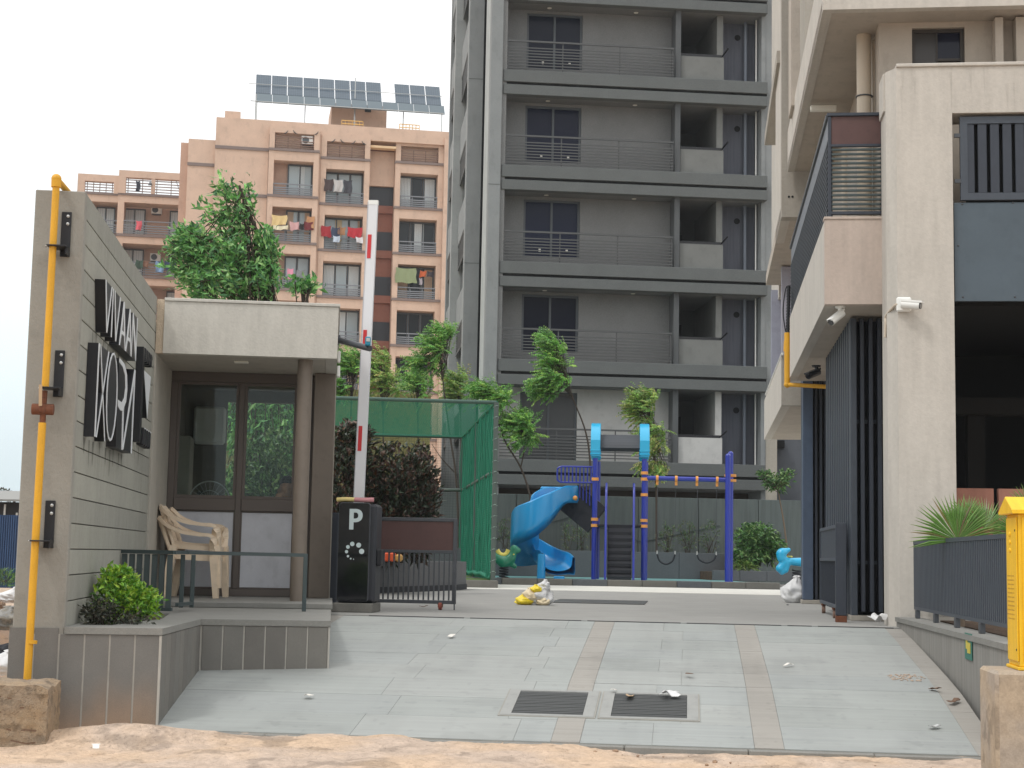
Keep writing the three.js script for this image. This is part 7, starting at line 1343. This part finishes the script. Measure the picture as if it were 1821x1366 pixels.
  // recessed stair bay between the second and third balcony columns
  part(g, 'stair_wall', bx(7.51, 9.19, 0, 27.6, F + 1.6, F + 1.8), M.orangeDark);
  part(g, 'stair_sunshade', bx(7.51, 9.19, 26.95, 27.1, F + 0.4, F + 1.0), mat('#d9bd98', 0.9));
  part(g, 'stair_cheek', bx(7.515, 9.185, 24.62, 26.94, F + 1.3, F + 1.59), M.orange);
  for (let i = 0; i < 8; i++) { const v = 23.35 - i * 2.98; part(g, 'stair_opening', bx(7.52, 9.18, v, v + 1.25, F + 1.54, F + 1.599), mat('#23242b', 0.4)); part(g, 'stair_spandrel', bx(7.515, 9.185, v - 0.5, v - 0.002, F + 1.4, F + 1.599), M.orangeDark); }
  // lower wing farther back on the left, with an open frame on its roof terrace
  const lw = 113.3, v0 = 25.8, HW = 2.96;
  part(g, 'wing_wall', bx(-12.141, -3.434, 0, v0 - 0.1, lw + 1.6, lw + 9), M.orangeIn);
  part(g, 'wing_side', bx(-4.571, -1.005, 0, v0 + 0.2, lw + 0.3, lw + 1.6), M.orange);
  const wingBay = (u0, u1, top, w0) => {
    part(g, 'terrace_frame', [bx(u0, u1, top - 0.5, top, w0, w0 + 0.5), bx(u0, u0 + 0.5, v0, top - 0.501, w0, w0 + 0.5), bx(u1 - 0.45, u1, v0, top - 0.501, w0, w0 + 0.5)], M.orange);
    part(g, 'terrace_railing', [0.2, 0.4, 0.6, 0.8, 1.0, 1.2].map((k) => bx(u0 + 0.5, u1 - 0.45, v0 + k, v0 + 0.06 + k, w0 + 0.2, w0 + 0.25)), M.farRailBrown);
    part(g, 'terrace_post', Array.from({ length: 5 }, (_, i) => { const u = lerp(u0 + 0.65, u1 - 0.55, i / 4); return bx(u - 0.025, u + 0.025, v0, v0 + 1.3, w0 + 0.26, w0 + 0.31); }), M.farRailBrown);
    for (let i = 0; i < 6; i++) {
      const b = v0 - i * HW;
      part(g, 'spandrel', bx(u0, u1, b - 0.62, b - 0.12, w0 + 0.1, w0 + 1.7), M.orange);
      part(g, 'ledge', bx(u0 - 0.02, u1 + 0.02, b - 0.119, b + 0.06, w0 + 0.03, w0 + 0.5), M.orangeBand);
      part(g, 'pier', bx(u0, u0 + 0.45, b - HW + 0.061, b - 0.621, w0 + 0.1, w0 + 1.7), M.orange);
      if (i) { railing(u0 + 0.46, u1, b + 0.07, 0.95, w0 + 0.1, M.farRail); }
    }
  };
  wingBay(-12.203, -9.256, 27.115, lw); wingBay(-9.348, -4.14, 27.469, lw - 0.3);
  part(g, 'terrace_pier', bx(-7.082, -6.808, v0 + 0.07, 27.428 - 0.3, lw - 0.28, lw), M.orange);
  for (let i = 1; i < 6; i++) { const b = v0 - i * HW; for (const [a, c] of [[-9.033, -7.493], [-5.787, -4.112], [-10.958, -9.624]]) windowIn(a, c, b + 0.1, b + 2.25, lw + 1.45, 2, M.farGlassSky, [[0, 1, M.curtain]]); }
}
// solar array on the roof
{
  const g = thing('solar_array', O, [6, 28.3, 103], 'long tilted row of dark solar panels on thin legs above the terracotta roof', 'solar panels');
  const w0 = 102.2, w1 = 104.2, U = (x) => 0.054 + (x - 455) * 0.09 - (x - 455) * 0.054;
  const vb = 30.02, vt = 32.45, quad = (u0, u1, a0, a1) => { const y = (a) => lerp(vb, vt, a), z = (a) => -lerp(w0, w1, a), p = (u, a, d) => [u, y(a) + d, z(a)]; const q = []; const f = (a, b, c, e) => q.push(...a, ...b, ...c, ...a, ...c, ...e); f(p(u0, a0, 0), p(u1, a0, 0), p(u1, a1, 0), p(u0, a1, 0)); f(p(u0, a0, -0.06), p(u0, a1, -0.06), p(u1, a1, -0.06), p(u1, a0, -0.06)); f(p(u0, a0, -0.06), p(u1, a0, -0.06), p(u1, a0, 0), p(u0, a0, 0)); f(p(u0, a0, 0), p(u0, a1, 0), p(u0, a1, -0.06), p(u0, a0, -0.06)); f(p(u1, a0, -0.06), p(u1, a1, -0.06), p(u1, a1, 0), p(u1, a0, 0)); return tris(q); };
  for (let i = 0; i < 11; i++) { const x = 454 + (i < 8 ? i * 29.1 : (i + 0.85) * 29.1), u = U(x), v = U(x + 27.6); if (x > 800) continue; part(g, 'solar_panel', quad(u, v, 0.31, 1), M.solar); }
  for (let i = 0; i < 12; i++) { const x = 456 + i * 28.9; part(g, 'lower_panel', quad(U(x), U(x + 28.2), 0, 0.29), M.solarLow); }
  for (const [x, w] of [[455, 103.9], [457, 102.2], [545, 103], [637, 103], [727, 103], [797, 102.3]]) part(g, 'leg', bx(U(x) - 0.03, U(x) + 0.03, 28.2, lerp(vb, vt, (w - w0) / 2) - 0.07, w - 0.03, w + 0.03), M.steel);
  part(g, 'cross_bar', [bx(U(445), U(800), vb - 0.02, vb + 0.03, w0 - 0.06, w0 - 0.01), bx(U(440), U(800), lerp(vb, vt, 0.62), lerp(vb, vt, 0.62) + 0.03, lerp(w0, w1, 0.62) - 0.12, lerp(w0, w1, 0.62) - 0.08)], M.steel);
  part(g, 'mast', bx(U(636) - 0.03, U(636) + 0.03, 28.3, 32.3, 102.9, 102.95), M.steel);
}
// air conditioners on the terracotta block
{
  const ac = (x, y, w, label) => {
    const k = 0.036 * w / 101, u = 0, g = thing('air_conditioner', O, [x, y, w], label, 'air conditioner', 'air conditioners on the terracotta block');
    part(g, 'case', bx(x - 0.38, x + 0.38, y, y + 0.56, w, w + 0.3, 0.03), M.white);
    part(g, 'fan_grille', [cyl(V(x - 0.1, y + 0.28, w - 0.015), V(x - 0.1, y + 0.28, w - 0.002), 0.22, 0.22, 20)], M.farFrame);
    part(g, 'bracket', bx(x - 0.3, x + 0.3, y - 0.06, y - 0.002, w + 0.02, w + 0.28), M.gate);
    return g;
  };
  ac(-6.724, 24.78, 114.6, 'white air conditioner high on the lower wing between two curtained windows');
  ac(-6.657, 21.319, 114.6, 'white air conditioner one storey lower on the wing, above blue washing');
  ac(3.41, 26.802, 100.12, 'white air conditioner behind the top left balcony railing, below the birds');
}
// washing on the balconies
function cloth(name, label, px, wd, ht, col, s, wrap) {
  const [u, v, w] = px; reseed(300 + s);
  const nx = 10, ny = 8, g = new THREE.BoxGeometry(wd, ht, 0.03, nx, ny, 1), p = g.attributes.position;
  for (let i = 0; i < p.count; i++) { const x = p.getX(i), y = p.getY(i), t = 0.5 - y / ht; p.setXYZ(i, x * (1 - 0.12 * t * Math.sin(s)) + 0.03 * Math.sin(y * 9 + s), y - 0.07 * Math.sin((x / wd + 0.5) * Math.PI) * (1 - t) - t * 0.12 * vnoise(x * 5 + 20, s, 256, 256, s), p.getZ(i) + 0.06 * t * Math.sin(x * 14 + s * 2)); }
  g.computeVertexNormals(); g.translate(u, v - ht / 2, -w);
  return solo(name, O, [u, v, w], g, mat(col, 0.95), label, 'laundry', 'washing hung on the terracotta block balconies');
}
{
  const A = 100.02, Bw = 100.25;
  const rows = [
    ['towel', 'buff patterned mat hung over the left balcony rail beside the two-pane window', [1.807, 22.032, 99.85], 1.0, 0.62, '#d8bf8a', 1], ['towel', 'cream cloth below the buff mat on the same balcony rail', [1.866, 21.378, 99.85], 1.0, 0.25, '#e0d9bd', 2],
    ['garment', 'pale pink garment on the left balcony line next to the buff mat', [2.783, 21.658, 99.9], 0.6, 0.5, '#c9a0a0', 3], ['garment', 'dark maroon garment on the line at the right of the left balcony', [3.674, 21.707, 99.9], 0.55, 0.5, '#6e2f33', 4], ['garment', 'small black garment between pink and maroon washing', [3.249, 21.57, 99.88], 0.28, 0.36, '#2b282a', 5], ['towel', 'tan towel hung from the top rail at the right of the left balcony', [3.771, 22.09, 99.95], 0.5, 0.7, '#b98a64', 6],
    ['garment', 'dark patterned garment on the upper middle balcony, leftmost of three', [4.883, 24.621, 100.1], 0.6, 0.75, '#4a3e3e', 7], ['garment', 'light grey cloth, middle of three on the upper middle balcony', [5.497, 24.621, 100.1], 0.6, 0.8, '#b7b5b4', 8], ['garment', 'charcoal garment, rightmost of three on the upper middle balcony', [6.112, 24.621, 100.1], 0.55, 0.8, '#43444b', 9],
    ['garment', 'crimson garment at the left of the crowded middle balcony', [4.8, 21.554, 100.1], 0.62, 0.7, '#9c2f36', 10], ['garment', 'navy garment hung second on the crowded middle balcony', [5.414, 21.478, 100.1], 0.5, 0.6, '#3a4258', 11], ['garment', 'tan and brown garment in the middle of the crowded balcony', [5.81, 21.541, 100.12], 0.45, 0.5, '#9d7455', 12], ['garment', 'bright red wide cloth at the right of the crowded middle balcony', [6.639, 21.545, 100.1], 0.95, 0.62, '#b12f3a', 13], ['towel', 'pale blue towel over the rail of the crowded middle balcony', [5.462, 20.909, 100], 0.45, 0.35, '#b9c6d6', 14], ['towel', 'small white cloth at the right end of the crowded balcony rail', [6.94, 20.915, 100], 0.45, 0.34, '#d5d4d8', 15],
    ['garment', 'pink towel on the lower left balcony above the young tree', [2.637, 18.624, 99.9], 0.38, 0.6, '#d58fa5', 16], ['garment', 'grey cloth beside the pink towel on the lower left balcony', [3.278, 18.584, 99.9], 0.5, 0.55, '#7d8084', 17],
    ['bedsheet', 'large sage green sheet drooping on the right balcony line', [10.055, 19.142, 100.5], 1.3, 0.95, '#8a9673', 18], ['garment', 'small orange garment right of the green sheet', [11.159, 19.012, 100.5], 0.42, 0.4, '#b55a35', 19], ['garment', 'dark garment at the right end of the right balcony line', [11.637, 18.999, 100.5], 0.45, 0.36, '#39343a', 20], ['garment', 'narrow pale garment hanging below the orange one', [11.024, 18.524, 100.5], 0.2, 0.36, '#a7a2aa', 21],
    ['garment', 'light blue shirts hung on the lower wing rail', [-6.245, 21.028, 112.9], 0.55, 0.75, '#7f9fc4', 22], ['garment', 'dark blue trousers hung on the lower wing rail beside the tree', [-5.504, 21.066, 112.9], 0.8, 0.6, '#33405e', 23], ['garment', 'dark green cloth at the left end of the lower wing rail', [-7.648, 21.038, 112.9], 0.5, 0.55, '#3d5246', 24], ['garment', 'brown garment second from left on the lower wing rail', [-7.22, 21.019, 112.9], 0.4, 0.45, '#7a5a48', 25], ['towel', 'small red cloth on the wing balcony below the open terrace', [-7.811, 23.867, 112.9], 0.4, 0.6, '#d2616c', 26],
    ['garment', 'dark garment flung on the left terrace railing against the sky', [-7.977, 26.752, 112.9], 0.3, 0.75, '#3c3f48', 27],
  ];
  rows.forEach((r) => cloth(...r));
  const b = thing('plank', O, [-4.986, 26.562, 112.9], 'plank leaning on the terrace railing at the right of the open frame', 'plank'); part(b, 'board', rod(V(-5.353, 26.869, 112.9), V(-5, 25.946, 112.9), 0.1, 0.04), mat('#6d655f', 0.9));
  const bell = thing('hanging_lamp', O, [-7.149, 26.597, 112.9], 'small dark lamp hanging under the terrace frame', 'lamp'); part(bell, 'shade', cyl(V(-7.143, 26.475, 112.9), V(-7.152, 26.679, 112.9), 0.16, 0.06, 10), M.farFrame); part(bell, 'cord', cyl(V(-7.152, 26.679, 112.9), V(-7.163, 26.924, 112.9), 0.012), M.farFrame);
}
// birds on the top rails
{
  const spots = [[508, 236, 99.95, 'left pigeon on the top left balcony rail above the air conditioner'], [525, 236, 99.95, 'right pigeon on the top left balcony rail above the air conditioner'], [592, 251, 100.2, 'leftmost pigeon on the top middle balcony rail'], [609, 251, 100.2, 'second pigeon on the top middle balcony rail'], [628, 253, 100.2, 'third pigeon on the top middle balcony rail'], [647, 255, 100.2, 'rightmost pigeon on the top middle balcony rail by the pier'], [562, 234, 99.95, 'lone pigeon at the right end of the top left balcony rail']];
  const at = { 508: [2.019, 27.326, 99.95], 525: [2.627, 27.366, 99.95], 592: [5.066, 27.033, 100.2], 609: [5.682, 27.035, 100.2], 628: [6.374, 27.005, 100.2], 647: [7.066, 27.012, 100.2], 562: [3.957, 27.379, 99.95] };
  spots.forEach(([x, y, w, label], i) => { const [u, v] = at[x], s = i % 2 ? -1 : 1, g = thing('bird', O, [u, v, w], label, 'bird', 'pigeons on the top balcony rails'); part(g, 'body', blob([[V(u, v + 0.09, w), V(u + 0.07 * s, v + 0.15, w), 0.03, 0.03], [V(u + 0.08 * s, v + 0.16, w), V(u + 0.12 * s, v + 0.24, w), 0.022, 0.02], [V(u + 0.13 * s, v + 0.25, w), V(u + 0.19 * s, v + 0.24, w), 0.008, 0.004], [V(u - 0.03 * s, v + 0.08, w), V(u - 0.16 * s, v + 0.02, w), 0.022, 0.01], [V(u, v + 0.05, w), V(u, v, w), 0.006, 0.006]], 90, 0.012), mat('#3d3f44', 0.8)); });
}
// ---------------------------------------------------------------- far left: blue fence, shed roof, rubble
{
  const g = thing('sheet_fence', W, [-13.921, -0.411, 44], 'blue corrugated sheet fence far away on the left', 'fence');
  const b = -0.442, t = 1.513, u0 = -16, u1 = -13.174;
  for (let i = 0; i < 9; i++) { const a = lerp(u0, u1, i / 9), c = lerp(u0, u1, (i + 1) / 9), s = []; for (let k = 0; k < 5; k++) s.push(bx(lerp(a, c, (k + 0.12) / 5), lerp(a, c, (k + 0.62) / 5), b - 0.4, t, 43.96, 44.0)); part(g, 'corrugated_sheet', [bx(a + 0.004, c - 0.004, b - 0.4, t, 44.001, 44.02), s], M.blueSheet); }
  const h = thing('shed', W, [-14, b, 47], 'low dark shed with a grey sheet roof behind the blue fence', 'shed');
  part(h, 'wall', bx(-19, -13.858, b - 0.4, 1.929, 46, 49), mat('#3a3634', 0.95));
  part(h, 'roof', [rod(V((-19 + -13.735) / 2, 1.969, 45.6), V((-19 + -13.735) / 2, 2.147 + 0.2, 49.4), -13.735 + 19, 0.06)], M.roofing);
  part(h, 'post', [rod(V(-14.671, 1.404, 45.9), V(-14.663, 1.86, 45.9), 0.05), rod(V(-14.313, 1.411, 45.9), V(-14.307, 1.623, 45.9), 0.05)], M.paper);
  shrub({ name: 'bush', fr: W, base: [-16.644, b, 52], seed: 131, label: 'dull green tree top showing over the shed roof at the left edge', category: 'tree', lobes: [[-16.644, 2.264, 52, 0.5, 0.25, 0.4, 60]], leaf: { per: 5, len: 0.14, wid: 0.05 }, pal: PAL.dull, stemEvery: 10 });
  shrub({ name: 'grass_tuft', fr: W, base: [-13.321, -0.305, 42], seed: 132, label: 'weedy green tuft at the foot of the blue fence', category: 'weeds', lobes: [[-13.355, -0.217, 42, 0.35, 0.2, 0.3, 60]], leaf: { per: 4, len: 0.22, wid: 0.03, lift: 0.8 }, pal: PAL.bush, stemEvery: 10 });
  // rubble heap
  reseed(141); const list = [];
  for (let i = 0; i < 260; i++) { const w = rr(13.5, 26), px = rr(-30, 45), u = (px - 910) / 2800 * w + 0.0, r = rr(0.03, 0.16), hgt = -0.72 + 0.9 * smooth(13, 24, w) * rnd(); const s = new THREE.DodecahedronGeometry(r, 0), p = s.attributes.position; s.scale(rr(0.7, 1.5), rr(0.5, 0.9), rr(0.7, 1.3)); s.rotateY(rr(0, 6)); s.rotateZ(rr(-0.5, 0.5)); s.translate(u - 0.25, -0.72 + 0.3 * smooth(13, 26, w) + rr(0, 0.35) * smooth(13, 17, w), -w); list.push(flat(s)); }
  const o = solo('rubble_heap', W, [-5, -0.6, 18], list, M.rubble, 'heap of broken bricks and earth left of the sign wall', 'rubble'); o.userData.kind = 'stuff'; delete o.userData.category;
  const m = new THREE.SphereGeometry(1, 40, 16, 0, 6.2832, 0, 1.6), p = m.attributes.position; for (let i = 0; i < p.count; i++) { const x = p.getX(i), y = p.getY(i), z = p.getZ(i), n = vnoise(x * 6 + 20, z * 6 + 20, 256, 256, 3); p.setXYZ(i, x * 1.8, y * 0.55 * (0.7 + 0.6 * n), z * 5); } m.computeVertexNormals(); m.translate(-6.6, -0.75, -20);
  struct('earth_mound', W, [-6.6, -0.75, 20], m, M.rubble, 'low mound of earth under the rubble');
  const sack = (name, px, r, h, s, label, mm = M.bag) => { const [u, v, w] = px, b = bagGeo(r, h, s, 0.05); b.translate(u, v, -w); solo(name, W, [u, v, w], b, mm, label, 'sack', 'white sacks on the rubble heap'); };
  sack('white_sack', [-6.231, -0.066, 20], 0.16, 0.2, 3, 'small crumpled white sack near the top of the rubble');
  sack('white_sack', [-5.049, -0.197, 16], 0.22, 0.24, 6, 'grey-white sack halfway down the rubble heap', M.rubbleGrey);
  sack('white_sack', [-4.155, -0.419, 13.2], 0.17, 0.2, 9, 'blue-white sack at the foot of the rubble, left of the clad plinth');
  sack('dark_sack', [-4.376, -0.312, 14], 0.12, 0.12, 12, 'black rubber scrap in the rubble above the lowest white sack', M.rubber);
}
renderer.render(scene, camera);
